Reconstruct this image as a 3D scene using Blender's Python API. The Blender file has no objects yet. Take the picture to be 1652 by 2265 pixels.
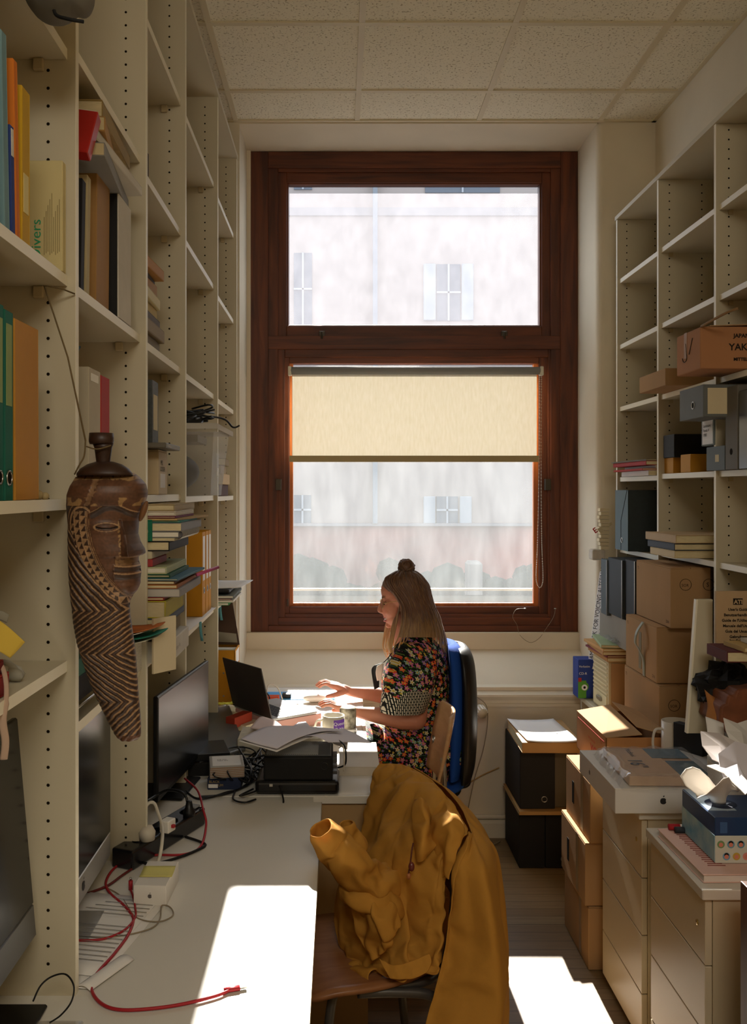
import bpy, bmesh, math, random
from math import sin, cos, pi, radians, sqrt
from mathutils import Vector, Matrix, noise

random.seed(7)
C = bpy.context.scene.collection
SC = bpy.context.scene

# ------------------------------------------------------------------ camera
EYE = 1.68            # eye height above the floor
FPX = 2035.0          # focal length in pixels of the 1652x2265 frame
VX, VY = 750.0, 1085.0
cam_d = bpy.data.cameras.new('camera'); cam = bpy.data.objects.new('camera', cam_d); C.objects.link(cam)
cam.location = (0, 0, EYE); cam.rotation_euler = (pi/2, 0, 0)
cam_d.sensor_fit = 'AUTO'; cam_d.sensor_width = 36.0
cam_d.lens = FPX/2265.0*36.0
cam_d.shift_x = (826.0-VX)/2265.0
cam_d.shift_y = -(1132.5-VY)/2265.0
cam_d.clip_start = 0.05
SC.camera = cam

# ------------------------------------------------------------------ light
SC.view_settings.view_transform = 'Standard'; SC.view_settings.look = 'None'
SC.view_settings.gamma = 1.0; SC.view_settings.use_curve_mapping = False
SC.view_settings.exposure = 0.3
SC.cycles.use_denoising = True
SC.cycles.max_bounces = 10; SC.cycles.diffuse_bounces = 6; SC.cycles.transparent_max_bounces = 12
SC.cycles.sample_clamp_indirect = 6.0
SC.cycles.caustics_reflective = False; SC.cycles.caustics_refractive = False
w = bpy.data.worlds.new('sky'); SC.world = w; w.use_nodes = True
bg = w.node_tree.nodes['Background']
bg.inputs[0].default_value = (0.74, 0.85, 1.0, 1); bg.inputs[1].default_value = 2.4
sun_d = bpy.data.lights.new('sun', 'SUN'); sun = bpy.data.objects.new('sun', sun_d); C.objects.link(sun)
sun_d.energy = 20.0; sun_d.angle = radians(0.53); sun_d.color = (1.0, 0.94, 0.84)
sun.rotation_euler = Vector((0.006, -1.0, -0.68)).to_track_quat('-Z', 'Y').to_euler()
por_d = bpy.data.lights.new('window_portal', 'AREA'); por = bpy.data.objects.new('window_portal', por_d); C.objects.link(por)
por_d.shape = 'RECTANGLE'; por_d.size = 1.5; por_d.size_y = 2.4; por_d.cycles.is_portal = True
por.location = (0.39, 5.16, 2.2); por.rotation_euler = (-pi/2, 0, 0)
# warm fill lamp added unseen behind the camera to brighten the room
fill_d = bpy.data.lights.new('added_fill_lamp', 'AREA'); fill = bpy.data.objects.new('added_fill_lamp', fill_d); C.objects.link(fill)
fill_d.shape = 'RECTANGLE'; fill_d.size = 1.2; fill_d.size_y = 0.6; fill_d.energy = 24.0; fill_d.color = (1.0, 0.93, 0.80)
fill.location = (0.35, -1.0, 3.2); fill.rotation_euler = (radians(35), 0, 0)

# ------------------------------------------------------------------ helpers
def lin(h):
    h = h.lstrip('#'); v = [int(h[i:i+2], 16)/255 for i in (0, 2, 4)]
    return tuple((c/12.92 if c <= .04045 else ((c+.055)/1.055)**2.4) for c in v) + (1.0,)

def Yat(X, px): return X*FPX/(px-VX)
def Zat(py, Y): return EYE-(py-VY)*Y/FPX
def Xat(px, Y): return (px-VX)*Y/FPX
def P(px, py, Y): return Vector((Xat(px, Y), Y, Zat(py, Y)))
def Yz(py, z): return (EYE-z)*FPX/(py-VY)      # depth of a point at height z seen at row py

_m = {}
def mat(key, hexc, rough=.6, spec=.3, metal=0., var=0., vs=8., bump=0., bs=60., hex2=None, stretch=None, coat=0., alpha=None):
    if key in _m: return _m[key]
    m = bpy.data.materials.new(key); m.use_nodes = True
    nt = m.node_tree; b = nt.nodes['Principled BSDF']
    b.inputs['Base Color'].default_value = lin(hexc); b.inputs['Roughness'].default_value = rough
    b.inputs['Specular IOR Level'].default_value = spec; b.inputs['Metallic'].default_value = metal
    b.inputs['Coat Weight'].default_value = coat
    if var or bump:
        tc = nt.nodes.new('ShaderNodeTexCoord'); mp = nt.nodes.new('ShaderNodeMapping')
        nt.links.new(tc.outputs['Object'], mp.inputs[0])
        if stretch: mp.inputs['Scale'].default_value = stretch
    if var:
        n = nt.nodes.new('ShaderNodeTexNoise'); n.inputs['Scale'].default_value = vs; n.inputs['Detail'].default_value = 5
        nt.links.new(mp.outputs[0], n.inputs['Vector'])
        cr = nt.nodes.new('ShaderNodeValToRGB'); a = lin(hexc); c2 = lin(hex2) if hex2 else tuple(x*(1-var) for x in a[:3])+(1,)
        cr.color_ramp.elements[0].position = .3; cr.color_ramp.elements[1].position = .7
        cr.color_ramp.elements[0].color = c2; cr.color_ramp.elements[1].color = a
        nt.links.new(n.outputs[0], cr.inputs[0]); nt.links.new(cr.outputs[0], b.inputs['Base Color'])
    if bump:
        n2 = nt.nodes.new('ShaderNodeTexNoise'); n2.inputs['Scale'].default_value = bs; n2.inputs['Detail'].default_value = 4
        nt.links.new(mp.outputs[0], n2.inputs['Vector'])
        bp = nt.nodes.new('ShaderNodeBump'); bp.inputs['Strength'].default_value = bump; bp.inputs['Distance'].default_value = .004
        nt.links.new(n2.outputs[0], bp.inputs['Height']); nt.links.new(bp.outputs[0], b.inputs['Normal'])
    _m[key] = m
    return m

def thin(key, hexc, opac, trans=.6, gloss=.06, rough=.05, streak=0., sscale=(1, 1, 1), ns=30):
    """a thin sheet that lets light through: clear share + diffuse/translucent share + sheen"""
    if key in _m: return _m[key]
    m = bpy.data.materials.new(key); m.use_nodes = True; nt = m.node_tree; nt.nodes.clear()
    N = nt.nodes.new; L = nt.links.new
    out = N('ShaderNodeOutputMaterial'); tr = N('ShaderNodeBsdfTransparent'); di = N('ShaderNodeBsdfDiffuse'); tl = N('ShaderNodeBsdfTranslucent')
    gl = N('ShaderNodeBsdfGlossy'); gl.inputs['Roughness'].default_value = rough
    di.inputs[0].default_value = lin(hexc); tl.inputs[0].default_value = lin(hexc)
    mx = N('ShaderNodeMixShader'); mx.inputs[0].default_value = trans; L(di.outputs[0], mx.inputs[1]); L(tl.outputs[0], mx.inputs[2])
    m2 = N('ShaderNodeMixShader'); L(tr.outputs[0], m2.inputs[1]); L(mx.outputs[0], m2.inputs[2]); m2.inputs[0].default_value = opac
    if streak:
        tc = N('ShaderNodeTexCoord'); mp = N('ShaderNodeMapping'); mp.inputs['Scale'].default_value = sscale
        n = N('ShaderNodeTexNoise'); n.inputs['Scale'].default_value = ns; n.inputs['Detail'].default_value = 6
        L(tc.outputs['Object'], mp.inputs[0]); L(mp.outputs[0], n.inputs['Vector'])
        mr = N('ShaderNodeMapRange'); mr.inputs[1].default_value = .3; mr.inputs[2].default_value = .7
        mr.inputs[3].default_value = opac*(1-streak); mr.inputs[4].default_value = opac*(1+streak)
        L(n.outputs[0], mr.inputs[0]); L(mr.outputs[0], m2.inputs[0])
    m3 = N('ShaderNodeMixShader'); m3.inputs[0].default_value = gloss; L(m2.outputs[0], m3.inputs[1]); L(gl.outputs[0], m3.inputs[2])
    L(m3.outputs[0], out.inputs[0])
    _m[key] = m
    return m

def tag(o, label=None, cat=None, group=None, kind=None):
    if label: o['label'] = label
    if cat: o['category'] = cat
    if group: o['group'] = group
    if kind: o['kind'] = kind
    return o

def thing(name, label, cat, loc=(0, 0, 0), rz=0., group=None, rot=None):
    o = bpy.data.objects.new(name, None); C.objects.link(o); o.empty_display_size = .05
    o.location = loc; o.rotation_euler = rot if rot else (0, 0, rz)
    return tag(o, label, cat, group)

class MB:
    """collects shapes, then links them as ONE mesh object"""
    def __init__(s): s.v = []; s.f = []; s.mi = []; s.m = 0; s.sm = []
    def add(s, vs, fs, smooth=False):
        b = len(s.v); s.v += [tuple(v) for v in vs]
        for f in fs: s.f.append(tuple(b+i for i in f)); s.mi.append(s.m); s.sm.append(smooth)
        return s
    def use(s, i): s.m = i; return s
    def box(s, x0, x1, y0, y1, z0, z1, M=None):
        vs = [Vector(p) for p in ((x0,y0,z0),(x1,y0,z0),(x1,y1,z0),(x0,y1,z0),(x0,y0,z1),(x1,y0,z1),(x1,y1,z1),(x0,y1,z1))]
        if M: vs = [M @ v for v in vs]
        return s.add(vs, [(0,3,2,1),(4,5,6,7),(0,1,5,4),(1,2,6,5),(2,3,7,6),(3,0,4,7)])
    def cbox(s, c, sz, rot=(0, 0, 0)):
        from mathutils import Euler
        M = Matrix.Translation(c) @ Euler(rot).to_matrix().to_4x4()
        a, b, d = sz[0]/2, sz[1]/2, sz[2]/2
        return s.box(-a, a, -b, b, -d, d, M)
    def hexa(s, p): return s.add(p, [(0,3,2,1),(4,5,6,7),(0,1,5,4),(1,2,6,5),(2,3,7,6),(3,0,4,7)])
    def quad(s, a, b, c, d): return s.add([a, b, c, d], [(0, 1, 2, 3)])
    def prism(s, poly, d, M=None):
        """poly: 3D points in order, pushed along vector d"""
        n = len(poly); d = Vector(d); vs = [Vector(p) for p in poly]+[Vector(p)+d for p in poly]
        if M: vs = [M @ v for v in vs]
        fs = [tuple(range(n-1, -1, -1)), tuple(range(n, 2*n))]+[(i, (i+1) % n, n+(i+1) % n, n+i) for i in range(n)]
        return s.add(vs, fs)
    def tube(s, pts, r, n=8, caps=True, flat=None):
        pts = [Vector(p) for p in pts]; m = len(pts); vs = []
        up = None
        for i, p in enumerate(pts):
            t = (pts[min(i+1, m-1)]-pts[max(i-1, 0)])
            if t.length < 1e-9: t = Vector((0, 0, 1))
            t.normalize()
            if up is None:
                up = Vector((0, 0, 1)) if abs(t.z) < .9 else Vector((1, 0, 0))
            a = t.cross(up)
            if a.length < 1e-6: a = t.orthogonal()
            a.normalize(); b = a.cross(t); b.normalize(); up = b
            rr = r[i] if isinstance(r, (list, tuple)) else r
            fl = flat if flat else 1.
            for k in range(n):
                an = 2*pi*k/n; vs.append(p+a*cos(an)*rr+b*sin(an)*rr*fl)
        fs = [(i*n+k, i*n+(k+1) % n, (i+1)*n+(k+1) % n, (i+1)*n+k) for i in range(m-1) for k in range(n)]
        if caps: fs += [tuple(range(n-1, -1, -1)), tuple((m-1)*n+k for k in range(n))]
        return s.add(vs, fs, True)
    def lathe(s, prof, c=(0, 0, 0), n=24, M=None, sx=1., sy=1.):
        vs = []; c = Vector(c)
        for r, z in prof:
            for k in range(n):
                a = 2*pi*k/n; v = Vector((cos(a)*r*sx, sin(a)*r*sy, z))+c
                vs.append(M @ v if M else v)
        m = len(prof)
        fs = [(i*n+k, i*n+(k+1) % n, (i+1)*n+(k+1) % n, (i+1)*n+k) for i in range(m-1) for k in range(n)]
        if prof[0][0] > 1e-5: fs.append(tuple(range(n-1, -1, -1)))
        if prof[-1][0] > 1e-5: fs.append(tuple((m-1)*n+k for k in range(n)))
        return s.add(vs, fs, True)
    def ell(s, c, r, rot=(0, 0, 0), n=20, m=12):
        from mathutils import Euler
        M = Matrix.Translation(c) @ Euler(rot).to_matrix().to_4x4(); vs = []
        vs = [M @ Vector((0, 0, -r[2]))]
        for i in range(1, m):
            ph = -pi/2+pi*i/m
            for k in range(n):
                a = 2*pi*k/n; vs.append(M @ Vector((cos(ph)*cos(a)*r[0], cos(ph)*sin(a)*r[1], sin(ph)*r[2])))
        vs.append(M @ Vector((0, 0, r[2]))); e = len(vs)-1
        fs = [(0, 1+(k+1) % n, 1+k) for k in range(n)]
        fs += [(1+i*n+k, 1+i*n+(k+1) % n, 1+(i+1)*n+(k+1) % n, 1+(i+1)*n+k) for i in range(m-2) for k in range(n)]
        fs += [(e, 1+(m-2)*n+k, 1+(m-2)*n+(k+1) % n) for k in range(n)]
        return s.add(vs, fs, True)
    def disc(s, c, r, nrm=(0, -1, 0), n=10):
        c = Vector(c); nv = Vector(nrm).normalized(); a = nv.orthogonal().normalized(); b = nv.cross(a)
        return s.add([c+a*cos(2*pi*k/n)*r+b*sin(2*pi*k/n)*r for k in range(n)], [tuple(range(n))])
    def ring(s, c, r, t, nrm=(0, -1, 0), n=18):
        c = Vector(c); nv = Vector(nrm).normalized(); a = nv.orthogonal().normalized(); b = nv.cross(a)
        pts = [c+a*cos(2*pi*k/n)*r+b*sin(2*pi*k/n)*r for k in range(n+1)]
        return s.tube(pts, t, 6, False)
    def grid(s, rows, smooth=True, closed=False):
        nr = len(rows); nc = len(rows[0]); vs = [p for r in rows for p in r]; fs = []
        for i in range(nr-1):
            for j in range(nc if closed else nc-1):
                fs.append((i*nc+j, i*nc+(j+1) % nc, (i+1)*nc+(j+1) % nc, (i+1)*nc+j))
        return s.add(vs, fs, smooth)
    def build(s, name, mats, parent=None, bevel=0., seg=1, solid=0., sub=0, kind=None, loc=None, rz=0., offset=0., rot=None):
        me = bpy.data.meshes.new(name); me.from_pydata(s.v, [], s.f)
        if not isinstance(mats, (list, tuple)): mats = [mats]
        for m in mats: me.materials.append(m)
        for p, i, sm in zip(me.polygons, s.mi, s.sm): p.material_index = min(i, len(mats)-1); p.use_smooth = sm
        me.update(); o = bpy.data.objects.new(name, me); C.objects.link(o)
        if parent: o.parent = parent
        if loc: o.location = loc
        if rz: o.rotation_euler = (0, 0, rz)
        if rot: o.rotation_euler = rot
        if solid: md = o.modifiers.new('s', 'SOLIDIFY'); md.thickness = solid; md.offset = offset
        if bevel: md = o.modifiers.new('b', 'BEVEL'); md.width = bevel; md.segments = seg; md.limit_method = 'ANGLE'; md.angle_limit = radians(50)
        if sub: md = o.modifiers.new('u', 'SUBSURF'); md.levels = sub; md.render_levels = sub
        if kind: o['kind'] = kind
        return o

def cr_pts(pts, n):
    """smooth curve through points, n samples per span"""
    pts = [Vector(p) for p in pts]; out = []; m = len(pts)
    for i in range(m-1):
        p0 = pts[max(i-1, 0)]; p1 = pts[i]; p2 = pts[i+1]; p3 = pts[min(i+2, m-1)]
        for k in range(n):
            t = k/n; out.append(.5*((2*p1)+(p2-p0)*t+(2*p0-5*p1+4*p2-p3)*t*t+(3*p1-p0-3*p2+p3)*t**3))
    out.append(pts[-1]); return out

def loft(rows, nu=6, nv=6):
    """rows of control points -> dense smooth grid"""
    R = [cr_pts(r, nu) for r in rows]; nc = len(R[0])
    cols = [cr_pts([r[j] for r in R], nv) for j in range(nc)]
    return [[cols[j][i] for j in range(nc)] for i in range(len(cols[0]))]

def lettering(body, size, parent, loc, rot, m, name='lettering', align='LEFT', sx=1., bold=0.):
    cu = bpy.data.curves.new(name, 'FONT'); cu.body = body; cu.size = size; cu.align_x = align; cu.offset = bold
    cu.resolution_u = 3
    tmp = bpy.data.objects.new('tmp_'+name, cu); C.objects.link(tmp)
    dg = bpy.context.evaluated_depsgraph_get()
    me = bpy.data.meshes.new_from_object(tmp.evaluated_get(dg)); bpy.data.objects.remove(tmp)
    me.name = name; me.materials.clear(); me.materials.append(m)
    o = bpy.data.objects.new(name, me); C.objects.link(o); o.parent = parent
    o.location = loc; o.rotation_euler = rot; o.scale = (sx, 1, 1)
    return o

FRONT = (pi/2, 0, 0)                 # lettering read from -Y
LEFTF = (pi/2, 0, -pi/2)             # lettering read from -X
RIGHTF = (pi/2, 0, pi/2)             # lettering read from +X
# ------------------------------------------------------------------ shared materials
plaster = mat('plaster', '#d9cdb4', .85, .15, var=.10, vs=3, bump=.12, bs=25)
white_lam = mat('shelf_laminate', '#c3b99f', .5, .35, var=.05, vs=2.5)
edge_lam = mat('shelf_edge', '#e9e2cc', .45, .35)
hole = mat('pin_hole', '#1a140c', .9, .1)
black = mat('black_plastic', '#141414', .4, .4)
softblack = mat('soft_black', '#191817', .7, .3, bump=.1)
whitepl = mat('white_plastic', '#e8e4da', .4, .4)
paper = mat('paper', '#e9e6e2', .8, .15, var=.04, vs=4)
creampaper = mat('cream_paper', '#d8c9a4', .8, .15, var=.1, vs=10)
ink = mat('ink', '#26221e', .8, .1)
metal = mat('steel', '#b8b6b0', .3, .5, 1.)
cardb = mat('cardboard', '#b08c64', .85, .12, var=.12, vs=6, bump=.1, bs=120, stretch=(1, 1, .15))
cardd = mat('cardboard_dark', '#9a7144', .85, .12, var=.15, vs=6)
tape = mat('brown_tape', '#8a6f48', .35, .4)

# wood for the window, vertical grain
def woodmat(key, a, b, sc=(6, 6, .5), rough=.45):
    if key in _m: return _m[key]
    m = bpy.data.materials.new(key); m.use_nodes = True; nt = m.node_tree; N = nt.nodes.new; L = nt.links.new
    bs = nt.nodes['Principled BSDF']; bs.inputs['Roughness'].default_value = rough; bs.inputs['Specular IOR Level'].default_value = .35
    tc = N('ShaderNodeTexCoord'); mp = N('ShaderNodeMapping'); mp.inputs['Scale'].default_value = sc
    n = N('ShaderNodeTexNoise'); n.inputs['Scale'].default_value = 5; n.inputs['Detail'].default_value = 8; n.inputs['Distortion'].default_value = .6
    cr = N('ShaderNodeValToRGB'); cr.color_ramp.elements[0].position = .3; cr.color_ramp.elements[1].position = .72
    cr.color_ramp.elements[0].color = lin(a); cr.color_ramp.elements[1].color = lin(b)
    L(tc.outputs['Object'], mp.inputs[0]); L(mp.outputs[0], n.inputs['Vector']); L(n.outputs[0], cr.inputs[0]); L(cr.outputs[0], bs.inputs['Base Color'])
    bp = N('ShaderNodeBump'); bp.inputs['Strength'].default_value = .15; bp.inputs['Distance'].default_value = .002; L(n.outputs[0], bp.inputs['Height']); L(bp.outputs[0], bs.inputs['Normal'])
    _m[key] = m; return m
wood_v = woodmat('window_wood_upright', '#43200f', '#71391a', (6, 6, .5))
wood_h = woodmat('window_wood_rail', '#43200f', '#71391a', (.5, 6, 6))

XL, XR, YB, HC = -0.87, 1.54, 4.48, 3.48      # walls, window wall, ceiling
YN = -1.3
YF = 4.84                                      # plane of the window frame
OX0, OX1 = -0.485, 1.256                       # window niche
# floor: parquet boards running across
fm = bpy.data.materials.new('parquet'); fm.use_nodes = True
nt = fm.node_tree; N = nt.nodes.new; L = nt.links.new; b = nt.nodes['Principled BSDF']
tc = N('ShaderNodeTexCoord'); br = N('ShaderNodeTexBrick'); br.offset = .37; br.inputs['Scale'].default_value = 1
br.inputs['Brick Width'].default_value = .62; br.inputs['Row Height'].default_value = .066; br.inputs['Mortar Size'].default_value = .0012
br.inputs['Color1'].default_value = lin('#9c8460'); br.inputs['Color2'].default_value = lin('#8a6f4c'); br.inputs['Mortar'].default_value = lin('#4a3018')
L(tc.outputs['Object'], br.inputs['Vector'])
mp = N('ShaderNodeMapping'); mp.inputs['Scale'].default_value = (3, 30, 1); L(tc.outputs['Object'], mp.inputs[0])
n = N('ShaderNodeTexNoise'); n.inputs['Scale'].default_value = 2; n.inputs['Detail'].default_value = 6; L(mp.outputs[0], n.inputs['Vector'])
mx = N('ShaderNodeMix'); mx.data_type = 'RGBA'; mx.blend_type = 'MULTIPLY'; mx.inputs[0].default_value = .5
L(br.outputs[0], mx.inputs[6]); L(n.outputs[0], mx.inputs[7]); L(mx.outputs[2], b.inputs['Base Color'])
b.inputs['Roughness'].default_value = .42; b.inputs['Specular IOR Level'].default_value = .4
MB().box(XL-.1, XR+.1, YN-.1, YF, -.05, 0).build('floor', fm, kind='structure')

# ceiling: mineral tiles in a metal grid
cm = bpy.data.materials.new('ceiling_tile'); cm.use_nodes = True
nt = cm.node_tree; N = nt.nodes.new; L = nt.links.new; b = nt.nodes['Principled BSDF']; b.inputs['Roughness'].default_value = .95; b.inputs['Specular IOR Level'].default_value = .1
tc = N('ShaderNodeTexCoord'); vo = N('ShaderNodeTexNoise'); vo.inputs['Scale'].default_value = 110; vo.inputs['Detail'].default_value = 3; L(tc.outputs['Object'], vo.inputs['Vector'])
cr = N('ShaderNodeValToRGB'); cr.color_ramp.elements[0].position = .33; cr.color_ramp.elements[1].position = .42
cr.color_ramp.elements[0].color = lin('#a89c80'); cr.color_ramp.elements[1].color = lin('#e4dcc4')
L(vo.outputs[0], cr.inputs[0]); L(cr.outputs[0], b.inputs['Base Color'])
bp = N('ShaderNodeBump'); bp.inputs['Strength'].default_value = .3; bp.inputs['Distance'].default_value = .003; L(vo.outputs[0], bp.inputs['Height']); L(bp.outputs[0], b.inputs['Normal'])
MB().box(XL-.1, XR+.1, YN-.1, YB+.1, HC, HC+.06).build('ceiling', cm, kind='structure')
gm = mat('grid_bar', '#cfc2a2', .5, .3)
g = MB()
for k in range(-3, 4):
    x = .088+.59*k
    if XL < x < XR: g.box(x-.012, x+.012, YN, YB, HC-.006, HC)
k = 0
for yy in (4.14, 3.54, 2.94, 2.34, 1.74, 1.14, .54, -.06, -.66): g.box(XL, XR, yy-.012, yy+.012, HC-.0065, HC)
g.box(XL, XR, YB-.02, YB, HC-.008, HC); g.box(XR-.02, XR, YN, YB, HC-.008, HC)
g.build('trim_1', gm, kind='structure')

# walls
MB().box(XL-.1, XL, YN, YB, 0, HC).build('wall_left', plaster, kind='structure')
MB().box(XR, XR+.1, YN, YB, 0, HC).build('wall_right', plaster, kind='structure')
MB().box(XL-.1, XR+.1, YN-.1, YN, 0, HC).build('wall_front', plaster, kind='structure')
zs = EYE-.744; wt = EYE+1.786
wb = MB()
wb.box(XL-.1, OX0, YB, YF+.12, 0, HC+.06)
# right pier with a rounded arris
r = .035; poly = [(OX1+r*(1-cos(a)), YB+r*(1-sin(a)), 0) for a in [i*pi/2/6 for i in range(7)]]
wb.prism([(XR+.1, YB, 0), (XR+.1, YF+.12, 0), (OX1, YF+.12, 0)]+poly, (0, 0, HC+.06))
wb.box(OX0, OX1, YB, YF+.12, wt, HC+.06)
# breast below the window: band, slope, ledge, panel
prof = [(YF+.12, zs), (YF-.03, zs), (YF-.03, zs-.085), (4.53, EYE-.955), (4.49, EYE-.96), (4.49, EYE-.975), (4.455, EYE-.99), (4.455, EYE-1.0), (4.47, EYE-1.02), (4.47, .09), (4.47, 0), (YF+.12, 0)]
wb.prism([(OX0, y, z) for y, z in prof], (OX1-OX0, 0, 0))
wb.box(OX0, OX1, 4.462, 4.47, EYE-1.05, EYE-1.035)
wb.box(OX0-.01, Xat(553, YF)+.004, YF-.01, YF+.12, zs, wt)
wb.build('wall_back', plaster, kind='structure')
bb = MB(); bb.box(OX0, XR, 4.448, 4.47, 0, .07); bb.prism([(OX0, 4.448, .07), (OX0, 4.455, .085), (OX0, 4.47, .085), (OX0, 4.47, .07)], (XR-OX0, 0, 0)); bb.tube([(OX0, 4.455, .1), (XR, 4.455, .1)], .012)
bb.build('baseboard_back', plaster, kind='structure')

# window
def fr(mbv, mbh, x0, x1, y0, y1, wl, wr, wtp, wbt, Y, D):
    """rectangular frame given in pixels at depth Y, member widths in pixels, D deep"""
    s = Y/FPX; X0, X1, Z0, Z1 = Xat(x0, Y), Xat(x1, Y), Zat(y1, Y), Zat(y0, Y)
    mbv.box(X0, X0+wl*s, Y, Y+D, Z0, Z1); mbv.box(X1-wr*s, X1, Y, Y+D, Z0, Z1)
    mbh.box(X0+wl*s, X1-wr*s, Y, Y+D, Z1-wtp*s, Z1); mbh.box(X0+wl*s, X1-wr*s, Y, Y+D, Z0, Z0+wbt*s)
win = bpy.data.objects.new('window_1', None); C.objects.link(win); win['kind'] = 'structure'
v, h = MB(), MB()
fr(v, h, 553, 1278, 335, 1398, 40, 38, 36, 14, YF, .10)
fr(v, h, 585, 1248, 365, 1390, 30, 30, 15, 24, YF+.012, .09)
s = YF/FPX
h.box(Xat(590, YF), Xat(1243, YF), YF+.008, YF+.10, Zat(772, YF), Zat(742, YF))
v.build('window_frame_upright', wood_v, win, bevel=.003, seg=2); h.build('window_frame_rail', wood_h, win, bevel=.003, seg=2)
v, h = MB(), MB()
fr(v, h, 606, 1230, 374, 745, 28, 32, 30, 24, YF+.028, .06)
fr(v, h, 630, 1200, 400, 727, 8, 7, 8, 8, YF+.036, .05)
v.build('upper_sash_upright', wood_v, win, bevel=.003, seg=2); h.build('upper_sash_rail', wood_h, win, bevel=.003, seg=2)
v, h = MB(), MB()
fr(v, h, 608, 1240, 768, 1372, 22, 28, 22, 14, YF+.02, .07)
fr(v, h, 626, 1214, 786, 1360, 14, 22, 18, 18, YF+.034, .06)
v.build('lower_sash_upright', wood_v, win, bevel=.003, seg=2); h.build('lower_sash_rail', wood_h, win, bevel=.003, seg=2)
bead = woodmat('glazing_bead', '#a0521f', '#c4743a', (6, 6, .5))
v = MB(); fr(v, v, 640, 1192, 796, 1342, 8, 12, 8, 8, YF+.055, .035); v.build('glazing_bead', bead, win, bevel=.002)
# panes: dusty glass
dusty = thin('dusty_glass', '#eef2f4', .092, trans=.9, gloss=.04, streak=.22, sscale=(1, 1, .25), ns=14)
dusty2 = thin('dusty_glass_upper', '#f2f0f8', .112, trans=.9, gloss=.04, streak=.12, sscale=(1, 1, .6), ns=18)
clean = thin('glass_edge', '#f0f2f6', .015, gloss=.04)
YG = YF+.075
def pane(a, b_, c_, d_, Y): return MB().quad(P(a, d_, Y), P(b_, d_, Y), P(b_, c_, Y), P(a, c_, Y))
pane(640, 1195, 428, 722, YG).build('upper_glass', dusty2, win)
pane(634, 1197, 400, 428, YG+.006).build('upper_glass_top', clean, win)
pane(642, 1190, 798, 1340, YG).build('lower_glass', dusty, win)
hw = MB()
for px, py in ((712, 742), (1115, 742)): c = P(px, py, YF+.02); hw.cbox(c, (.03, .02, .045)); hw.tube([c+Vector((0, -.01, -.02)), c+Vector((0, -.014, .018))], .006)
for px in (616, 1211): hw.cbox(P(px, 1072, YF+.012), (.03, .03, .06))
hw.cbox(P(636, 1333, YF+.03), (.006, .01, .04))
hw.build('window_catch', mat('old_brass', '#4c4438', .45, .4, .7), win, bevel=.002)
# outer sill and parapet strip
MB().box(-.6, 1.4, YF+.13, YF+.45, EYE-.62, EYE-.60).build('window_ledge', mat('stone_sill', '#2a2c2a', 1., .0), win)
MB().box(-.6, 1.4, YF+.45, YF+.49, Zat(1307, YF+.45), Zat(1302, YF+.45)).build('window_rail', mat('pale_rail', '#b9b498', .6), win)

# roller blind
blind_m = bpy.data.materials.new('blind_fabric'); blind_m.use_nodes = True
nt = blind_m.node_tree; nt.nodes.clear(); N = nt.nodes.new; L = nt.links.new
out = N('ShaderNodeOutputMaterial'); di = N('ShaderNodeBsdfDiffuse'); tl = N('ShaderNodeBsdfTranslucent'); mx = N('ShaderNodeMixShader'); mx.inputs[0].default_value = .125
tc = N('ShaderNodeTexCoord'); mp = N('ShaderNodeMapping'); mp.inputs['Scale'].default_value = (1, 1, .2); n = N('ShaderNodeTexNoise'); n.inputs['Scale'].default_value = 90; n.inputs['Detail'].default_value = 4
cr = N('ShaderNodeValToRGB'); cr.color_ramp.elements[0].color = lin('#dfd4b8'); cr.color_ramp.elements[1].color = lin('#e8dec8'); cr.color_ramp.elements[0].position = .3; cr.color_ramp.elements[1].position = .7
L(tc.outputs['Object'], mp.inputs[0]); L(mp.outputs[0], n.inputs['Vector']); L(n.outputs[0], cr.inputs[0]); L(cr.outputs[0], di.inputs[0]); L(cr.outputs[0], tl.inputs[0])
L(di.outputs[0], mx.inputs[1]); L(tl.outputs[0], mx.inputs[2]); L(mx.outputs[0], out.inputs[0])
YR = YF-.02
bl = thing('roller_blind', 'cream roller blind half drawn over the lower window sash', 'blind', P(918, 820, YR))
o = Vector(P(918, 820, YR)); s = YR/FPX
B = lambda px, py: P(px, py, YR)-o
q0, q1 = B(646, 820), B(1187, 1012)
MB().quad((q0.x, 0, q1.z), (q1.x, 0, q1.z), (q1.x, 0, q0.z), (q0.x, 0, q0.z)).build('blind_fabric', blind_m, bl)
MB().tube([B(642, 820), B(1194, 820)], 8.5*s, 16).build('roller_tube', mat('grey_fabric_roll', '#8f8f8c', .7), bl)
MB().box(B(640, 0).x, B(1192, 0).x, -.012, 0, B(0, 1022).z, B(0, 1008).z).build('bottom_bar', mat('blind_bar', '#a8966a', .5), bl, bevel=.002)
br_m = mat('cream_plastic', '#d8d2bc', .45)
for px in (641, 1197): q = B(px, 821); MB().box(q.x-.009, q.x+.009, -.02, .018, q.z-.024, q.z+.024).build('blind_bracket', br_m, bl, bevel=.003)
ch = MB()
pts = cr_pts([B(1192, 828), B(1191, 1000), B(1187, 1200), B(1184, 1270), B(1186, 1290), B(1192, 1299), B(1198, 1290), B(1199, 1265), B(1196, 1180), B(1195, 1000), B(1196, 828)], 26)
acc = 0; last = pts[0]
for p in pts:
    if (p-last).length > .0075: ch.ell(p+Vector((0, -.018, 0)), (.0028,)*3, n=6, m=4); last = p
ch.tube([p+Vector((0, -.018, 0)) for p in pts], .0008, 4)
ch.build('bead_chain', mat('bead_chain', '#cfc8b4', .4), bl)

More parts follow.
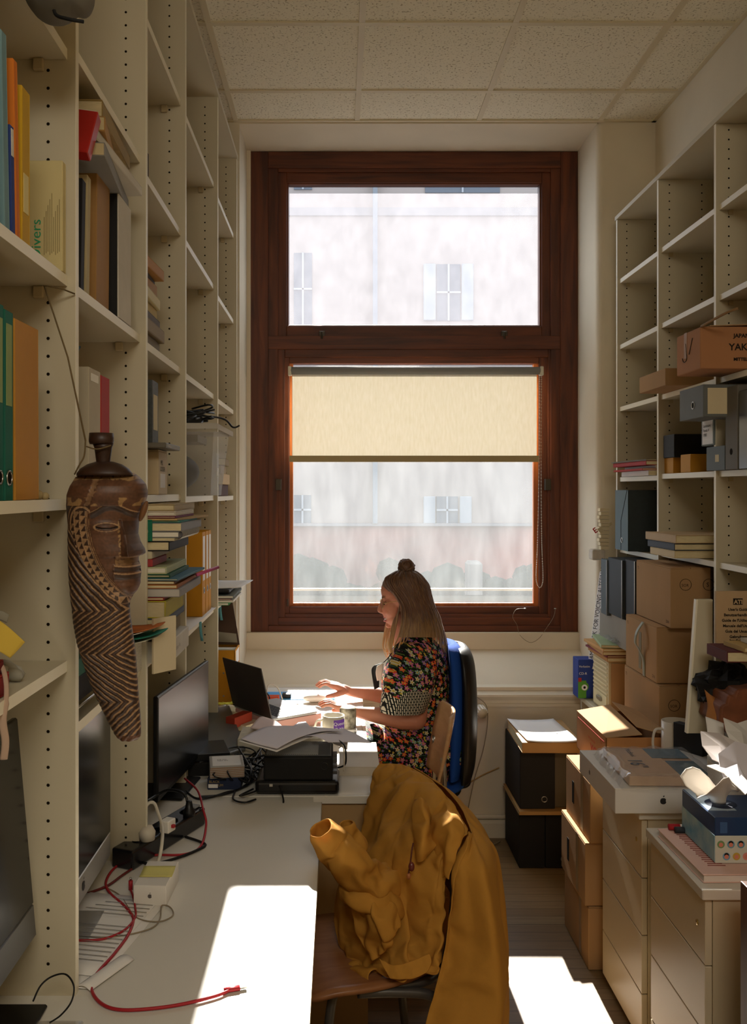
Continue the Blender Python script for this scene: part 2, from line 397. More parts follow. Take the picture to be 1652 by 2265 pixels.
# house across the yard
fac = mat('facade_render', '#847a74', .9, .1, var=.05, vs=1)
YH = 14.0
bd = thing('building', 'pale rendered building across the courtyard with shuttered windows', 'building', (0, YH, 0))
def HR(mb, x0, x1, y0, y1, yy, d): mb.box(Xat(x0, YH), Xat(x1, YH), yy, yy+d, Zat(y1, YH), Zat(y0, YH))
m_ = MB(); HR(m_, 100, 1900, 330, 1157, 0, .3); m_.build('wall', fac, bd)
m_ = MB(); HR(m_, 100, 1900, 1157, 1300, -.05, .35); m_.build('ground_floor_wall', mat('pink_wall', '#8f5f55', .9, .1, var=.25, vs=.6, hex2='#605c58'), bd)
m_ = MB(); HR(m_, 100, 1900, 1157, 1163, -.12, .1); HR(m_, 100, 1900, 460, 478, -.03, .1); m_.build('cornice', mat('grey_band', '#747070', .95, .05), bd)
m_ = MB(); HR(m_, 824, 834, 330, 1157, -.15, .1); m_.build('drain_pipe', mat('zinc', '#62686e', .6), bd)
glz = mat('far_window', '#4e545c', .8, .1)
shut = mat('far_shutter', '#85888c', .9)
for (x0, x1, y0, y1) in ((650, 690, 560, 720), (965, 1018, 585, 710), (650, 688, 1095, 1160), (965, 1012, 1098, 1158), (650, 690, 400, 420), (940, 1105, 380, 427)):
    m_ = MB(); HR(m_, x0, x1, y0, y1, -.02, .02); w_ = m_.build('window', glz, bd)
    m_ = MB(); cx_ = (x0+x1)/2; HR(m_, cx_-2, cx_+2, y0, y1, -.04, .02); HR(m_, x0, x1, (y0+y1)/2-2, (y0+y1)/2+2, -.04, .02); m_.build('glazing_bar', shut, w_)
for (x0, x1, y0, y1) in ((936, 963, 585, 710), (1020, 1046, 585, 710), (936, 962, 1098, 1158), (1016, 1042, 1098, 1158)):
    m_ = MB(); HR(m_, x0, x1, y0, y1, -.06, .04); m_.build('shutter', mat('far_shutter2', '#7a7e82', .9), bd, bevel=.01)
MB().box(-14, 16, YF+.6, 16, EYE-2.4, EYE-2.3).build('ground', mat('yard_paving', '#3e4042', 1., .0), kind='structure')
hd = MB(); random.seed(3)
for i in range(160):
    x = random.uniform(-2.5, 5); hd.ell((x, 12.6+random.uniform(-.2, .2), EYE-1.15+random.uniform(-.9, .1)-.0*x), (random.uniform(.12, .3),)*3, n=6, m=4)
tag(hd.build('hedge', mat('hedge_leaf', '#2f352e', .9, var=.3)), 'low clipped grey green hedge along the far yard wall', 'hedge')
gp = MB(); gp.box(Xat(1035, 11), Xat(1068, 11), 11, 11.3, EYE-2.3, Zat(1243, 11)); tag(gp.build('gate_post', mat('post_stone', '#6a6660', .9), bevel=.03), 'pale stone gate post standing outside in the yard', 'post')

# ------------------------------------------------------------------ shelving
PITCH = .0336
def holes(mb, xs, y, z0, z1):
    z = z0
    while z < z1:
        for x in xs: mb.disc((x, y-.0004, z), .0032)
        z += PITCH
ls = thing('bookcase', 'tall cream shelving with drilled side panels along the left wall', 'shelving', (-.68, 3.0, .73))
def rel(o, mb):  # shift world coordinates into the thing's frame
    l = o.location; mb.v = [(a-l.x, b-l.y, c-l.z) for a, b, c in mb.v]; return mb
LX0, LX1 = XL+.004, -.495
TH = .019
LP = [(1.10, .73), (1.73, .73), (2.36, .73), (2.965, .73), (3.75, .73), (4.448, .73)]
for i, (y, zb) in enumerate(LP):
    a = MB(); top = 3.30 if i < 3 else 3.285
    a.box(LX0, LX1-.0008, y, y+TH, zb, top); a.use(1); a.box(LX1-.0008, LX1, y, y+TH, zb, top)
    a.use(2); holes(a, (LX1-.052, LX1-.30), y, .79, 3.25)
    rel(ls, a).build('side_panel', [white_lam, edge_lam, hole], ls)
def lshelf(bay, zt, x1=LX1-.016, sagf=0):
    y0, y1 = LP[bay][0]+TH, LP[bay+1][0]
    a = MB(); a.box(LX0, x1-.001, y0+.001, y1-.001, zt-.02, zt); a.use(1); a.box(x1-.001, x1, y0+.001, y1-.001, zt-.02, zt)
    rel(ls, a).build('shelf', [white_lam, edge_lam], ls)
    p = MB()
    for yy in (y1-.012,): p.box(x1-.062, x1-.042, yy, y1-.001, zt-.043, zt-.0205)
    rel(ls, p).build('shelf_support', mat('shelf_clip', '#b5a684', .5), ls, bevel=.002)
BAYS = {0: (2.51, 2.084, 1.664, 1.36), 1: (2.54, 2.08, 1.665, 1.226), 2: (2.94, 2.52, 2.075, 1.668, 1.228),
        3: (2.935, 2.518, 2.072, 1.66, 1.205), 4: (2.92, 2.505, 2.068, 1.655, 1.2)}
for b_, zz in BAYS.items():
    for z_ in zz: lshelf(b_, z_)
a = MB(); a.box(LX0, LX1+.004, 2.96, 4.47, 3.285, 3.305); a.box(LX0, LX1+.004, 1.1, 2.96, 3.30, 3.32); rel(ls, a).build('top_board', white_lam, ls)
a = MB(); a.box(LX0-.002, LX0+.003, 1.1, 4.467, .731, 3.284); rel(ls, a).build('back_panel', mat('hardboard', '#b8a888', .7), ls)

rs = thing('bookcase', 'cream shelving fixed high along the right wall with few boxes', 'shelving', (1.42, 3.2, 1.0))
RX0, RX1 = 1.31, XR-.004
RP = [1.9, 2.63, 3.20, 3.776, 4.335]
for y in RP:
    a = MB(); a.box(RX0+.0008, RX1, y, y+.016, 1.0 if y < 3.3 else 1.09, 2.956); a.use(1); a.box(RX0, RX0+.0008, y, y+.016, 1.0 if y < 3.3 else 1.09, 2.956)
    a.use(2); holes(a, (RX0+.045, RX0+.178), y, 1.12, 2.94)
    rel(rs, a).build('side_panel', [white_lam, edge_lam, hole], rs)
a = MB(); a.box(RX0-.004, RX1, 1.9, 4.36, 2.957, 2.975); rel(rs, a).build('top_board', white_lam, rs)
a = MB(); a.box(RX1-.003, RX1, 1.9, 4.35, 1.09, 2.956); rel(rs, a).build('back_panel', mat('hardboard', '#b8a888', .7), rs)
def rshelf(bay, zt, x0=RX0+.012):
    y0, y1 = RP[bay]+.016, RP[bay+1]
    a = MB(); a.box(x0+.001, RX1-.004, y0+.001, y1-.001, zt-.02, zt); a.use(1); a.box(x0, x0+.001, y0+.001, y1-.001, zt-.02, zt)
    rel(rs, a).build('shelf', [white_lam, edge_lam], rs)
    p = MB(); p.box(x0+.03, x0+.045, y1-.01, y1-.001, zt-.036, zt-.0205); rel(rs, p).build('shelf_support', mat('shelf_clip', '#b5a684', .5), rs)
for b_ in (0, 1): 
    for z_ in (2.675, 2.36, 2.073, 1.748, 1.43, 1.155): rshelf(b_, z_)
for z_ in (2.675, 2.365, 2.073, 1.748, 1.43): rshelf(2, z_)
for z_ in (2.675, 2.365, 2.073, 1.742, 1.41): rshelf(3, z_)

# ------------------------------------------------------------------ desks
desk_m = mat('desk_laminate', '#dcd8ce', .38, .4, var=.04, vs=3)
desk_e = mat('desk_edge', '#b9ac92', .5)
DZ = .73
dk = thing('desk', 'long pale grey desk top running under the left shelving, nearest the camera', 'desk', (-.46, 1.9, 0))
a = MB(); a.box(XL+.005, -.053, .75, 2.805, DZ-.028, DZ-.0005); a.use(1); a.box(-.0535, -.0525, .75, 2.805, DZ-.028, DZ); a.use(0); a.box(XL+.005, -.053, .75, 2.805, DZ-.0005, DZ)
rel(dk, a).build('desk_top', [desk_m, desk_e], dk)
a = MB(); a.box(XL+.03, -.12, 2.70, 2.72, 0, DZ-.028); a.box(XL+.03, -.12, .85, .87, 0, DZ-.028)
rel(dk, a).build('side_panel', desk_e, dk)
dk2 = thing('desk', 'white desk by the window where the woman works', 'desk', (-.4, 3.6, 0))
a = MB(); a.box(XL+.005, .107, 2.86, 4.44, DZ-.025, DZ); rel(dk2, a).build('desk_top', [desk_m], dk2, bevel=.002)
a = MB(); a.box(-.36, .09, 2.875, 2.893, 0.0, DZ-.025); a.use(1); a.box(-.36, .09, 2.872, 2.875, 0.0, DZ-.028); rel(dk2, a).build('side_panel', [desk_e, mat('beech_panel', '#b49468', .5, var=.08, vs=4)], dk2)
a = MB(); a.box(-.36, -.34, 4.2, 4.43, 0, DZ-.025); rel(dk2, a).build('leg_panel', desk_e, dk2)
a = MB(); a.box(XL+.005, -.08, 2.807, 2.858, DZ-.02, DZ-.002); rel(dk2, a).build('joining_strip', desk_m, dk2)
# ------------------------------------------------------------------ small-object builders
def cmat(h, rough=.65): return mat('card_'+h.strip('#'), h, rough, .25, var=.08, vs=12)
pages_m = mat('page_edges', '#d9c9a0', .9, .1, var=.18, vs=60, stretch=(1, 1, 12))
pages_w = mat('page_edges_white', '#e4ddcc', .9, .1, var=.12, vs=60, stretch=(1, 1, 12))

def base(name, label, cat, x0, x1, y0, y1, z0, rz=0., group=None, rot=None):
    return thing(name, label, cat, ((x0+x1)/2, (y0+y1)/2, z0), rz, group, rot)

def book_flat(label, x0, x1, y0, y1, z0, t, col, spine='x+', rz=0., group=None, pages=None, name='book', soft=False):
    o = base(name, label, 'book', x0, x1, y0, y1, z0, rz, group)
    a, b = (x1-x0)/2, (y1-y0)/2; c = .0022 if soft else .003; e = 0 if soft else .003
    m = MB(); m.box(-a, a, -b, b, 0, c); m.box(-a, a, -b, b, t-c, t)
    if spine == 'x+': m.box(a-c, a, -b, b, c, t-c); p = (-a+e, a-c, -b+e, b-e)
    elif spine == 'x-': m.box(-a, -a+c, -b, b, c, t-c); p = (-a+c, a-e, -b+e, b-e)
    else: m.box(-a, a, -b, -b+c, c, t-c); p = (-a+e, a-e, -b+c, b-e)
    m.build('cover', cmat(col), o, bevel=.0008)
    MB().box(p[0], p[1], p[2], p[3], c, t-c).build('page_block', pages or pages_m, o)
    return o

def book_up(label, x1, y0, y1, z0, hgt, dep, col, side=1, lean=0., group=None, name='book', cat='book', pages=None, lab=None, rz=0.):
    """upright book or binder, spine towards the aisle (side=1: +X, side=-1: -X); x1 = spine plane"""
    o = thing(name, label, cat, (x1, y0, z0), group=group, rot=(radians(lean), 0, rz))
    t = y1-y0; c = .0025; s = -side
    m = MB(); xs = sorted((0, s*dep))
    m.box(xs[0], xs[1], 0, c, 0, hgt); m.box(xs[0], xs[1], t-c, t, 0, hgt)
    q = sorted((0, s*c)); m.box(q[0], q[1], c, t-c, 0, hgt)
    m.build('cover', cmat(col), o, bevel=.001)
    q = sorted((s*c, s*(dep-.004))); MB().box(q[0], q[1], c, t-c, .004, hgt-.004).build('page_block', pages or pages_m, o)
    if lab:
        q = sorted((0, side*.0008)); MB().box(q[0], q[1], t*.2, t*.8, hgt*lab[0], hgt*lab[1]).build('spine_label', cmat(lab[2]), o)
    return o

def binder_up(label, x1, y0, y1, z0, hgt, dep, col, side=1, group=None, labc='#e9e6df', hole_z=.12, name='ring_binder', lab=(.42, .9), lean=0., big=False):
    o = thing(name, label, 'binder', (x1, y0, z0), group=group, rot=(radians(lean), 0, 0))
    t = y1-y0; s = -side; c = .003
    m = MB(); xs = sorted((0, s*dep)); m.box(xs[0], xs[1], 0, c, 0, hgt); m.box(xs[0], xs[1], t-c, t, 0, hgt)
    q = sorted((0, s*c)); m.box(q[0], q[1], c, t-c, 0, hgt); m.build('cover', cmat(col), o, bevel=.001)
    q = sorted((s*c, s*(dep-.02))); MB().box(q[0], q[1], c+.002, t-c-.002, .006, hgt-.012).build('page_block', pages_w, o)
    q = sorted((0, side*.0008))
    if labc: MB().box(q[0], q[1], t*.18, t*.82, hgt*lab[0], hgt*lab[1]).build('spine_label', cmat(labc), o)
    MB().ring((side*.001, t/2, hgt*hole_z), min(.011, t*.3), .0016, (1, 0, 0)).build('finger_ring', metal, o)
    MB().disc((side*.0006, t/2, hgt*hole_z), min(.010, t*.28), (side, 0, 0), 16).build('finger_hole', hole, o)
    return o

def carton(label, x0, x1, y0, y1, z0, z1, m=None, rz=0., group=None, name='cardboard_box', tapem=None, open_=False, hand=None, bev=.003, cat='box', top=True):
    o = base(name, label, cat, x0, x1, y0, y1, z0, rz, group); m = m or cardb
    a, b, h = (x1-x0)/2, (y1-y0)/2, z1-z0
    q = MB(); q.box(-a, a, -b, b, 0, h-.004); q.build('body', m, o, bevel=bev, seg=2)
    if top:
        f = MB(); f.box(-a+.001, -.0015, -b+.001, b-.001, h-.004, h); f.build('flap', m, o, bevel=.001)
        f = MB(); f.box(.0015, a-.001, -b+.001, b-.001, h-.004, h); f.build('flap', m, o, bevel=.001)
    if tapem: f = MB(); f.box(-.024, .024, -b-.0006, b+.0006, h*.6, h+.0006); f.build('tape', tapem, o)
    return o

def sheet(label, corners, z, m=None, name='sheet_of_paper', group=None, t=.0006, cat='paper', curl=0.):
    """flat sheet through four floor-plan corners"""
    cx_ = sum(p[0] for p in corners)/4; cy_ = sum(p[1] for p in corners)/4
    q = [Vector((p[0]-cx_, p[1]-cy_, 0)) for p in corners]
    rows = []
    for i in range(9):
        u = i/8; r = []
        for j in range(9):
            v = j/8; p = (q[0]*(1-u)+q[1]*u)*(1-v)+(q[3]*(1-u)+q[2]*u)*v
            p = p.copy(); p.z = curl*(abs(u-.5)*2)**3+curl*.6*(max(0, v-.6)/.4)**2; r.append(p)
        rows.append(r)
    return tag(MB().grid(rows).build(name, m or paper, loc=(cx_, cy_, z), solid=t, offset=1), label, cat, group)

def D(px, py, z=.735):
    Y = Yz(py, z); return Vector((Xat(px, Y), Y, z))
def DP(px, py, z=.73):
    v = D(px, py, z); return (v.x, v.y)

def cable(label, pts, r, m, name='cable', n=6, smooth=6, group=None, cat='cable'):
    pts = cr_pts(pts, smooth); o0 = pts[0].copy()
    return tag(MB().tube([p-o0 for p in pts], r, n).build(name, m, loc=o0), label, cat, group)

XF = -.515
# ------------------------------------------------------------------ nearest bay, upper shelf
def lu(xa, xb, X=XF): return Yat(X, xa), Yat(X, xb)
y0, y1 = lu(-45, -5); book_up('tall teal green folder leaning at the left edge of the upper shelf', XF, y0, y1, 2.084, .31, .24, '#1f6b58', lean=3, name='folder', cat='folder')
y0, y1 = lu(10, 22); book_up('slim grey folder between the teal and the orange folders', XF, y0, y1, 2.084, .30, .23, '#6f8f95', lean=3, name='folder', cat='folder')
y0, y1 = lu(26, 34); book_up('slim blue spined booklet beside the orange folder', XF, y0, y1, 2.084, .17, .2, '#2c3f7d', lean=2.5, name='booklet', cat='book', lab=(.72, .97, '#d8d4c8'))
y0, y1 = lu(36, 45); book_up('orange folder leaning on the upper near shelf', XF, y0, y1, 2.084, .28, .22, '#cf7422', lean=3, name='folder', cat='folder')
y0, y1 = lu(48, 66); book_up('mustard yellow booklet standing beside the green lettered file', XF, y0, y1, 2.084, .255, .21, '#c39a1e', name='booklet', cat='book', lab=(.2, .45, '#d8c88a'))
y0, y1 = Yat(-.512, 138), 1.724
bf = book_up('pale box file lettered in green on the nearest upper shelf', -.512, y0, y1, 2.086, .205, .16, '#cdbd88', name='box_file', cat='file')
lettering('Divers', .026, bf, (-.040, -.0008, .02), (pi/2, -pi/2, 0), mat('green_marker', '#2f9c6c', .7), sx=1.1)
q = MB()
for k in range(9): q.box(-.034+.0035*k, -.033+.0035*k, -.0006, 0, .03+.003*(k % 3), .10+.011*(k % 5))
q.build('printed_lines', mat('faint_print', '#8a7a50', .8), bf)
# lower shelf
for i, (a_, b_) in enumerate(((-52, -32), (-30, -12), (-10, 8), (10, 29))):
    y0, y1 = lu(a_, b_); binder_up(('teal ring binder cut by the left frame edge, farthest from the ochre folder', 'teal ring binder third from the ochre folder', 'teal ring binder with olive label second from the ochre folder', 'teal ring binder with olive label touching the ochre folder')[i], XF, y0, y1, 1.664, .30-.004*(i % 2), .25, '#17604f', group='teal binders on the near shelf', labc='#8a9a60' if i > 1 else None, lab=(.5, .93))
y0, y1 = lu(33, 86); book_up('thick ochre envelope folder standing at the end of the teal binders', XF, y0, y1, 1.664, .29, .25, '#b8822f', name='folder', cat='folder', lean=.6)
tag(MB().ell((0, 0, .008), (.009, .009, .009)).ell((.01, .008, .006), (.007, .007, .007)).build('crumpled_tag', mat('old_tag', '#a8946a', .8), loc=(-.53, 1.62, 1.664)), 'small crumpled tag lying on the shelf beside the ochre folder', 'tag')
# shelf 1.36: clutter at the frame edge
book_flat('red book lying at the left edge of the low near shelf', -.72, -.52, 1.22, 1.45, 1.361, .034, '#8a1f1c')
book_flat('dull red notebook lying under the yellow notes', -.74, -.525, 1.20, 1.44, 1.396, .020, '#6d1b18', soft=True)
st = None if True else thing('sticky_note_block', 'large yellow sticky notes curling over the shelf edge', 'note', (-.53, 1.42, 1.40))
rows = [[Vector((-.10+.13*u, -.10+.10*v+.02*u, .012+.035*v-.05*u*u+.02*sin(3*v))) for v in [k/6 for k in range(7)]] for u in [k/6 for k in range(7)]]
mat('sticky_yellow', '#d3b548', .8)
rows = [[Vector((-.11+.10*u, -.10+.08*v, .03+.05*v-.02*u+.008*sin(7*u+4*v))) for v in [k/6 for k in range(7)]] for u in [k/6 for k in range(7)]]
mat('grey_slip', '#8a8678', .8)
random.seed(5)
cw = MB()
for k in range(6): cw.ell((random.uniform(-.02, .02), random.uniform(-.03, .03), .01+.003*k), (.014, .02, .009), (random.random(), random.random(), random.random()*3), 7, 5)
tag(cw.build('crumpled_paper', mat('crumple_white', '#a9a79c', .8), loc=(-.56, 1.56, 1.361)), 'small crumpled white paper on the low near shelf', 'paper')
cd_ = cr_pts([P(-20, 1455, 1.47), P(2, 1470, 1.44), P(12, 1500, 1.42), P(14, 1540, 1.41), P(6, 1590, 1.40), P(12, 1640, 1.40), P(8, 1680, 1.40)], 6)
tag(MB().tube([p-cd_[0] for p in cd_], [.004]*20+[.006]*17, 8, flat=.35).build('canvas_strap', mat('strap_pink', '#b49a86', .8), loc=cd_[0]), 'pale canvas strap hanging over the edge of the low near shelf', 'strap')

# bay 1, shelf 2.08
y0, y1 = lu(262, 290, -.51)
af = thing('archive_box', 'black archive box with white front and small label holder on the second bay', 'box', (-.51, y0, 2.08))
MB().box(-.24, -.003, 0, y1-y0, 0, .285).build('body', softblack, af, bevel=.002)
MB().box(-.003, 0, .002, y1-y0-.002, .002, .287).build('white_front', mat('dusty_white', '#cfc9bb', .8, var=.12, vs=12), af)
q = MB(); q.box(-.105, -.08, -.002, 0, .13, .165); q.build('label_holder', mat('aged_brass', '#9c8e62', .5), af); q = MB(); q.box(-.1, -.085, -.003, -.0015, .135, .158); q.build('label', creampaper, af)
y0, y1 = lu(222, 250); book_up('brown kraft folder leaning against the black archive box', XF-.01, y0, y1, 2.08, .30, .24, '#a37a45', lean=-2, name='folder', cat='folder')
y0, y1 = lu(200, 208); book_up('slim cream folder behind the brown kraft folder', XF-.01, y0, y1, 2.08, .26, .22, '#b9a97e', lean=-3, name='folder', cat='folder')
y0, y1 = lu(188, 196); book_up('slim black folder at the near end of the second bay', XF-.01, y0, y1, 2.08, .24, .22, '#1c1a18', lean=-4, name='folder', cat='folder')
rd = thing('plastic_folder', 'bright red plastic folder jutting out near the ceiling end of the second bay', 'folder', (-.55, 1.83, 2.36), rot=(radians(-18), radians(8), 0))
MB().box(-.2, .05, 0, .03, 0, .10).build('cover', mat('red_plastic', '#b0261f', .35, .5), rd, bevel=.002); MB().box(-.19, .045, .004, .026, .1, .103).build('page_block', pages_w, rd)
for i, (dx, zz, t, colr, rz, lb, dy) in enumerate(((0, 0, .028, '#8e8c86', .10, 'grey stack of magazines lying on the black archive box', 0.0), (.012, .03, .022, '#d0cabc', -.04, 'white printed booklet on top of the grey magazines', -.01), (-.01, .054, .03, '#b58a4c', .15, 'thick brown envelope tilted on top of the second bay pile', .0))):
    book_flat(lb, -.72+dx, -.50+dx, 1.88+dy, 2.26+dy, 2.368+zz, t, colr, rz=rz, soft=True, name='envelope' if i == 2 else 'booklet', pages=cmat('#c8b88c'))
tp = thing('old_book', 'battered cream book with stained boards on the very top of the pile', 'book', (-.62, 2.06, 2.456), .05)
MB().box(-.12, .12, -.16, .16, 0, .03).build('page_block', pages_m, tp); MB().box(-.122, .122, -.162, .162, .03, .034).box(.119, .122, -.16, .16, 0, .03).build('cover', cmat('#9b8450'), tp, bevel=.002)
# bay 1, shelf 1.665
y0, y1 = lu(196, 222); book_up('white ring binder standing beside the red book behind the mask', XF, y0, y1, 1.665, .27, .24, '#b6ab94', lab=(.9, .96, '#e8e4d8'), name='binder', cat='binder')
y0, y1 = lu(223, 242); book_up('slim bright red book standing behind the carved mask', XF, y0, y1, 1.665, .265, .24, '#a8201a')
tag(MB().ell((0, 0, .02), (.03, .03, .02)).tube([(.03, 0, .02), (.045, .02, .03), (.03, .03, .01)], .003).build('blue_tape_roll', mat('blue_roll', '#3b5d72', .4)), 'small blue roll sitting high in the shadow of the second bay', 'tape').location = (-.57, 1.84, 2.0-.06)
tag(MB().box(-.03, .03, -.05, .05, 0, .05).build('small_white_box', whitepl, loc=(-.55, 1.84, 1.666), bevel=.004), 'small white box on the shelf just left of the mask neck', 'box')
tag(MB().box(-.15, .12, -.05, .05, -.012, 0).box(-.15, .12, -.05, .05, -.245, -.235).build('loose_shelf_stack', mat('grey_card_stack', '#6b6a66', .7), loc=(-.66, 1.84, 1.9+.005)), 'small grey tray unit behind the near upright of the second bay', 'tray') if False else None
# bay 1, shelf 1.226: tray with green box
tr_ = thing('wire_tray', 'wire letter tray low in the second bay behind the mask', 'tray', (-.64, 1.9, 1.226))
q = MB()
for k in range(9): q.tube([(-.12+.03*k, -.14, .02), (-.12+.03*k, .14, .02)], .0015, 5)
q.tube([(-.13, -.14, .03), (.13, -.14, .03), (.13, .14, .03), (-.13, .14, .03), (-.13, -.14, .03)], .003, 6)
q.tube([(.13, -.14, .0), (.13, -.14, .16)], .003, 6); q.tube([(.13, .14, .0), (.13, .14, .16)], .003, 6); q.build('wire_frame', metal, tr_)
tag(MB().box(-.1, .1, -.1, .1, 0, .035).build('green_box', cmat('#1f5a48'), loc=(-.63, 1.9, 1.30), bevel=.002), 'dark green box on the wire tray behind the mask', 'box')
tag(MB().box(-.1, .1, -.1, .1, 0, .05).build('dark_case', softblack, loc=(-.63, 1.9, 1.249), bevel=.002), 'black case beneath the green box in the second bay', 'case')
# papers fanned at the far post of bay 1
for i, (colr, dz, dx, nm) in enumerate((('#c8c2b2', 0, .0, 'white'), ('#26806e', .012, .015, 'teal'), ('#dcd6c8', .02, -.01, 'cream'), ('#c4703a', .028, .008, 'orange'))):
    y_ = 2.24
    sheet(nm+' sheet fanned out in the pile right of the mask tip', [(-.66, y_+.0), (-.475+dx, y_+.01), (-.45+dx, y_+.10), (-.66, y_+.105)], 1.303+dz, cmat(colr), group=None, curl=.010, t=.002)
tag(MB().box(-.12, .03, -.16, .09, 0, .075).build('paper_pile', mat('paper_pile_edges', '#cfc8b6', .9, var=.25, vs=40, stretch=(1, 1, 15)), loc=(-.53, 2.24, 1.227)), 'pile of white papers on the low shelf right of the mask', 'paper')

# bay 2
y0, y1 = lu(322, 329); book_up('small dark brown book alone on the high shelf of the third bay', XF, y0, y1, 2.52, .07, .12, '#3a2015')
cols = ['#7b6a4a', '#8d7a58', '#5a4a34', '#b59a3a', '#d0c290', '#a87a34', '#3a2a1c', '#b07d3c']
nms = ['dusty brown envelope at the bottom of', 'tan folded paper second from the bottom of', 'dark folder in the lower half of', 'mustard envelope in the middle of', 'cream notebook in the middle of', 'ochre booklet in the upper half of', 'thin dark booklet near the top of', 'brown envelope on top of']
z_ = 2.076; random.seed(11)
for i, (c_, nm) in enumerate(zip(cols, nms)):
    t = (.034, .036, .026, .03, .03, .036, .014, .03)[i]; e = random.uniform(-.012, .012)
    book_flat(nm+' the leaning pile in the third bay', -.74, -.525+e, 2.40, 2.70+e, z_, t, c_, soft=True, rz=random.uniform(-.05, .05), name='envelope' if i in (0, 3, 7) else 'booklet'); z_ += t+.0015
cb = carton('cream archive carton with white label on the third bay at mask height', -.76, XF+.01, Yat(XF, 343), Yat(XF, 343)+.13, 1.668, 1.795, cmat('#c9b490'), name='archive_box')
q = MB(); q.box(.1268, .128, -.04, .03, .02, .06); q.build('label', paper, cb); lettering('1992\nDOSSIER', .018, cb, (.1283, -.045, .085), RIGHTF, ink)
t_ = thing('flat_tray', 'flat metal tray with printed lid on top of the cream archive carton', 'tray', (-.6, 2.62, 1.7965)); MB().box(-.13, .13, -.12, .1, 0, .014).build('body', mat('tray_grey', '#6a6458', .5), t_, bevel=.002); lettering('MEMOREX', .010, t_, (.1305, -.09, .002), RIGHTF, paper)
y0, y1 = lu(337, 350, -.525)
gf = thing('box_file', 'grey marbled box file with large cream label on the flat tray', 'file', (-.525, y0, 1.812))
MB().box(-.2, 0, 0, y1-y0, 0, .18).build('body', mat('grey_marbled', '#55595a', .6, var=.3, vs=80), gf, bevel=.002)
MB().box(-.19, -.02, -.001, 0, .0, .12).build('cover_label', creampaper, gf); MB().box(0, .001, .015, y1-y0-.015, .04, .14).build('spine_label', creampaper, gf)
lettering('mask\n1987', .02, gf, (-.10, -.0013, .08), FRONT, ink)
# bay 2 big pile from 1.228 upwards
Y0s = 2.395
def stk(label, px, z, t, col, dep=.32, left=-.76, **k):
    X = Xat(px, Y0s); return book_flat(label, left, X, Y0s+k.pop('dy', 0), Y0s+dep, z, t, col, **k)
o = carton('white flat box at the bottom of the tall paper pile in the third bay', -.74, Xat(378, Y0s), Y0s, 2.68, 1.229, 1.29, cmat('#cfcabd'), name='flat_box', top=False); lettering('Letter File', .016, o, (.1535, -.08, .025), RIGHTF, mat('grey_print', '#8a8578', .8))
stk('brown hardback book lying on the white flat box', 362, 1.292, .036, '#7d6a3f', .25)
stk('blue grey book with white spine label in the third bay pile', 366, 1.3285, .018, '#4a5463', .29)
stk('thick pale yellow book with bright yellow cover in the third bay pile', 366, 1.347, .045, '#b8ab38', .27, spine='y-' if False else 'x+')
stk('thin red booklet under the plastic sleeves in the third bay pile', 362, 1.3935, .008, '#a03328', .28, soft=True)
stk('grey plastic sleeves bulging out of the third bay pile', 398, 1.402, .022, '#8f8a86', .36, soft=True, pages=cmat('#b8b2a8'), name='plastic_sleeves')
stk('orange cardboard folder in the middle of the third bay pile', 392, 1.4245, .010, '#b06a2c', .34, soft=True, name='folder')
stk('brown cardboard folder above the orange folder in the third bay', 386, 1.435, .010, '#7d5230', .34, soft=True, name='folder')
stk('blue paper folder sticking out of the third bay pile', 402, 1.4455, .006, '#4e7486', .36, soft=True, name='folder', rz=-.05)
stk('dark green book lying under the pale green one', 376, 1.452, .010, '#2f5a41', .30)
stk('pale green hardback on top of the lower half of the third bay pile', 368, 1.4625, .018, '#b9bd92', .31, pages=pages_w)
tag(MB().tube([(0, 0, 0), (.05, .08, .015)], .005, 8).build('pink_pen', mat('pink_plastic', '#b8507a', .4), loc=(-.405, 2.62, 1.44)), 'pink highlighter sticking out of the third bay pile', 'pen')
def wbox(label, px, z, t, col, w_=.24, d_=.2): X = Xat(px, Y0s); q = MB(); q.box(-w_, 0, 0, d_, 0, t); return tag(q.build('small_box', cmat(col), loc=(X, Y0s, z), bevel=.002), label, 'box')
wbox('cream box with red base band in the third bay pile', 337, 1.481, .02, '#a03a38'); wbox('cream box under the black book in the third bay', 336, 1.5015, .02, '#c0b596', d_=.24)
stk('black book whose boards jut out halfway up the third bay pile', 375, 1.522, .026, '#1b1817', .30)
stk('cream paper bundle just above the black book', 386, 1.5485, .008, '#c9bea0', .33, soft=True)
sp = stk('spiral bound notebook with grey cover in the third bay pile', 396, 1.557, .016, '#6f6d6c', .30, soft=True, pages=pages_w)
q = MB()
for k in range(16): q.ring((.0+.17, -.14+.018*k, .008), .011, .0014, (0, 1, 0), 10)
q.build('spiral_wire', metal, sp)
stk('grey magazine stack above the spiral notebook', 402, 1.5735, .022, '#8c8a8a', .34, soft=True, name='magazine')
bg_ = thing('ring_binder', 'green ring binder lying with its spine to the room in the third bay', 'binder', (-.545, Y0s-.004, 1.548), .0)
MB().box(-.08, .06, 0, .006, 0, .052).box(-.08, .06, 0, .28, .052, .056).build('cover', cmat('#176b4e'), bg_, bevel=.001)
MB().box(-.07, .01, -.001, 0, .012, .042).build('spine_label', cmat('#b8c4b4'), bg_); MB().ring((.04, -.001, .026), .009, .0015, (0, -1, 0)).build('finger_ring', metal, bg_)
bg_.location.y -= .006
stk('teal folder lying flat near the top of the third bay pile', 399, 1.5965, .005, '#2a7a70', .28, soft=True, name='folder')
stk('ochre folder whose corner sticks out above the teal one', 404, 1.602, .005, '#b0935a', .40, soft=True, name='folder', rz=-.06)
stk('magenta backed notebook near the top of the third bay pile', 388, 1.6075, .006, '#7a2a4a', .30, soft=True)
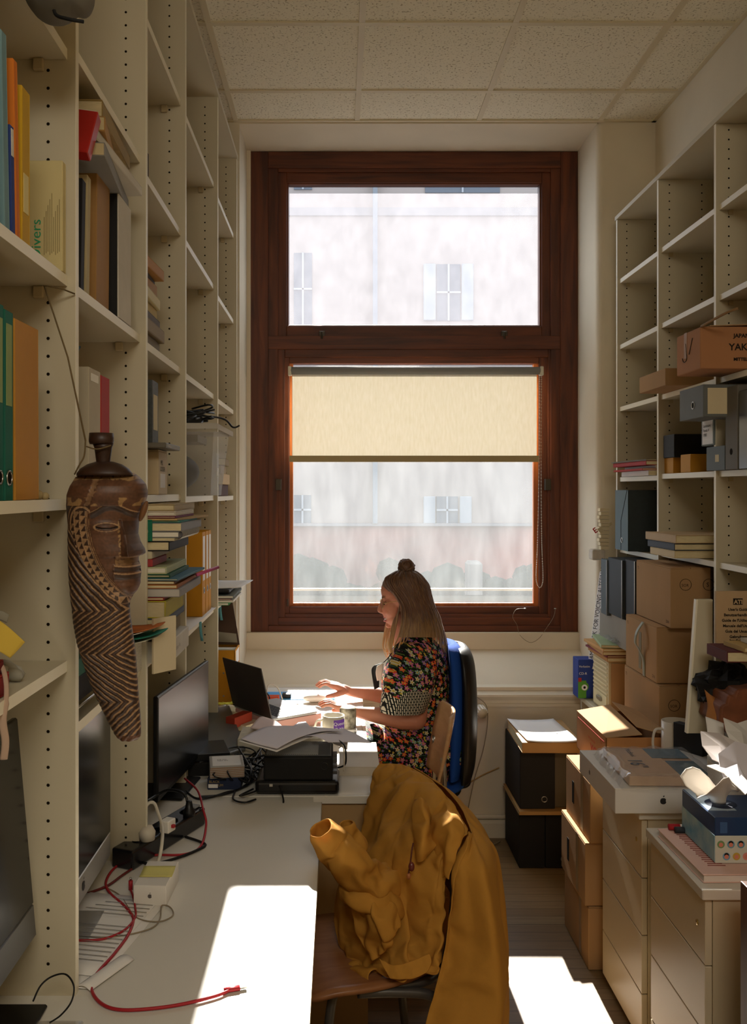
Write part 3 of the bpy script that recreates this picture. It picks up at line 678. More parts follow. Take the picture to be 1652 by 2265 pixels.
stk('white paperback under the topmost book of the third bay pile', 388, 1.614, .012, '#cfc6b4', .30, pages=pages_w)
stk('tan paperback on top of the third bay pile', 386, 1.6265, .018, '#a8946c', .33)
fb = tag(MB().box(-.003, .003, -.004, .075, 0, .14).build('foam_board', mat('foam_board', '#d3c5a5', .8), loc=(Xat(318, 2.37)+.005, 2.33, 0)), 'cream foam board strip sticking out beside the third bay pile', 'board')
fb.location = (-.47, 2.335, 1.215); fb.data.transform(Matrix.Rotation(radians(-35), 4, 'Z'))
# bay 3
bn = thing('storage_bin', 'translucent plastic storage bin packed with dark gear in the fourth bay', 'bin', (-.58, 3.25, 1.6605))
def frus(mb, a0, a1, b0, b1, c0, c1, d0, d1, z0, z1): mb.hexa([(a0,b0,z0),(a1,b0,z0),(a1,b1,z0),(a0,b1,z0),(c0,d0,z1),(c1,d0,z1),(c1,d1,z1),(c0,d1,z1)])
q = MB(); A = [(-.14,-.14),(.145,-.14),(.145,.14),(-.14,.14)]; Bq = [(-.16,-.22),(.168,-.22),(.168,.2),(-.16,.2)]
for i in range(4):
    j = (i+1) % 4; q.quad((*A[i], .002), (*A[j], .002), (*Bq[j], .235), (*Bq[i], .235))
q.quad((*A[0], .002), (*A[3], .002), (*A[2], .002), (*A[1], .002))
q.build('bin_body', thin('milky_plastic', '#cfc8bb', .22, .4, gloss=.1, rough=.25), bn)
q = MB()
for i in range(4):
    j = (i+1) % 4; e = 1.07
    q.quad((*Bq[i], .235), (*Bq[j], .235), (Bq[j][0]*e, Bq[j][1]*e, .24), (Bq[i][0]*e, Bq[i][1]*e, .24)); q.quad((Bq[i][0]*e, Bq[i][1]*e, .222), (Bq[j][0]*e, Bq[j][1]*e, .222), (Bq[j][0]*e, Bq[j][1]*e, .24), (Bq[i][0]*e, Bq[i][1]*e, .24))
q.build('bin_rim', thin('milky_rim', '#d8d2c6', .75, .3, gloss=.1, rough=.2), bn, solid=.002)
MB().box(.152, .1545, -.03, .0, .07, .15).build('label', paper, bn)
dkgear = mat('dark_gear', '#2c2a29', .6, var=.4, vs=20)
tag(MB().ell((0, 0, .075), (.11, .1, .07)).build('adapter_bundle', dkgear, loc=(-.60, 3.23, 1.67)), 'dark bundle of adapters seen through the plastic bin', 'cable')
tag(MB().box(-.1, .11, -.12, .1, 0, .025).build('grey_envelope', cmat('#8f8678'), loc=(-.59, 3.24, 1.845)), 'brown envelope lying on top inside the plastic bin', 'envelope')
random.seed(21)
for i in range(6):
    pts = [Vector((-.58+random.uniform(-.1, .14), 3.2+random.uniform(-.15, .12), 1.90+random.uniform(.0, .075))) for _ in range(7)]
    if i == 5: pts += [P(490, 925, 3.3), P(515, 945, 3.3), P(530, 941, 3.3)]
    cable('tangled black cable heaped on the translucent bin' if i < 5 else 'black plug lead poking out sideways from the bin heap', pts, .0035, black, group='cables heaped on the bin' if i < 5 else None)
pb_ = thing('power_adapter', 'black power adapter among the cables on the bin', 'adapter', (-.53, 3.2, 1.905), .4); MB().box(-.05, .05, -.03, .03, 0, .035).build('body', black, pb_, bevel=.006, seg=3); MB().tube([(.05, 0, .018), (.075, 0, .02)], .005).build('strain_relief', black, pb_)
sheet('loose white paper lying on the shelf under the yellow binders', [(-.80, 3.1), (-.505, 3.05), (-.495, 3.70), (-.78, 3.72)], 1.2065, paper, t=.001, curl=.002)
for i, (a_, b_) in enumerate(((445, 452), (453, 458.6), (459.2, 464.5))):
    y0, y1 = lu(a_, b_); binder_up(('first', 'middle', 'farthest')[i]+' of the three yellow ring binders on the fourth bay', XF+.004, y0, y1, 1.2085, .315, .27, '#c78a1c', group='yellow ring binders', lab=(.42, .95), hole_z=.3)
# bay 4
tag(MB().box(-.08, 0, 0, .03, 0, .10).build('white_card_box', whitepl, loc=(-.515, 3.80, 2.069), bevel=.004), 'small white box at the near end of the farthest bay', 'box')
for i, (c_, t, e, nm) in enumerate((('#4c2a1c', .05, -.01, 'dark brown book at the bottom of'), ('#c9ae82', .045, 0, 'tan book in the middle of'), ('#b8a27c', .035, -.012, 'beige book above the tan book in'), ('#8f7a58', .03, .004, 'brown box on top of'))):
    book_flat(nm+' the small pile beside the plastic bin', -.7, -.50+e, 3.95, 4.2, 1.656+(0, .051, .097, .133)[i], t, c_, rz=.03*(i-1), soft=True)
tag(MB().box(-.14, .0, 0, .26, 0, .022).build('black_tray', black, loc=(-.46, 3.86, 1.245), bevel=.008, seg=2), 'black plastic case on the paper pile of the farthest bay', 'case')
for i, (c_, t, e, nm) in enumerate((('#2c8a3c', .012, .0, 'bright green folder at the bottom of'), ('#d0cabc', .010, .02, 'white papers second from the bottom of'), ('#7a2f28', .006, .01, 'dark red folder in'), ('#5f6660', .012, .02, 'grey folder under the black case in'))):
    book_flat(nm+' the farthest low pile', -.75, -.46+e, 3.83, 4.15, 1.201+(0, .0125, .023, .0295)[i], t, c_, soft=True, pages=pages_w, name='folder')
sheet('white paper jutting far out over the window reveal', [(-.70, 3.86), (-.415, 3.88), (-.39, 4.17), (-.68, 4.2)], 1.269, paper, curl=.004, t=.002)
sheet('second white paper jutting out just below the top one', [(-.70, 3.9), (-.43, 3.92), (-.415, 4.1), (-.68, 4.12)], 1.2435+.02, paper, curl=.003, t=.0015)
bm = cmat('#6fb3bd')
for i, (px, py0, py1, Y) in enumerate(((443, 1375, 1418, 3.36), (481, 1330, 1380, 4.0), (486, 1330, 1372, 4.05))):
    rows = [[P(px-3+3*k+4*(j/5)**2*(1 if i != 1 else -.3), py0+(py1-py0)*j/5, Y) for j in range(6)] for k in (0, 2)]
    o0 = rows[0][0].copy(); rows = [[p-o0 for p in r] for r in rows]
    tag(MB().grid(rows).build('bookmark_ribbon', bm, loc=o0, solid=.0008), ('pale blue paper strip hanging below the yellow binders', 'pale blue strip hanging from the farthest low shelf, left one', 'pale blue strip hanging from the farthest low shelf, right one')[i], 'ribbon')
yb = thing('magazine_file', 'yellow magazine file standing on the desk behind the laptop', 'file', (-.456, 4.03, .73))
q = MB(); q.prism([(0, 0, 0), (0, 0, .25), (0, .18, .25), (0, .18, 0)], (-.004, 0, 0)); q.box(-.24, 0, 0, .004, 0, .25); q.box(-.24, 0, .176, .18, 0, .25); q.box(-.24, 0, 0, .18, 0, .003)
q.build('body', cmat('#c0841a'), yb, bevel=.001); MB().box(.0, .001, .03, .15, .18, .24).build('spine_label', paper, yb); q = MB(); [q.disc((-.05-.0*k, -.0006, .05+.1*k), .004) for k in range(2)]; q.build('rivet', metal, yb)
MB().box(-.23, -.01, .01, .17, .01, .235).build('page_block', pages_w, yb)
pp = thing('picture_board', 'dark brown poster board leaning above the yellow magazine file', 'poster', (-.55, 4.16, .983))
q = MB(); q.prism([(-.25, 0, 0), (.10, 0, 0), (.065, .01, .2), (-.25, .01, .2)], (0, .006, 0)); q.build('board', cmat('#4c382c'), pp)
q = MB(); q.quad((-.2, -.001, .02), (.09, -.001, .01), (.085, -.0008, .05), (-.2, .0, .08)); q.build('printed_patch', cmat('#8f8878'), pp)
# grey thing high on top of the near unit
gb = thing('cloth_bag', 'dark grey cloth bag slumped over the top near edge of the shelving', 'bag', P(150, 0, 1.52))
q = MB(); q.ell((0, 0, .06), (.05, .09, .10), (0, .3, .2)); q.ell((-.03, 0, .05), (.05, .08, .085)); q.ell((.02, .0, .02), (.022, .05, .045))
oo = q.build('bag_body', mat('grey_cloth', '#6a665c', .9, bump=.4, bs=30), gb); md = oo.modifiers.new('r', 'REMESH'); md.mode = 'VOXEL'; md.voxel_size = .006; md.use_smooth_shade = True
cable('bag cord looping under the grey cloth bag', [P(118, -10, 1.5), P(122, 30, 1.49), P(150, 42, 1.48), P(185, 48, 1.48)], .003, softblack)

# ------------------------------------------------------------------ computers on the near desk
scr = mat('screen_glass', '#0b0c0e', .18, .3)
alu = mat('aluminium', '#b9b7b2', .35, .5, .6)
def fruit(mb, c, u, v, s):
    """small bitten fruit mark drawn on a face spanned by u, v"""
    pts = []
    for k in range(40):
        a = 2*pi*k/40; r = 1.0-.10*cos(2*a)*0-.12*max(0, sin(a))**8-.08*max(0, -sin(a))**10
        x, y = cos(a)*r*.92, sin(a)*r
        d = sqrt((x-1.15)**2+(y-.1)**2)
        if d < .45: f = .45/d; x, y = 1.15+(x-1.15)*f, .1+(y-.1)*f
        pts.append(c+u*(x*s)+v*(y*s))
    mb.add(pts, [tuple(range(40))])
    leaf = [c+u*(s*(.05+.22*sin(t*pi)*sg+.2*t))+v*(s*(1.15+.55*t)) for sg, ts in ((1, [0, .25, .5, .75, 1]), (-1, [.75, .5, .25])) for t in ts]
    mb.add(leaf, [tuple(range(len(leaf)))])
def imac(label, x, y0, y1, zb, tilt, h=.40, chm=None):
    o = thing('desktop_computer', label, 'computer', (x, (y0+y1)/2, DZ)); b = (y1-y0)/2; z0 = zb-DZ
    Mt = Matrix.Translation((0, 0, z0)) @ Matrix.Rotation(radians(-tilt), 4, 'Y')
    MB().box(-.012, 0, -b, b, .058, h, Mt).build('screen', scr, o, bevel=.003)
    MB().box(-.014, -.0005, -b, b, 0, .0575, Mt).build('chin', chm or alu, o, bevel=.002)
    MB().box(-.02, -.0125, -b+.004, b-.004, .004, h-.004, Mt).build('rear_shell', alu, o, bevel=.003)
    q = MB(); fruit(q, Mt @ Vector((.0006, -b+.24, .029)), Vector((0, 1, 0)), Vector((0, 0, 1)), .011); q.build('logo', black, o)
    q = MB(); q.box(-.11, -.095, -.07, .07, .003, z0+.14); q.box(-.105, -.02, -.07, .07, z0+.13, z0+.145); q.box(-.13, .03, -.07, .07, 0, .004); q.build('stand', alu, o, bevel=.002)
    return o
im1 = imac('all in one computer with dark chin at the left frame edge', -.553, 1.19, 1.683, .867, 5, chm=mat('dark_chin', '#3c3b39', .35, .5))
im2 = imac('all in one computer standing behind the nearest shelf upright', -.557, 1.765, 2.243, .79, 0, h=.395)
mo = thing('monitor', 'large black widescreen monitor standing in front of the third bay', 'monitor', (-.488, 2.925, DZ), math.atan2(3.21-2.64, .065)-pi/2)
q = MB(); q.box(-.014, 0, -.287, .287, .052, .358); q.build('bezel', black, mo, bevel=.003)
MB().box(0, .0008, -.279, .279, .066, .351).build('screen', mat('matt_screen', '#17181a', .28, .5), mo)
MB().box(-.05, -.014, -.16, .16, .1, .28).build('rear_shell', black, mo, bevel=.01)
MB().box(-.07, -.05, -.04, .04, .004, .2).box(-.14, .02, -.11, .11, 0, .008).build('stand', black, mo, bevel=.003)
mo.rotation_euler = (0, 0, -math.atan2(.065, .57))
# power strip
psx = thing('power_strip', 'long black power strip on the near desk under the monitor', 'power strip', (-.465, 2.49, DZ), -math.atan2(.104, .25))
ps = MB(); ps.box(-.035, .03, -.20, .15, 0, .05); ps.build('housing', mat('gloss_black', '#17171a', .2, .6), psx, bevel=.006, seg=3)
for k in range(4): q = MB(); q.lathe([(.0, .0505), (.017, .0505), (.019, .052), (.019, .0505)], (0, -.13+.075*k, 0), 20); q.build('socket', black, psx)
MB().box(-.02, .015, .12, .148, .0505, .056).build('switch', mat('grey_switch', '#8a8a88', .4), psx, bevel=.002)
ww = mat('white_cord', '#cfc8b8', .45)
ch_ = thing('usb_charger', 'small white cube charger plugged in the power strip', 'charger', (-.452, 2.425, DZ+.052), -.4); MB().box(-.014, .014, -.018, .018, 0, .032).build('body', whitepl, ch_, bevel=.003, seg=2); MB().box(.006, .022, -.005, .005, .012, .02).build('red_plug', mat('red_cord', '#a8242c', .45), ch_, bevel=.001)
pl_ = thing('black_plug', 'black angled plug standing in the power strip', 'plug', (-.415, 2.545, DZ+.051)); MB().lathe([(.017, 0), (.017, .012), (.011, .022), (.008, .04), (.0, .041)]).build('plug_body', black, pl_)
wp = thing('white_plug', 'large white plug half hidden by the shelf upright', 'plug', (-.495, 2.37, DZ+.051)); MB().lathe([(.02, 0), (.022, .02), (.014, .035), (.0, .037)]).build('plug_body', ww, wp)
cable('white mains lead arching over the power strip', [P(318, 1790, 2.40), P(330, 1776, 2.42), P(342, 1778, 2.42), P(350, 1800, 2.40), P(359, 1830, 2.36), P(358, 1865, 2.28), P(352, 1900, 2.26), P(345, 1912, 2.25)], .0045, ww)
cable('black mains lead running from the black plug behind the monitor', [P(415, 1778, 2.56), P(410, 1760, 2.57), P(395, 1750, 2.58), P(370, 1748, 2.6), P(345, 1760, 2.6), P(325, 1772, 2.55)], .004, black)
redc = mat('red_cord', '#a8242c', .45)
rc = [(1205, 360), (1290, 440), (1325, 560), (1345, 660), (1310, 800), (1200, 855), (1000, 860), (850, 885), (740, 950), (690, 1040), (720, 1110), (800, 1180), (860, 1250), (868, 1300), (830, 1390), (740, 1510), (650, 1610), (600, 1690), (610, 1770), (680, 1840), (800, 1870), (1000, 1860), (1200, 1830), (1400, 1780), (1490, 1745)]
rz_ = [.78, .79, .79, .76, .737]+[.735]*20
cable('long red charging cable looping over the near desk', [D(x/2.95, 1600+y/2.95, z) for (x, y), z in zip(rc, rz_)], .0032, redc, name='charging_cable')
rp = thing('cable_plug', 'red plug end of the charging cable in the sun patch', 'plug', D(516, 2187, .735), .35); MB().tube([(-.018, 0, 0), (.012, 0, 0)], [.006, .007], 10, flat=.7).build('plug_body', redc, rp); MB().box(.012, .026, -.004, .004, -.002, .002).build('plug_tip', metal, rp)
rc = [(940, 800), (948, 860), (900, 920), (800, 990), (700, 1060), (570, 1110)]
cable('dark red cable running from the power strip toward the shelf', [D(x/2.95, 1600+y/2.95) for x, y in rc], .003, mat('dark_red_cord', '#6a2420', .5), name='charging_cable')
rc = [(850, 1075), (868, 1130), (882, 1200), (880, 1270), (810, 1350), (700, 1400), (600, 1415), (480, 1415)]
cable('red cable with a loose connector beside the phone box', [D(x/2.95, 1600+y/2.95, .736) for x, y in rc], .0025, redc, name='charging_cable')
pg_ = thing('cable_plug', 'small red connector standing up beside the phone box', 'plug', D(289, 1968, .735)); MB().tube([(0, 0, 0), (0, 0, .022)], .005, 10).build('plug_body', redc, pg_); MB().tube([(0, 0, .022), (0, 0, .029)], .0025, 8).build('plug_tip', metal, pg_)
gc = mat('beige_cord', '#8d7f68', .5)
rc = [(700, 1075), (780, 1120), (830, 1190), (880, 1260), (960, 1290), (1060, 1290), (1130, 1250), (1110, 1200), (1055, 1190), (1045, 1270), (1000, 1330), (880, 1370), (720, 1395), (560, 1390), (490, 1380)]
cable('thin beige lead looping beside the phone box', [D(x/2.95, 1600+y/2.95, .734) for x, y in rc], .0016, gc, name='thin_cable')
rc = [(700, 1080), (620, 1100), (560, 1105)]
cable('thin grey lead running under the shelf upright', [D(x/2.95, 1600+y/2.95, .734) for x, y in [(790, 1130), (860, 1150), (960, 1170), (1040, 1160)]], .0015, gc, name='thin_cable')
rc = [(1210, 740), (1300, 770), (1340, 795), (1280, 830), (1180, 870), (1060, 905), (960, 915), (930, 900)]
cable('black lead folded on the desk in front of the power strip', [D(x/2.95, 1600+y/2.95, .735) for x, y in rc], .0035, softblack)
rc = [(1210, 440), (1280, 490), (1380, 480), (1480, 450), (1560, 430), (1640, 370), (1700, 300)]
cable('black lead crossing the desk joint toward the monitor', [D(x/2.95, 1600+y/2.95, .736) for x, y in rc], .0035, black)
# screen-side cables under the computers
for i, pts in enumerate(([(490, 770), (540, 720), (600, 680)], [(490, 790), (560, 775), (620, 760)], [(490, 860), (560, 865), (600, 840)], [(495, 890), (560, 915), (600, 905), (620, 880)])):
    cable(('dark red lead behind the computer chin, topmost in the gap', 'black lead behind the computer chin, just under the red one', 'dark red lead behind the computer chin, third from the top', 'black lead behind the computer chin, lowest in the gap')[1-i if i < 2 else 5-i], [D(x/2.95, 1600+y/2.95, .736)+Vector((-.1, .1, 0)) for x, y in pts], .0028, softblack if i % 2 else redc, group='leads behind the computer chin')
px_ = thing('phone_box', 'small white phone box with a yellow note on it', 'box', (-.430, 2.17, DZ), -.03)
MB().box(-.0375, .0375, -.07, .07, 0, .048).build('lid', mat('white_card', '#ddd8cf', .5), px_, bevel=.0012); MB().box(-.0365, .0365, -.069, .069, -.0, .003).build('tray', whitepl, px_)
q = MB(); fruit(q, Vector((0, -.0706, .024)), Vector((1, 0, 0)), Vector((0, 0, 1)), .005); q.build('logo', mat('logo_grey', '#5a5552', .4), px_)
nt_ = tag(MB().grid([[Vector((-.038+.076*u/6, -.02+.052*v/6, .001+.006*(u/6-.5)**2*0+.004*(v/6)**3)) for v in range(7)] for u in range(7)]).build('sticky_note', mat('sticky_pale', '#d8cf7c', .8), loc=(-.428, 2.165, DZ+.0485), solid=.0006), 'pale yellow sticky note on the white phone box', 'note')
for i, (c_, z_) in enumerate((([(-.413, 2.13), (-.48, 1.79), (-.70, 1.83), (-.63, 2.17)], .7325), ([(-.398, 2.115), (-.468, 1.745), (-.69, 1.78), (-.62, 2.16)], .7306))):
    sheet(('printed sheet lying by the nearest upright, upper one', 'white sheet curling at the nearest upright, lower one')[i], c_, z_, paper, curl=.003)
pl0 = thing('notes_text', None, None) if False else None
psh = [o for o in C.objects if o.get('label', '').startswith('printed sheet lying by')][0]
q = MB(); du = Vector((-.067, -.34, 0)).normalized(); dv = Vector((-.22, .04, 0)).normalized()
for k in range(16):
    if k in (5, 6): continue
    a = Vector((.14, .15, .0048))+du*(.018*k+.02)-du*0; q.quad(a, a+dv*(.10+.015*(k % 4)), a+dv*(.10+.015*(k % 4))+du*.003, a+du*.003)
q.build('printed_lines', mat('grey_ink', '#8f8c88', .8), psh)
tag(MB().grid([[Vector((.0+.035*u/8, .0+.13*v/8, .002+.006*sin(pi*u/8))) for v in range(9)] for u in range(9)]).build('folded_paper', paper, loc=D(168, 2185, .733), rz=-.45, solid=.001), 'folded white paper at the foot of the nearest upright', 'paper')
cable('black lead looping at the foot of the nearest upright', [P(73, 2215, 1.65), P(90, 2180, 1.66), P(115, 2160, 1.67), P(145, 2155, 1.66), P(163, 2180, 1.63), P(158, 2215, 1.60), P(135, 2245, 1.60), P(110, 2262, 1.60)], .0016, softblack, name='thin_cable')
tb = thing('tablet', 'dark glossy tablet lying at the bottom left corner', 'tablet', (-.66, 1.60, DZ), 0); MB().box(-.10, .125, -.15, .09, 0, .008).build('body', scr, tb, bevel=.003)
ac = thing('acrylic_tray', 'small clear acrylic tray at the bottom left edge', 'tray', (-.50, 1.60, DZ)); MB().box(-.045, .045, -.04, .04, 0, .006).build('tray', thin('clear_acrylic', '#d8d4c8', .3, gloss=.15), ac, bevel=.002)
# ------------------------------------------------------------------ the window desk
def qbox(label, cat, name, x0, x1, y0, y1, z0, z1, m, rz=0., bev=.002, group=None):
    q = MB(); q.box(-(x1-x0)/2, (x1-x0)/2, -(y1-y0)/2, (y1-y0)/2, 0, z1-z0)
    return tag(q.build(name, m, loc=((x0+x1)/2, (y0+y1)/2, z0), rz=rz, bevel=bev, seg=2), label, cat, group)

# black base unit and mini computer on it
bs = thing('docking_station', 'wide flat black device under the mini computer', 'device', (-.127, 2.94, DZ))
MB().box(-.135, .127, -.075, .075, .003, .045).build('body', mat('satin_black', '#101011', .3, .5), bs, bevel=.012, seg=3)
q = MB(); q.box(-.09, -.08, -.0756, -.0745, .028, .036); q.build('status_light', mat('pale_led', '#b8b4a8', .5), bs)
pc = thing('mini_computer', 'black box shaped mini computer with a perforated grey top', 'computer', (-.128, 2.955, .775))
MB().box(-.108, .108, -.085, .085, 0, .074).build('body', softblack, pc, bevel=.006, seg=2)
MB().box(-.104, .104, -.08, .08, .074, .078).build('lid', mat('lid_grey', '#55585a', .4, .5), pc, bevel=.002)
gr = bpy.data.materials.new('perforated_grille'); gr.use_nodes = True
nt = gr.node_tree; N = nt.nodes.new; L = nt.links.new; b = nt.nodes['Principled BSDF']
tc = N('ShaderNodeTexCoord'); br = N('ShaderNodeTexBrick'); br.offset = .5; br.inputs['Scale'].default_value = 1; br.inputs['Brick Width'].default_value = .006; br.inputs['Row Height'].default_value = .006; br.inputs['Mortar Size'].default_value = .0016
br.inputs['Color1'].default_value = lin('#17181a'); br.inputs['Color2'].default_value = lin('#17181a'); br.inputs['Mortar'].default_value = lin('#b4b8ba')
L(tc.outputs['Object'], br.inputs['Vector']); L(br.outputs[0], b.inputs['Base Color']); b.inputs['Roughness'].default_value = .4
MB().box(-.100, .062, -.075, .07, .078, .0792).build('grille', gr, pc)
MB().ring((.082, -.0856, .045), .011, .0012, (0, -1, 0)).build('power_button', mat('button_ring', '#2a2a2c', .25), pc)
q = MB(); [q.box(.108, .122, -.06, -.03, .012+.018*k, .022+.018*k) for k in range(4)]; q.build('connector', mat('plug_grey', '#4a4a4c', .3, .5), pc, bevel=.001)
cable('pale lead hanging at the right side of the mini computer', [Vector((0.0, 2.93, .86)), Vector((.012, 2.9, .875)), Vector((.016, 2.88, .84)), Vector((.014, 2.885, .80))], .0022, ww)
cable('black lead rising over the mini computer right side', [Vector((-.004, 2.92, .80)), Vector((.02, 2.9, .82)), Vector((.018, 2.91, .87)), Vector((-.0, 2.96, .875))], .003, black)
# sheets thrown over the computer
def bent(label, rows, m=paper, t=.0012, name='sheet_of_paper', nu=5, nv=5, fl=False):
    o0 = Vector(rows[0][0]); r = [[Vector(p)-o0 for p in q] for q in rows]
    return tag(MB().grid(loft(r, nu, nv), not fl).build(name, m, loc=o0, solid=t), label, 'paper')
lp = mat('lilac_paper', '#dcd8e2', .75, .2)
bent('upper printed sheet draped across the mini computer', [[P(533, 1634, 2.80), P(570, 1646, 2.78), P(613, 1656, 2.76)], [P(560, 1619, 2.95), P(625, 1627, 2.90), P(660, 1632, 2.88)], [P(600, 1606, 3.1), P(680, 1612, 3.04), P(710, 1618, 3.0)], [P(680, 1607, 3.15), P(740, 1612, 3.08), P(763, 1616, 3.05)]], lp)
bent('second sheet under the upper printed one on the mini computer', [[P(528, 1639, 2.80), P(570, 1651, 2.78), P(612, 1663, 2.76)], [P(555, 1626, 2.95), P(620, 1634, 2.90), P(665, 1640, 2.88)], [P(600, 1613, 3.1), P(680, 1620, 3.04), P(716, 1622, 3.0)], [P(680, 1612, 3.15), P(740, 1617, 3.08), P(758, 1619, 3.05)]], paper)
bent('white sheet sliding off the right side of the mini computer', [[P(640, 1634, 2.92), P(690, 1628, 2.92), P(727, 1642, 2.90)], [P(690, 1620, 3.05), P(740, 1624, 3.02), P(775, 1642, 2.98)], [P(760, 1612, 3.18), P(790, 1625, 3.12), P(822, 1643, 3.05)]], lp)
bent('small white slip under the sheets right of the mini computer', [[P(735, 1644, 2.98), P(768, 1658, 2.96)], [P(745, 1630, 3.04), P(770, 1634, 3.04)]], paper)
q = MB(); [q.box(-.02, .02, 0, .0012, 0, .0006) for k in range(1)]
bent('large yellow sticky note curling over the low near shelf', [[P(-40, 1350, 1.40), P(-45, 1395, 1.40), P(-30, 1440, 1.42)], [P(10, 1380, 1.44), P(0, 1415, 1.44), P(-5, 1440, 1.44)], [P(55, 1420, 1.46), P(40, 1437, 1.46), P(22, 1455, 1.46)]], mat('sticky_yellow', '#d3b548', .8), .002, 'sticky_note')
bent('crumpled grey slip above the large yellow sticky note', [[P(-30, 1345, 1.42), P(-30, 1365, 1.42)], [P(5, 1352, 1.44), P(0, 1372, 1.44)], [P(20, 1360, 1.45), P(14, 1378, 1.45)]], mat('grey_slip', '#8a8678', .8), .002)
# cables tangled left of the computer
random.seed(33)
for i in range(9):
    a = Vector((random.uniform(-.40, -.30), random.uniform(2.95, 3.15), .735)); pts = [a]
    for k in range(5): pts.append(Vector((-.30+random.uniform(-.10, .055), 3.0+random.uniform(-.14, .22), .74+random.uniform(0, .055))))
    pts.append(Vector((-.25, 2.95+.015*i, .75+.006*i)))
    cable('black lead in the tangle left of the mini computer', pts, random.choice((.0026, .0032)), black, group='tangled leads by the mini computer')
for i, pts in enumerate(([(440, 1762), (490, 1758), (530, 1745), (560, 1728), (590, 1700)], [(520, 1750), (516, 1768), (540, 1775), (566, 1768)], [(560, 1745), (530, 1760), (560, 1752), (600, 1735)])):
    cable(('black lead leaving the base device toward the monitor', 'black lead curling in front of the desk joint', 'short black lead beside the base device front')[i], [D(x, y, .737+.004*i) for x, y in pts], .003, black)
cable('black lead looping down over the front of the base device', [P(618, 1738, 2.855), P(625, 1760, 2.83), P(627, 1775, 2.80), P(620, 1787, 2.795), P(600, 1783, 2.80), P(585, 1772, 2.83)], .0026, black)
# left part
bx_ = qbox('dark blue product box under the silver drive', 'box', 'product_box', -.418, -.312, 2.92, 3.04, DZ, .767, cmat('#27304a'))
lt = thing('box_lettering', None, None) if False else None
lettering('BLACK\nPREMIUM', .011, bx_, (-.048, -.0605, .022), FRONT, mat('gold_print', '#a98f52', .6))
q = MB(); q.box(-.05, -.02, -.0606, -.060, .006, .018); q.build('label', paper, bx_)
sv = thing('hard_drive', 'silver ribbed external drive on the dark blue box', 'drive', (-.365, 2.98, .768), .16)
q = MB(); q.box(-.055, .055, -.065, .065, 0, .036)
q.build('body', mat('silver_case', '#b5b2ac', .35, .5, .5), sv, bevel=.002)
q = MB(); [q.box(-.054, .054, -.0665, -.065, .004+.0055*k, .0065+.0055*k) for k in range(6)]; q.build('rib', mat('copper_rib', '#9c7a5c', .4, .5, .5), sv)
MB().box(-.045, .045, -.05, .055, .036, .0366).build('label', paper, sv); lettering('CE FC\n12V 5V', .012, sv, (-.03, .01, .0370), (0, 0, 0), ink)
hd1 = qbox('black hard drive stacked behind the silver drive', 'drive', 'hard_drive', -.50, -.385, 3.08, 3.24, .775, .80, black, .25)
hd2 = qbox('black router box under the black hard drive', 'router', 'router', -.51, -.40, 3.06, 3.22, DZ, .773, softblack, .1)
MB().box(.053, .0585, -.07, .07, .003, .02).build('silver_edge', alu, hd1)
gl_ = thing('tablet', 'grey closed tablet computer lying over the cables', 'tablet', (-.45, 3.5, .775), 0)
q = MB(); c4 = [P(448, 1590, 3.80), P(508, 1584, 3.88), P(543, 1652, 3.24), P(440, 1672, 3.06)]
q.prism([(p.x+.45, p.y-3.5, 0) for p in c4], (0, 0, -.012)); q.build('body', mat('space_grey', '#6c6d6c', .45, .5, .3), gl_, bevel=.005, seg=2)
qbox('stack of paper under the grey tablet', 'paper', 'paper_stack', -.62, -.40, 3.32, 3.60, DZ, .762, mat('paper_pile_edges', '#cfc8b6'))
hp = thing('headphones', 'black padded headphones standing behind the monitor', 'headphones', (-.56, 3.78, DZ), -.5)
q = MB(); arc = [Vector((0, cos(a)*.07, .095+sin(a)*.085)) for a in [pi*k/16 for k in range(-2, 19)]]; q.tube(arc, .010, 10); q.build('headband', softblack, hp)
for s_ in (-1, 1): MB().ell((0, s_*.068, .06), (.022, .018, .045)).build('ear_cushion', softblack, hp)
q = MB()
for k in range(7): q.disc((.0105, -.04+.012*k, .165-.002*abs(k-3)), .002, (1, 0, 0), 6)
q.build('headband_studs', whitepl, hp)
random.seed(8)
for i in range(5):
    cx, cy = -.49+.015*i, 3.95-.02*i
    sheet(('loose cream note beside the yellow magazine file', 'white scrap of paper under the sticky notes', 'torn white sheet under the yellow sticky notes', 'cream slip near the yellow magazine file', 'pale sheet at the foot of the yellow file')[i], [(cx-.06, cy-.09), (cx+.06, cy-.08), (cx+.05, cy+.08), (cx-.05, cy+.06)], .733+.006*i, (creampaper, paper)[i % 2], curl=.008)
for i in range(3):
    tag(MB().grid([[Vector((.05*u/4, .04*v/4, .004+.010*((u/4-.5)**2)*(1+i)+.003*i)) for v in range(5)] for u in range(5)]).build('sticky_note', mat('sticky_yellow2', '#d8cc3c', .8), loc=(-.52+.04*i, 3.9-.035*i, .768+.004*i), rz=.4*i, solid=.0006), ('crumpled yellow sticky note nearest the yellow file', 'yellow sticky note in the middle of the three by the file', 'yellow sticky note lying over the papers near the headphones')[i], 'note')
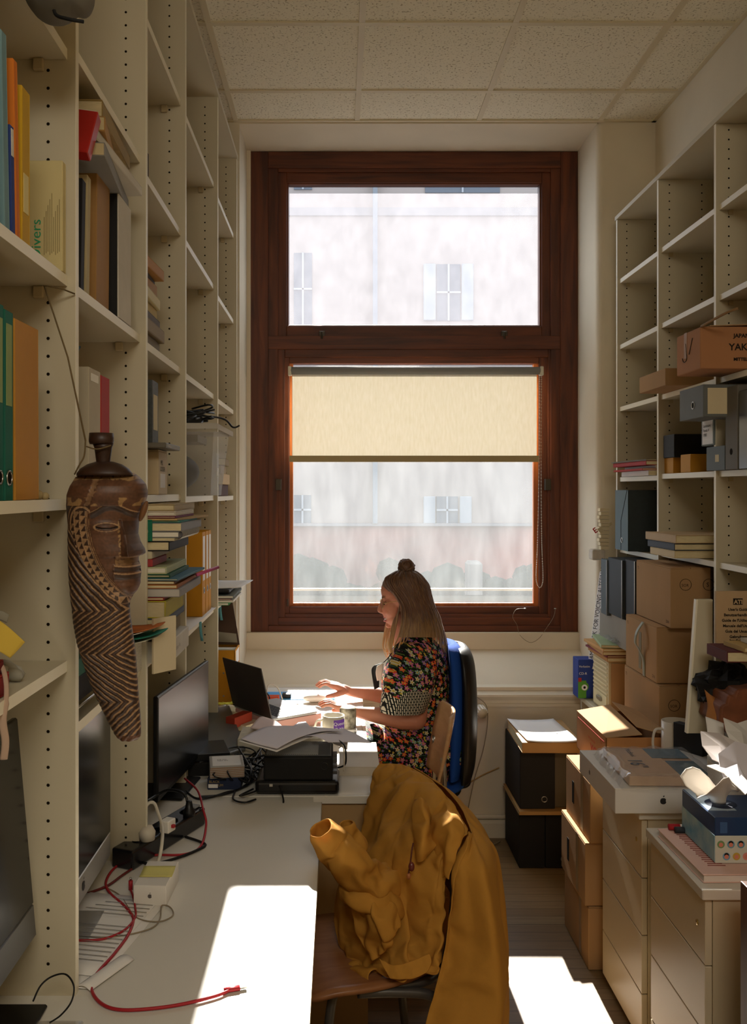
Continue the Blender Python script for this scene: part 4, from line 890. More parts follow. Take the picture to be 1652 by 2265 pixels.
# red and green odds under the laptop
qbox('red playing card box lying behind the grey tablet', 'box', 'card_box', -.415, -.372, 3.56, 3.68, .76, .80, cmat('#a03a26'), -.5)
qbox('small white booklet edge behind the grey tablet', 'booklet', 'booklet', -.375, -.33, 3.58, 3.68, .74, .765, cmat('#cfc4a8'), -.6)
qbox('green printed card lying below the laptop', 'card', 'card', -.40, -.33, 3.44, 3.52, .733, .737, cmat('#4c6a3c'), -.3)
bent('pinkish sheet standing up against the laptop stand', [[P(553, 1610, 3.35), P(590, 1618, 3.32), P(622, 1622, 3.3)], [P(572, 1588, 3.45), P(605, 1596, 3.42), P(625, 1608, 3.38)], [P(582, 1585, 3.5), P(610, 1595, 3.46), P(628, 1612, 3.4)]], mat('pink_paper', '#d8c4c0', .8))
bent('lilac sheet behind the draped papers', [[P(640, 1612, 3.3), P(690, 1612, 3.28)], [P(660, 1598, 3.36), P(676, 1596, 3.36)]], lp)
qbox('pile of post behind the mini computer carrying loose sheets', 'paper', 'paper_stack', -.36, -.06, 3.26, 3.43, DZ, .80, mat('paper_pile_edges', '#cfc8b6'))
# laptop on a pink box
u = Vector((-.6, .8, 0)); nrm = Vector((.8, .6, 0)); rz_l = math.atan2(nrm.y, nrm.x)   # local x = towards the woman, local y = along the hinge
lh = Vector((-.26, 3.61, 0)) + u*.15
st_ = thing('storage_box', 'pink flat box the laptop stands on', 'box', (lh.x, lh.y, DZ), rz_l)
MB().box(.0, .235, -.15, .14, 0, .042).build('body', mat('pink_box', '#c99a90', .6), st_, bevel=.002)
lt_ = thing('laptop', 'open dark grey laptop seen from behind its lid', 'laptop', (lh.x, lh.y, DZ+.043), rz_l)
MB().box(0, .215, -.15, .15, 0, .011).build('base', mat('laptop_silver', '#b4b2b0', .4, .5, .3), lt_, bevel=.004, seg=2)
q = MB()
for r_ in range(5):
    for c_ in range(13): q.box(.03+.019*r_, .046+.019*r_, -.128+.0198*c_, -.111+.0198*c_, .011, .0122)
q.build('keyboard', mat('key_black', '#1b1b1d', .5), lt_)
MB().box(.135, .205, -.05, .05, .011, .0114).build('trackpad', mat('trackpad', '#a4a2a0', .3), lt_)
Mt = Matrix.Translation((0, 0, .010)) @ Matrix.Rotation(radians(-14), 4, 'Y')
q = MB(); q.box(-.006, 0, -.15, .15, 0, .212, Mt); q.build('lid', mat('lid_dark', '#3c3634', .45, .45, .3), lt_, bevel=.003, seg=2)
MB().box(0, .0008, -.145, .145, .008, .206, Mt).build('screen', scr, lt_)
# mugs
def mug(label, c, r, h, m, ang=pi, name='mug', cat='mug', band=None, txt=None, hr=.03):
    o = thing(name, label, cat, c, 0)
    q = MB(); q.lathe([(0, 0), (r*.9, 0), (r, .006), (r, h), (r-.0035, h), (r-.004, .008), (0, .006)], n=32); q.build('body', m, o)
    q = MB(); d = Vector((cos(ang), sin(ang), 0)); q.tube(cr_pts([d*(r-.002)+Vector((0, 0, h*.82)), d*(r+hr*.75)+Vector((0, 0, h*.8)), d*(r+hr)+Vector((0, 0, h*.5)), d*(r+hr*.7)+Vector((0, 0, h*.22)), d*(r-.002)+Vector((0, 0, h*.2))], 5), .0045, 8); q.build('handle', m, o)
    return o
def curved_text(body, size, parent, r, ang, z, m):
    t = lettering(body, size, parent, (0, 0, 0), (0, 0, 0), m, align='CENTER')
    for vtx in t.data.vertices:
        a = ang+vtx.co.x/r; vtx.co = Vector((cos(a)*(r+.0006), sin(a)*(r+.0006), z+vtx.co.y))
    return t
m1 = mug('white mug with purple lettered panel in front of the laptop', Vector((-.022, 3.50, .738)), .043, .088, mat('mug_white', '#d8d2c4', .25, .5), ang=radians(200))
qbox('stack of post under the white mug', 'paper', 'paper_stack', -.09, .03, 3.44, 3.58, DZ, .737, paper)
q = MB(); n_ = 14; q.grid([[Vector((cos(a)*.0436, sin(a)*.0436, z)) for a in [radians(-88+70*k/n_) for k in range(n_+1)]] for z in (.012, .078)]); q.build('purple_panel', mat('purple_print', '#6a3fa0', .5), m1)
for k, s_ in enumerate(('Queens', 'Public', 'Library')): curved_text(s_, .017, m1, .0437, radians(-53), .058-.02*k, paper)
m2 = thing('jar', 'dark patterned jar standing behind the white mug', 'jar', Vector((.035, 3.66, .738))); MB().lathe([(0, 0), (.03, 0), (.033, .01), (.033, .075), (.029, .08), (.0, .08)]).build('body', mat('jar_pattern', '#4d4436', .4, var=.9, vs=45, hex2='#c8bfa8'), m2)
qbox('small block under the patterned jar', 'box', 'box', .0, .07, 3.62, 3.70, DZ, .737, paper)
# right side of the desk: books and sheets
book_flat('thick white book lying near the desk corner by the wooden chair', .0, .135, 3.06, 3.36, DZ+.001, .03, '#cfc5b4', spine='y-', pages=pages_w)
sheet('white sheet under the thick white book', [DP(748, 1758), DP(824, 1758), DP(822, 1712), DP(748, 1712)], .7308, paper)
sheet('white sheet glowing in the sun beside the jar', [(.02, 3.42), (.10, 3.42), (.09, 3.85), (.0, 3.85)], .7308, paper)
sheet('white sheet lying in full sun right of the laptop', [(-.08, 3.78), (.09, 3.86), (.06, 4.12), (-.12, 4.05)], .7308, paper)
sheet('black and white printed brochure at the desk edge before the woman', [(.05, 3.36), (.105, 3.36), (.105, 3.62), (.06, 3.62)], .7316, mat('brochure', '#3c3c3e', .5, var=.9, vs=60, hex2='#d0d0d0'))
# far strip
sheet('blue desk mat along the wall', [(-.36, 4.17), (-.02, 4.17), (-.02, 4.34), (-.36, 4.34)], .7308, mat('blue_mat', '#4fa0d8', .6), name='desk_mat', t=.002, cat='mat')
qbox('orange pencil sharpener box beyond the laptop', 'gadget', 'gadget', -.325, -.27, 4.12, 4.17, .7325, .755, cmat('#d8532a'))
qbox('small black case beside the orange box', 'case', 'case', -.26, -.22, 4.20, 4.24, .7335, .75, black)
tag(MB().tube([(0, 0, 0), (.10, .02, .0)], .0035, 8).build('pencil', mat('pencil_wood', '#b98a5c', .6), loc=(-.33, 4.06, .736)), 'wooden pencil lying beyond the laptop', 'pencil')
tag(MB().box(-.035, .035, -.02, .02, 0, .009).build('eraser', whitepl, loc=(-.215, 4.07, .731), bevel=.003, rz=.1), 'white flat eraser lying in the sun beyond the laptop', 'eraser')
cable('white lead arching over the orange box', [Vector((-.33, 4.15, .74)), Vector((-.32, 4.16, .80)), Vector((-.28, 4.16, .79)), Vector((-.255, 4.14, .74))], .003, ww)
cable('black lead beside the laptop lid edge', [Vector((-.34, 4.0, .74)), Vector((-.33, 4.05, .79)), Vector((-.31, 4.07, .77)), Vector((-.305, 4.06, .735))], .003, black)
ms = thing('computer_mouse', 'white computer mouse under the woman\'s far hand', 'mouse', (-.11, 4.13, .7325), pi+.15)
MB().ell((0, 0, .012), (.052, .029, .019)).build('shell', whitepl, ms); ms.location.z += .005
# ------------------------------------------------------------------ radiator valve and leads by the wall
rv = thing('radiator_valve', 'white ribbed radiator valve on a pipe at the wall panel', 'valve', P(1062, 1572, 4.40))
q = MB(); q.tube([(-.055, .03, .02), (-.02, .0, .012)], .011, 10); q.tube([(-.055, .03, .02), (-.055, .09, .02)], .011, 10); q.build('pipe_elbow', metal, rv)
Mt = Matrix.Rotation(radians(115), 4, 'X') @ Matrix.Rotation(radians(20), 4, 'Y')
q = MB(); q.lathe([(0, -.02), (.022, -.02), (.026, -.012), (.026, .025), (.02, .034), (0, .034)], M=Mt, n=20)
q.build('knob', mat('knob_cream', '#c2b597', .5), rv)
q = MB()
for k in range(12): a = 2*pi*k/12; q.box(.0255, .0285, -.003, .003, -.010, .024, Mt @ Matrix.Rotation(a, 4, 'Z'))
q.build('knob_rib', whitepl, rv)
cable('thin lead hanging from the radiator valve to the floor', [P(1052, 1540, 4.42), P(1075, 1560, 4.40), P(1078, 1600, 4.42), P(1068, 1660, 4.43), P(1050, 1720, 4.44), P(1035, 1790, 4.44)], .0025, gc)
cable('brown stain like lead running across the wall panel', [P(1040, 1730, 4.452), P(1070, 1713, 4.452), P(1104, 1698, 4.452)], .003, mat('brown_lead', '#a5804a', .7))
cable('pale lead lying on the floor by the baseboard', [Vector((.61, 4.42, .004)), Vector((.66, 4.36, .004)), Vector((.73, 4.36, .004)), Vector((.77, 4.40, .004))], .003, gc)
wc = thing('window_cord', 'thin wire hanging between two screws on the window frame', 'cord', P(1160, 1345, YF-.004))
o0 = wc.location.copy()
MB().tube([p-o0 for p in cr_pts([P(1160, 1346, YF-.004), P(1142, 1348, YF-.01), P(1134, 1365, YF-.012), P(1143, 1382, YF-.012), P(1150, 1405, YF-.03), P(1172, 1421, YF-.04), P(1192, 1412, YF-.04), P(1208, 1390, YF-.015), P(1224, 1365, YF-.01), P(1228, 1348, YF-.006)], 6)], .0012, 5).build('wire', gc, wc)
for px, py in ((1161, 1345), (1228, 1345)): MB().lathe([(0, -.006), (.006, -.005), (.006, 0), (0, 0)], (P(px, py, YF-.0)-o0), M=None).build('screw', metal, wc)
tag(MB().tube([P(1122, 1452, 4.76)-P(1140, 1458, 4.74), (0, 0, 0), P(1158, 1463, 4.72)-P(1140, 1458, 4.74)], .002, 5).build('wall_scratch', ink, loc=P(1140, 1458, 4.735)), 'short dark hairline mark on the sloping sill', 'mark') if False else None
# ------------------------------------------------------------------ right wall shelves
XG = 1.322
def rbox(label, name, cat, xe, xf, yt, yb, col, depth=.2, X=XG, z0=None, rz=0., group=None, m=None, bev=.002):
    """box whose left side shows between near pixel xe and far pixel xf; near-edge top/bottom rows yt, yb"""
    y0, y1 = Yat(X, xe), Yat(X, xf); zt = Zat(yt, y0); zb = z0 if z0 is not None else Zat(yb, y0)
    o = thing(name, label, cat, (X+depth/2, (y0+y1)/2, zb), rz, group)
    MB().box(-depth/2, depth/2, -(y1-y0)/2, (y1-y0)/2, 0, zt-zb).build('body', m or cmat(col), o, bevel=bev)
    o['w'] = depth/2; o['d'] = (y1-y0)/2; o['h'] = zt-zb; o2 = (depth/2, (y1-y0)/2, zt-zb); del o['w']; del o['d']; del o['h']
    return o, o2
def ringL(o, d, y, z, r=.010): MB().ring((-d[0]-.001, y, z), r, .0018, (-1, 0, 0)).build('finger_ring', metal, o); MB().disc((-d[0]-.0006, y, z), r-.001, (-1, 0, 0), 16).build('finger_hole', hole, o)
GRY = '#6a6d6a'
# bay by the third panel: stacked on shelf 2.073
o, d = rbox('flat brown cardboard box lying on the right shelf under the larger one', 'cardboard_box', 'box', 1492, 1433, 814, 870, '#a9835a', depth=.30, X=1.26, z0=2.075, m=cardb); o.location.x = 1.26+.13
o.location.x = 1.375; tag(o)
bxy = carton('large brown carton lettered on its side, highest box on the right shelves', 1.16, 1.52, 2.86, 3.16, 0, 0.26, cardb)
bxy.location = (1.345, Yat(1.17, 1549)+.14, 2.148+.025)
for ch in list(bxy.children): bpy.data.objects.remove(ch)
X0y = 1.17; ya, yb_ = Yat(X0y, 1549), Yat(X0y, 1486)
yb_ = 3.19; bxy.location = (X0y+.175, (ya+yb_)/2, 2.0745); hb, hd_ = .175, (yb_-ya)/2
q = MB(); q.box(-hb, hb, -hd_, hd_, 0, .137); q.build('body', mat('carton_orange', '#b07c54', .85, var=.1, vs=5), bxy, bevel=.004, seg=2)
q = MB(); q.quad((-hb+.02, hd_, .139), (-hb+.03, -hd_, .139), (hb, -hd_, .150), (hb, hd_, .150)); q.build('flap', cardb, bxy, solid=.003)
for s_, z_, sz in (('JAPANISCHE', .101, .018), ('YAKKON', .060, .031), ('MITTELPUNKT', .026, .014)): lettering(s_, sz, bxy, (-.068 if sz < .03 else -.083, -hd_-.001, z_), FRONT, ink, bold=.0006)
q = MB(); q.tube(cr_pts([(-hb-.001, .02, .10), (-hb-.001, .01, .05), (-hb-.001, .035, .04), (-hb-.001, .05, .055)], 5), .0012, 5); q.tube([(-hb-.001, -.04, .11), (-hb-.001, -.01, .06)], .0012, 5); q.build('pen_mark', ink, bxy)
q = MB(); q.box(-hb-.001, -hb, .01, .035, .05, .137); q.build('tape', mat('worn_tape', '#a37c58', .5), bxy)
sk = cr_pts([P(1551, 722, 2.98), P(1600, 695, 2.85), P(1632, 682, 2.8)], 4); tag(MB().tube([p-sk[0] for p in sk], .004, 6).build('wooden_stick', mat('stick', '#8f6f48', .7), loc=sk[0]), 'thin wooden stick lying diagonally over the lettered carton', 'stick')
# grey box lying with ring, protruding
o, d = rbox('grey box file lying on its side with a metal ring, under the top cartons', 'box_file', 'file', 1555, 1503, 850, 922, GRY, depth=.16, X=1.22); d0 = d
ringL(o, d, -.02, d[2]*.42, .012); q = MB(); q.box(-d[0]+.015, d[0]-.02, -d[1]-.001, -d[1], .01, d[2]-.012); q.build('label', creampaper, o)
o, d = rbox('grey box file with handwritten white label, middle of its stack', 'box_file', 'file', 1579-0, 1551, 924, 984, '#6f7876', depth=.17, X=1.305); q = MB(); q.box(-d[0]-.001, -d[0], -d[1]+.01, d[1]-.012, .005, d[2]-.004); q.build('label', paper, o)
lettering('Sommaire\nFonds V\n1980', .016, o, (-d[0]-.0014, d[1]-.02, .065), LEFTF, ink)
o, d = rbox('blue grey box file with small square label, lowest of its stack', 'box_file', 'file', 1603, 1562, 985, 1043, '#646c6d', depth=.17, X=1.305, z0=1.749); q = MB(); q.box(-d[0]-.001, -d[0], -.03, .0, .03, .055); q.build('label', creampaper, o)
o, d = rbox('tall warm grey box file with finger hole at the right edge', 'box_file', 'file', 1631, 1604, 850, 1044, '#6b665c', depth=.2, X=1.30, z0=1.749); MB().disc((-d[0]-.0006, 0, .06), .011, (-1, 0, 0), 16).build('finger_hole', hole, o)
o, d = rbox('black glossy box file cut by the right frame edge', 'box_file', 'file', 1662, 1634, 858, 1042, '#24272b', depth=.2, X=1.30, z0=1.749, m=mat('black_gloss', '#1c1f24', .25, .5))
o, d = rbox('black leather case lying on the two yellow boxes', 'case', 'case', 1491, 1467, 960, 999, '#1c1b19', depth=.2, X=1.325, z0=1.812, m=softblack)
for i, (xe, xf, lb) in enumerate(((1489, 1469, 'smaller yellow box under the black case, farther one'), (1527, 1505, 'yellow box under the black case, nearer one'))):
    rbox(lb, 'yellow_box', 'box', xe, xf, 1004, 1048, '#c48a2a', depth=.16-.02*i, X=1.335, z0=1.749, group='yellow boxes under the black case')
# red folders pile in the last bay, shelf 1.742
for i, (c_, t, e, nm) in enumerate((('#d8d4cc', .022, 0, 'white bound report at the bottom of'), ('#b03a34', .008, .03, 'thin red folder above the white report in'), ('#d2cabb', .012, -.02, 'cream paper bundle in the middle of'), ('#a82a2a', .018, .025, 'red plastic folder near the top of'), ('#7a7468', .006, .03, 'grey folder on top of'))):
    book_flat(nm+' the red pile on the right shelf', 1.30-e, 1.50, 3.84, 4.26+e*.4, 1.743+(0, .0225, .031, .0435, .062)[i], t, c_, spine='x-', soft=True, rz=.02*(i-2), name='folder' if i != 0 else 'report')
# grey box file standing on shelf 1.41
X = 1.27; y0, y1 = Yat(X, 1389), Yat(X, 1361)
gb_ = thing('box_file', 'upright slate box file with diagonal cut and ring, near the window pier', 'file', (X, y0, 1.412)); zt = Zat(1084, y0)-1.412
MB().box(0, .24, 0, y1-y0, 0, zt).build('body', mat('slate_card', '#2d3434', .6, var=.2, vs=50), gb_, bevel=.002)
MB().box(-.001, 0, 0, y1-y0, 0, zt).build('spine', cmat('#5c6d70'), gb_)
MB().ring((-.002, (y1-y0)*.45, .045), .011, .0018, (-1, 0, 0)).build('finger_ring', metal, gb_); MB().disc((-.0015, (y1-y0)*.45, .045), .010, (-1, 0, 0), 16).build('finger_hole', hole, gb_)
q = MB(); q.box(-.0018, -.001, (y1-y0)*.52, (y1-y0)*.55, 0, zt*.5); q.tube([(-.0015, (y1-y0)*.52, zt*.5), (-.0015, .01, zt)], .0012, 5); q.build('seam', ink, gb_)
# pale discs stack and odd items beyond the last panel
dz_ = thing('stack_of_cartons', 'stack of small white edged cards beside the slate box file', 'cards', (1.262, 4.385, 1.40))
for k in range(11): MB().box(-.02-.004*(k % 3), .02, -.02, .02, .018*k+(.002 if k else 0), .018*k+.016).build('card', creampaper, dz_)
qbox('small white plaster block at the foot of the card stack', 'block', 'plaster_block', 1.20, 1.262, 4.36, 4.43, Zat(1238, 4.4), 1.40, mat('plaster_block', '#c9bfae', .9, var=.2, vs=40), bev=.008)
pn = thing('paper_flag', 'pale folded strip ending in a red letter E beside the card stack', 'strip', P(1318, 1178, 4.36))
q = MB(); o0 = pn.location; q.grid([[P(1320, 1170, 4.36)-o0, P(1352, 1155, 4.38)-o0], [P(1328, 1180, 4.36)-o0, P(1354, 1160, 4.38)-o0]], False); q.build('strip', creampaper, pn, solid=.002)
lettering('E', .035, pn, P(1316, 1180, 4.355)-o0, (pi/2, radians(-35), 0), mat('red_ink', '#b02a24', .7), bold=.001)
# flat books on shelf 1.43 / 1.41
for i, (xe, xf, yt, yb, c_, lb) in enumerate(((1492, 1434, 1222, 1232, '#cdb98f', 'cream book at the bottom of the three on the right shelf'), (1490, 1429, 1207, 1220, '#3d434c', 'dark slate book in the middle of the three on the right shelf'), (1492, 1425, 1190, 1205, '#bda27a', 'tan book on top of the three on the right shelf'))):
    X_ = 1.225; y0, y1 = Yat(X_, xe), Yat(X_, xf); zb = 1.432+(.0, .028, .055)[i]
    book_flat(lb, X_, 1.50, y0, y1-.02, zb, (.027, .026, .030)[i], c_, spine='x-', rz=.01*i)
# the pair of dark files under, at the low shelf with cartons
for i, (xe, xf, yt, yb, X_, lb) in enumerate(((1405, 1382, 1242, 1378, 1.215, 'dark file box in clear film beside the carton tower'), (1377, 1345, 1240, 1370, 1.205, 'second dark file box in film nearer the window'), (1343, 1329, 1239, 1362, 1.20, 'slate grey file box closest to the window pier'))):
    o, d = rbox(lb, 'box_file', 'file', xe, xf, yt, yb, ('#25282a', '#2a2e2f', '#4d5658')[i], depth=.2, X=X_)
    o.location.z -= 0
    q = MB(); q.box(-d[0]-.003, -d[0]-.001, -d[1]+.002, -d[1]+.006, 0, d[2]); q.build('film_edge', metal, o)
# what carries the files
qbox('low upright box carrying the dark file boxes', 'box', 'carton_stand', 1.215, 1.42, 3.83, 4.29, 1.0+.0, Zat(1379, 3.79)-.002, cmat('#8d8577'))
# low table along the right wall
tbx = thing('side_table', 'long low cream table along the right wall under the cartons', 'table', (1.35, 4.0, 0))
zt_ = Zat(1530, 4.47)-.005
q = MB(); q.box(1.155, XR-.004, 3.30, 4.44, zt_-.022, zt_); rel(tbx, q).build('table_top', white_lam, tbx, bevel=.002)
q = MB(); q.box(1.16, XR-.01, 4.40, 4.42, 0, zt_-.022); rel(tbx, q).build('side_panel', white_lam, tbx)
q = MB(); q.box(1.36, 1.38, 3.32, 4.40, 0, zt_-.022); rel(tbx, q).build('back_panel', white_lam, tbx)
print('table top', zt_)
# poster rolls leaning
ps_ = thing('poster', 'leaning white poster strip lettered about voicing alternative studies', 'poster', P(1300, 1468, 4.36))
o0 = ps_.location; q = MB(); A = [P(1299, 1480, 4.36)-o0, P(1330, 1480, 4.30)-o0, P(1360, 1250, 4.35)-o0, P(1327, 1265, 4.42)-o0]
q.prism(A, (0, .004, 0)); q.build('sheet', paper, ps_)
an = math.atan2(P(1327, 1265, 4.4).z-P(1299, 1480, 4.4).z, P(1327, 1265, 4.4).x-P(1299, 1480, 4.4).x)
lettering('FRAMEWORK FOR VOICING ALTERNATIVE', .030, ps_, Vector(A[0])+Vector((.022, -.009, .02)), (pi/2, -an, 0), ink, sx=.88)
lettering('STUDIES OF LARGE CORPORATIONS', .030, ps_, Vector(A[0])+Vector((.052, -.013, .02)), (pi/2, -an, 0), ink, sx=.88)
# disc spindle box
vb = carton('blue and green disc carton at the window end of the table', 1.16, 1.235, 4.22, 4.32, zt_+.001, Zat(1468, 4.22), cmat('#2a3f86'), name='disc_box', top=False)
hh = Zat(1468, 4.22)-zt_
vb.location = (1.165, 4.39, zt_+.001)
q = MB(); q.box(-.0378, .0005, -.0506, -.050, .002, hh*.45); q.disc((-.012, -.051, hh*.3), .024, (0, -1, 0), 20); q.build('green_panel', cmat('#5c9a34'), vb)
q = MB(); q.disc((-.008, -.0515, hh*.28), .014, (0, -1, 0), 20); q.build('disc_print', paper, vb); q = MB(); q.disc((-.008, -.052, hh*.28), .006, (0, -1, 0), 16); q.build('disc_hole', ink, vb)
q = MB(); q.box(-.037, -.022, -.0508, -.050, hh*.42, hh*.52); q.build('red_panel', cmat('#b0302a'), vb)
lettering('Verbatim', .014, vb, (-.034, -.0510, hh*.78), FRONT, paper); lettering('CD-R', .016, vb, (-.034, -.0510, hh*.6), FRONT, paper)
# card drawers box
cx0 = 1.185; y0, y1 = Yat(cx0, 1346), Yat(cx0, 1311)
y0, y1 = 4.02-.0, 4.28-.02
cx0 = Xat(1346, y0)
db = thing('card_drawer_box', 'cream ribbed card index box under the brown folders', 'drawer box', (cx0+.06, (y0+y1)/2-.0, zt_))
h_ = Zat(1463, y0)-zt_; a_, b_ = .075, (y1-y0)/2
db.location.x = cx0+a_
MB().box(-a_, a_, -b_, b_, .002, h_).build('body', cmat('#c3b48e'), db, bevel=.002)
q = MB(); [q.box(-a_-.003, -a_, -b_+.02, b_-.005, h_*(.35+.08*k), h_*(.38+.08*k)) for k in range(8)]; q.build('rib', cmat('#d6c9a2'), db)
q = MB(); q.box(-a_-.004, -a_, -b_+.02, b_-.01, .012, h_*.32); q.build('drawer', cmat('#d2c59c'), db, bevel=.001); q = MB(); q.box(-a_-.014, -a_-.004, -.03, .03, h_*.18, h_*.25); q.build('handle', metal, db, bevel=.001)
q = MB(); q.box(-a_+.01, a_+.01, -b_-.004, -b_, .0, h_*.96); q.build('front_board', cmat('#b08a60'), db)
zf = zt_+h_+.001
for i, (c_, t, e, rz, nm) in enumerate((('#b07d44', .018, .0, 0, 'brown folder at the bottom of'), ('#7d2f38', .008, .008, .05, 'dark red folder in'), ('#b98a52', .016, .012, -.04, 'ochre folder in the middle of'), ('#c9985c', .012, .022, .03, 'orange brown envelope near the top of'), ('#9fae86', .014, .0, -.15, 'pale green folder on top of'))):
    book_flat(nm+' the pile on the card index box', cx0-.012-e, cx0+.16, y0-.02, y1+.05-e, zf+(0, .019, .028, .045, .058)[i], t, c_, spine='x-', rz=rz, soft=True, name='folder')
fl = thing('plastic_film', 'crumpled clear film lying on the folder pile', 'film', (cx0+.07, y0+.06, zf+.078))
random.seed(14); rows = [[Vector((-.06+.014*i, -.10+.02*j, .012+.018*noise.noise(Vector((i*.8, j*.8, 3))))) for j in range(10)] for i in range(10)]
MB().grid(rows).build('film', thin('clear_film', '#d8dcd8', .35, gloss=.35, rough=.08), fl)
# carton tower
def tower(label, xe, xf, xr, yt, yb, zb=None, dx=.0, marks=(), rz=0., hgt=None, X=1.18):
    y0, y1 = Yat(X, xe), Yat(X, xf); zb_ = zb if zb is not None else Zat(yb, y0); zt2 = Zat(yt, y0) if hgt is None else zb_+hgt
    x1 = Xat(xr, y0)
    o = carton(label, X, x1, y0, y1, zb_, zt2, cardb, rz=rz, name='cardboard_box'); a, b, h = (x1-X)/2, (y1-y0)/2, zt2-zb_
    lettering('D\'AI', .016, o, (-a-.001, -b+.045, .015), LEFTF, ink); lettering('TS', .016, o, (-a-.001, b-.02, h-.035), LEFTF, ink)
    return o, a, b, h, zt2
ta, a1, b1, h1, z1_ = tower('lowest of the three stacked brown cartons behind the open one', 1458, 1381, 1545, 1522, 0, zb=zt_+.001, hgt=.262)
y0t = Yat(1.18, 1458); z_low = z1_
tb_, a2, b2, h2, z2_ = tower('middle brown carton of the tower, its tape peeling off', 1452, 1384, 1543, 1387, 1516, zb=z_low+.002, hgt=Zat(1387, Yat(1.18, 1452))-z_low-.002)
tc_, a3, b3, h3, z3_ = tower('top brown carton of the tower, right under the shelf books', 1483, 1407, 1572, 1257, 1384, zb=z2_+.002, hgt=Zat(1257, Yat(1.215, 1483))-z2_, X=1.215)
for o, a, b, h in ((ta, a1, b1, h1), (tc_, a3, b3, h3)):
    for k, t in enumerate(('SOR', 'S')): q = MB(); q.ring((-a+.055+.085*k, -b-.0005, h*.72), .021, .0009, (0, -1, 0)); q.build('stamp_ring', ink, o); lettering(t, .014 if k == 0 else .022, o, (-a+.040+.085*k+(.006 if k else 0), -b-.001, h*.72-.007), FRONT, ink)
q = MB(); q.box(-a2-.001, -a2, -.012, .018, .02, h2*.78); q.build('old_tape', mat('olive_tape', '#6f6440', .4, .5), tb_)
pt = cr_pts([(-a2-.001, -.045, .0), (-a2-.004, -.045, h2*.3), (-a2-.02, -.04, h2*.5), (-a2-.035, -.045, h2*.62), (-a2-.03, -.05, h2*.82), (-a2-.006, -.05, h2*1.0)], 5)
q = MB(); q.grid([[p+Vector((0, -.014, 0)) for p in pt], [p+Vector((0, .014, 0)) for p in pt]]); q.build('peeling_tape', mat('peeling_tape', '#8a8c78', .35, .5), tb_, solid=.0008)
# leaning white boards right of the tower
wbd = thing('leaning_board', 'tall cream board leaning beside the carton tower', 'board', (Xat(1523, 3.0), 3.0, .9))
o0 = wbd.location; A = [P(1519, 1622, 2.95)-o0, P(1575, 1622, 2.95)-o0, P(1576, 1326, 3.05)-o0, P(1540, 1326, 3.05)-o0]
q = MB(); q.prism(A, (0, .018, 0)); q.build('board', white_lam, wbd); q = MB(); q.prism([A[0]+Vector((-.001, -.001, 0)), A[0]+Vector((.005, -.001, 0)), A[3]+Vector((.005, -.001, 0)), A[3]+Vector((-.001, -.001, 0))], (0, .019, 0)); q.build('edge_strip', edge_lam, wbd)
# guide booklet
ug = thing('manual', 'cream user guide printed in several languages propped on the right shelf', 'booklet', P(1584, 1425, 2.935))
ug.scale = (1.12,)*3
s_ = 2.62/FPX; w_, hh_ = 90*s_, 117*s_
q = MB(); q.box(0, w_, 0, .012, -.032, hh_); q.build('page_block', cmat('#c0a27c'), ug, bevel=.001)
q = MB(); q.box(.048, .075, -.001, 0, hh_-.038, hh_-.02); q.build('logo_box', ink, ug); lettering('ATI', .016, ug, (.05, -.0015, hh_-.035), FRONT, cmat('#c0a27c'), bold=.0008)
for k, t in enumerate(("User's Guide", 'Benutzerhandbuch', "Guide de l'Utilisateur", "Manuale dell'Utente", 'Guia del Usuario', 'Gebruikers\nhandleiding')): lettering(t, .0108, ug, (.062, -.0012, hh_-.055-.0155*k), FRONT, ink, align='CENTER', bold=.0003)
# books on low shelf at right
X_ = 1.16; y0 = Yat(X_, 1608); y1 = Yat(X_, 1563)
zb0 = Zat(1466, y0)
book_flat('dark red hardback lying open edged at the right frame edge', X_-.0, 1.46, y0, y1, zb0, .033, '#5a2422', spine='x-')
bk2 = book_flat('loose yellowed pages on the dark red hardback', 1.2, 1.48, y0-.01, y1-.03, zb0+.034, .014, '#b7985c', spine='x-', soft=True, rz=.06)
book_flat('white papers on top of the yellowed pages', 1.24, 1.5, y0-.02, y1-.06, zb0+.049, .012, '#c9c4b8', spine='x-', soft=True)
book_flat('small black notebook on the white papers at the right edge', 1.27, 1.5, y0-.03, y1-.1, zb0+.062, .014, '#1c1a1c', spine='x-')
qbox('low brown crate carrying the hardback at the right edge', 'crate', 'crate', 1.25, 1.50, 2.50, 2.60, 1.105, zb0-.001, cmat('#9a8560')) if False else None
print('hardback', zb0, y0, y1)
# ------------------------------------------------------------------ cartons on the floor
XB = .872
def fcart(label, x0, x1, y0, y1, z0, z1, hole_=True, m=None, rz=0.):
    o = carton(label, x0, x1, y0, y1, z0, z1, m or cardb, rz=rz)
    a, b, h = (x1-x0)/2, (y1-y0)/2, z1-z0
    q = MB(); q.box(-a-.0008, -a, -b+.09, -b+.125, .01, h-.002); q.build('tape', tape, o)
    if hole_: q = MB(); q.box(-a-.0012, -a+.0005, b-.12, b-.095, h*.30, h*.68); q.build('hand_hole', hole, o)
    return o
c1 = fcart('bottom carton of the floor stack beside the drawer cabinet', .872, 1.14, 3.22, 3.56, .001, .222, False)
c2 = fcart('middle carton of the floor stack beside the drawer cabinet', .862, 1.14, 3.225, 3.57, .223, .443)
c3 = fcart('top carton with hand hole in the floor stack, its lid in the sun', .878, 1.15, 3.22, 3.56, .444, .658)
yk = thing('cardboard_box', 'open carton with red lettering sitting on the floor stack', 'box', (1.07, 3.46, .659))
q = MB(); a, b, h = .125, .20, .145
q.box(-a, a, -b, b, 0, .004); q.box(-a, -a+.004, -b, b, 0, h); q.box(a-.004, a, -b, b, 0, h); q.box(-a, a, -b, -b+.004, 0, h); q.box(-a, a, b-.004, b, 0, h)
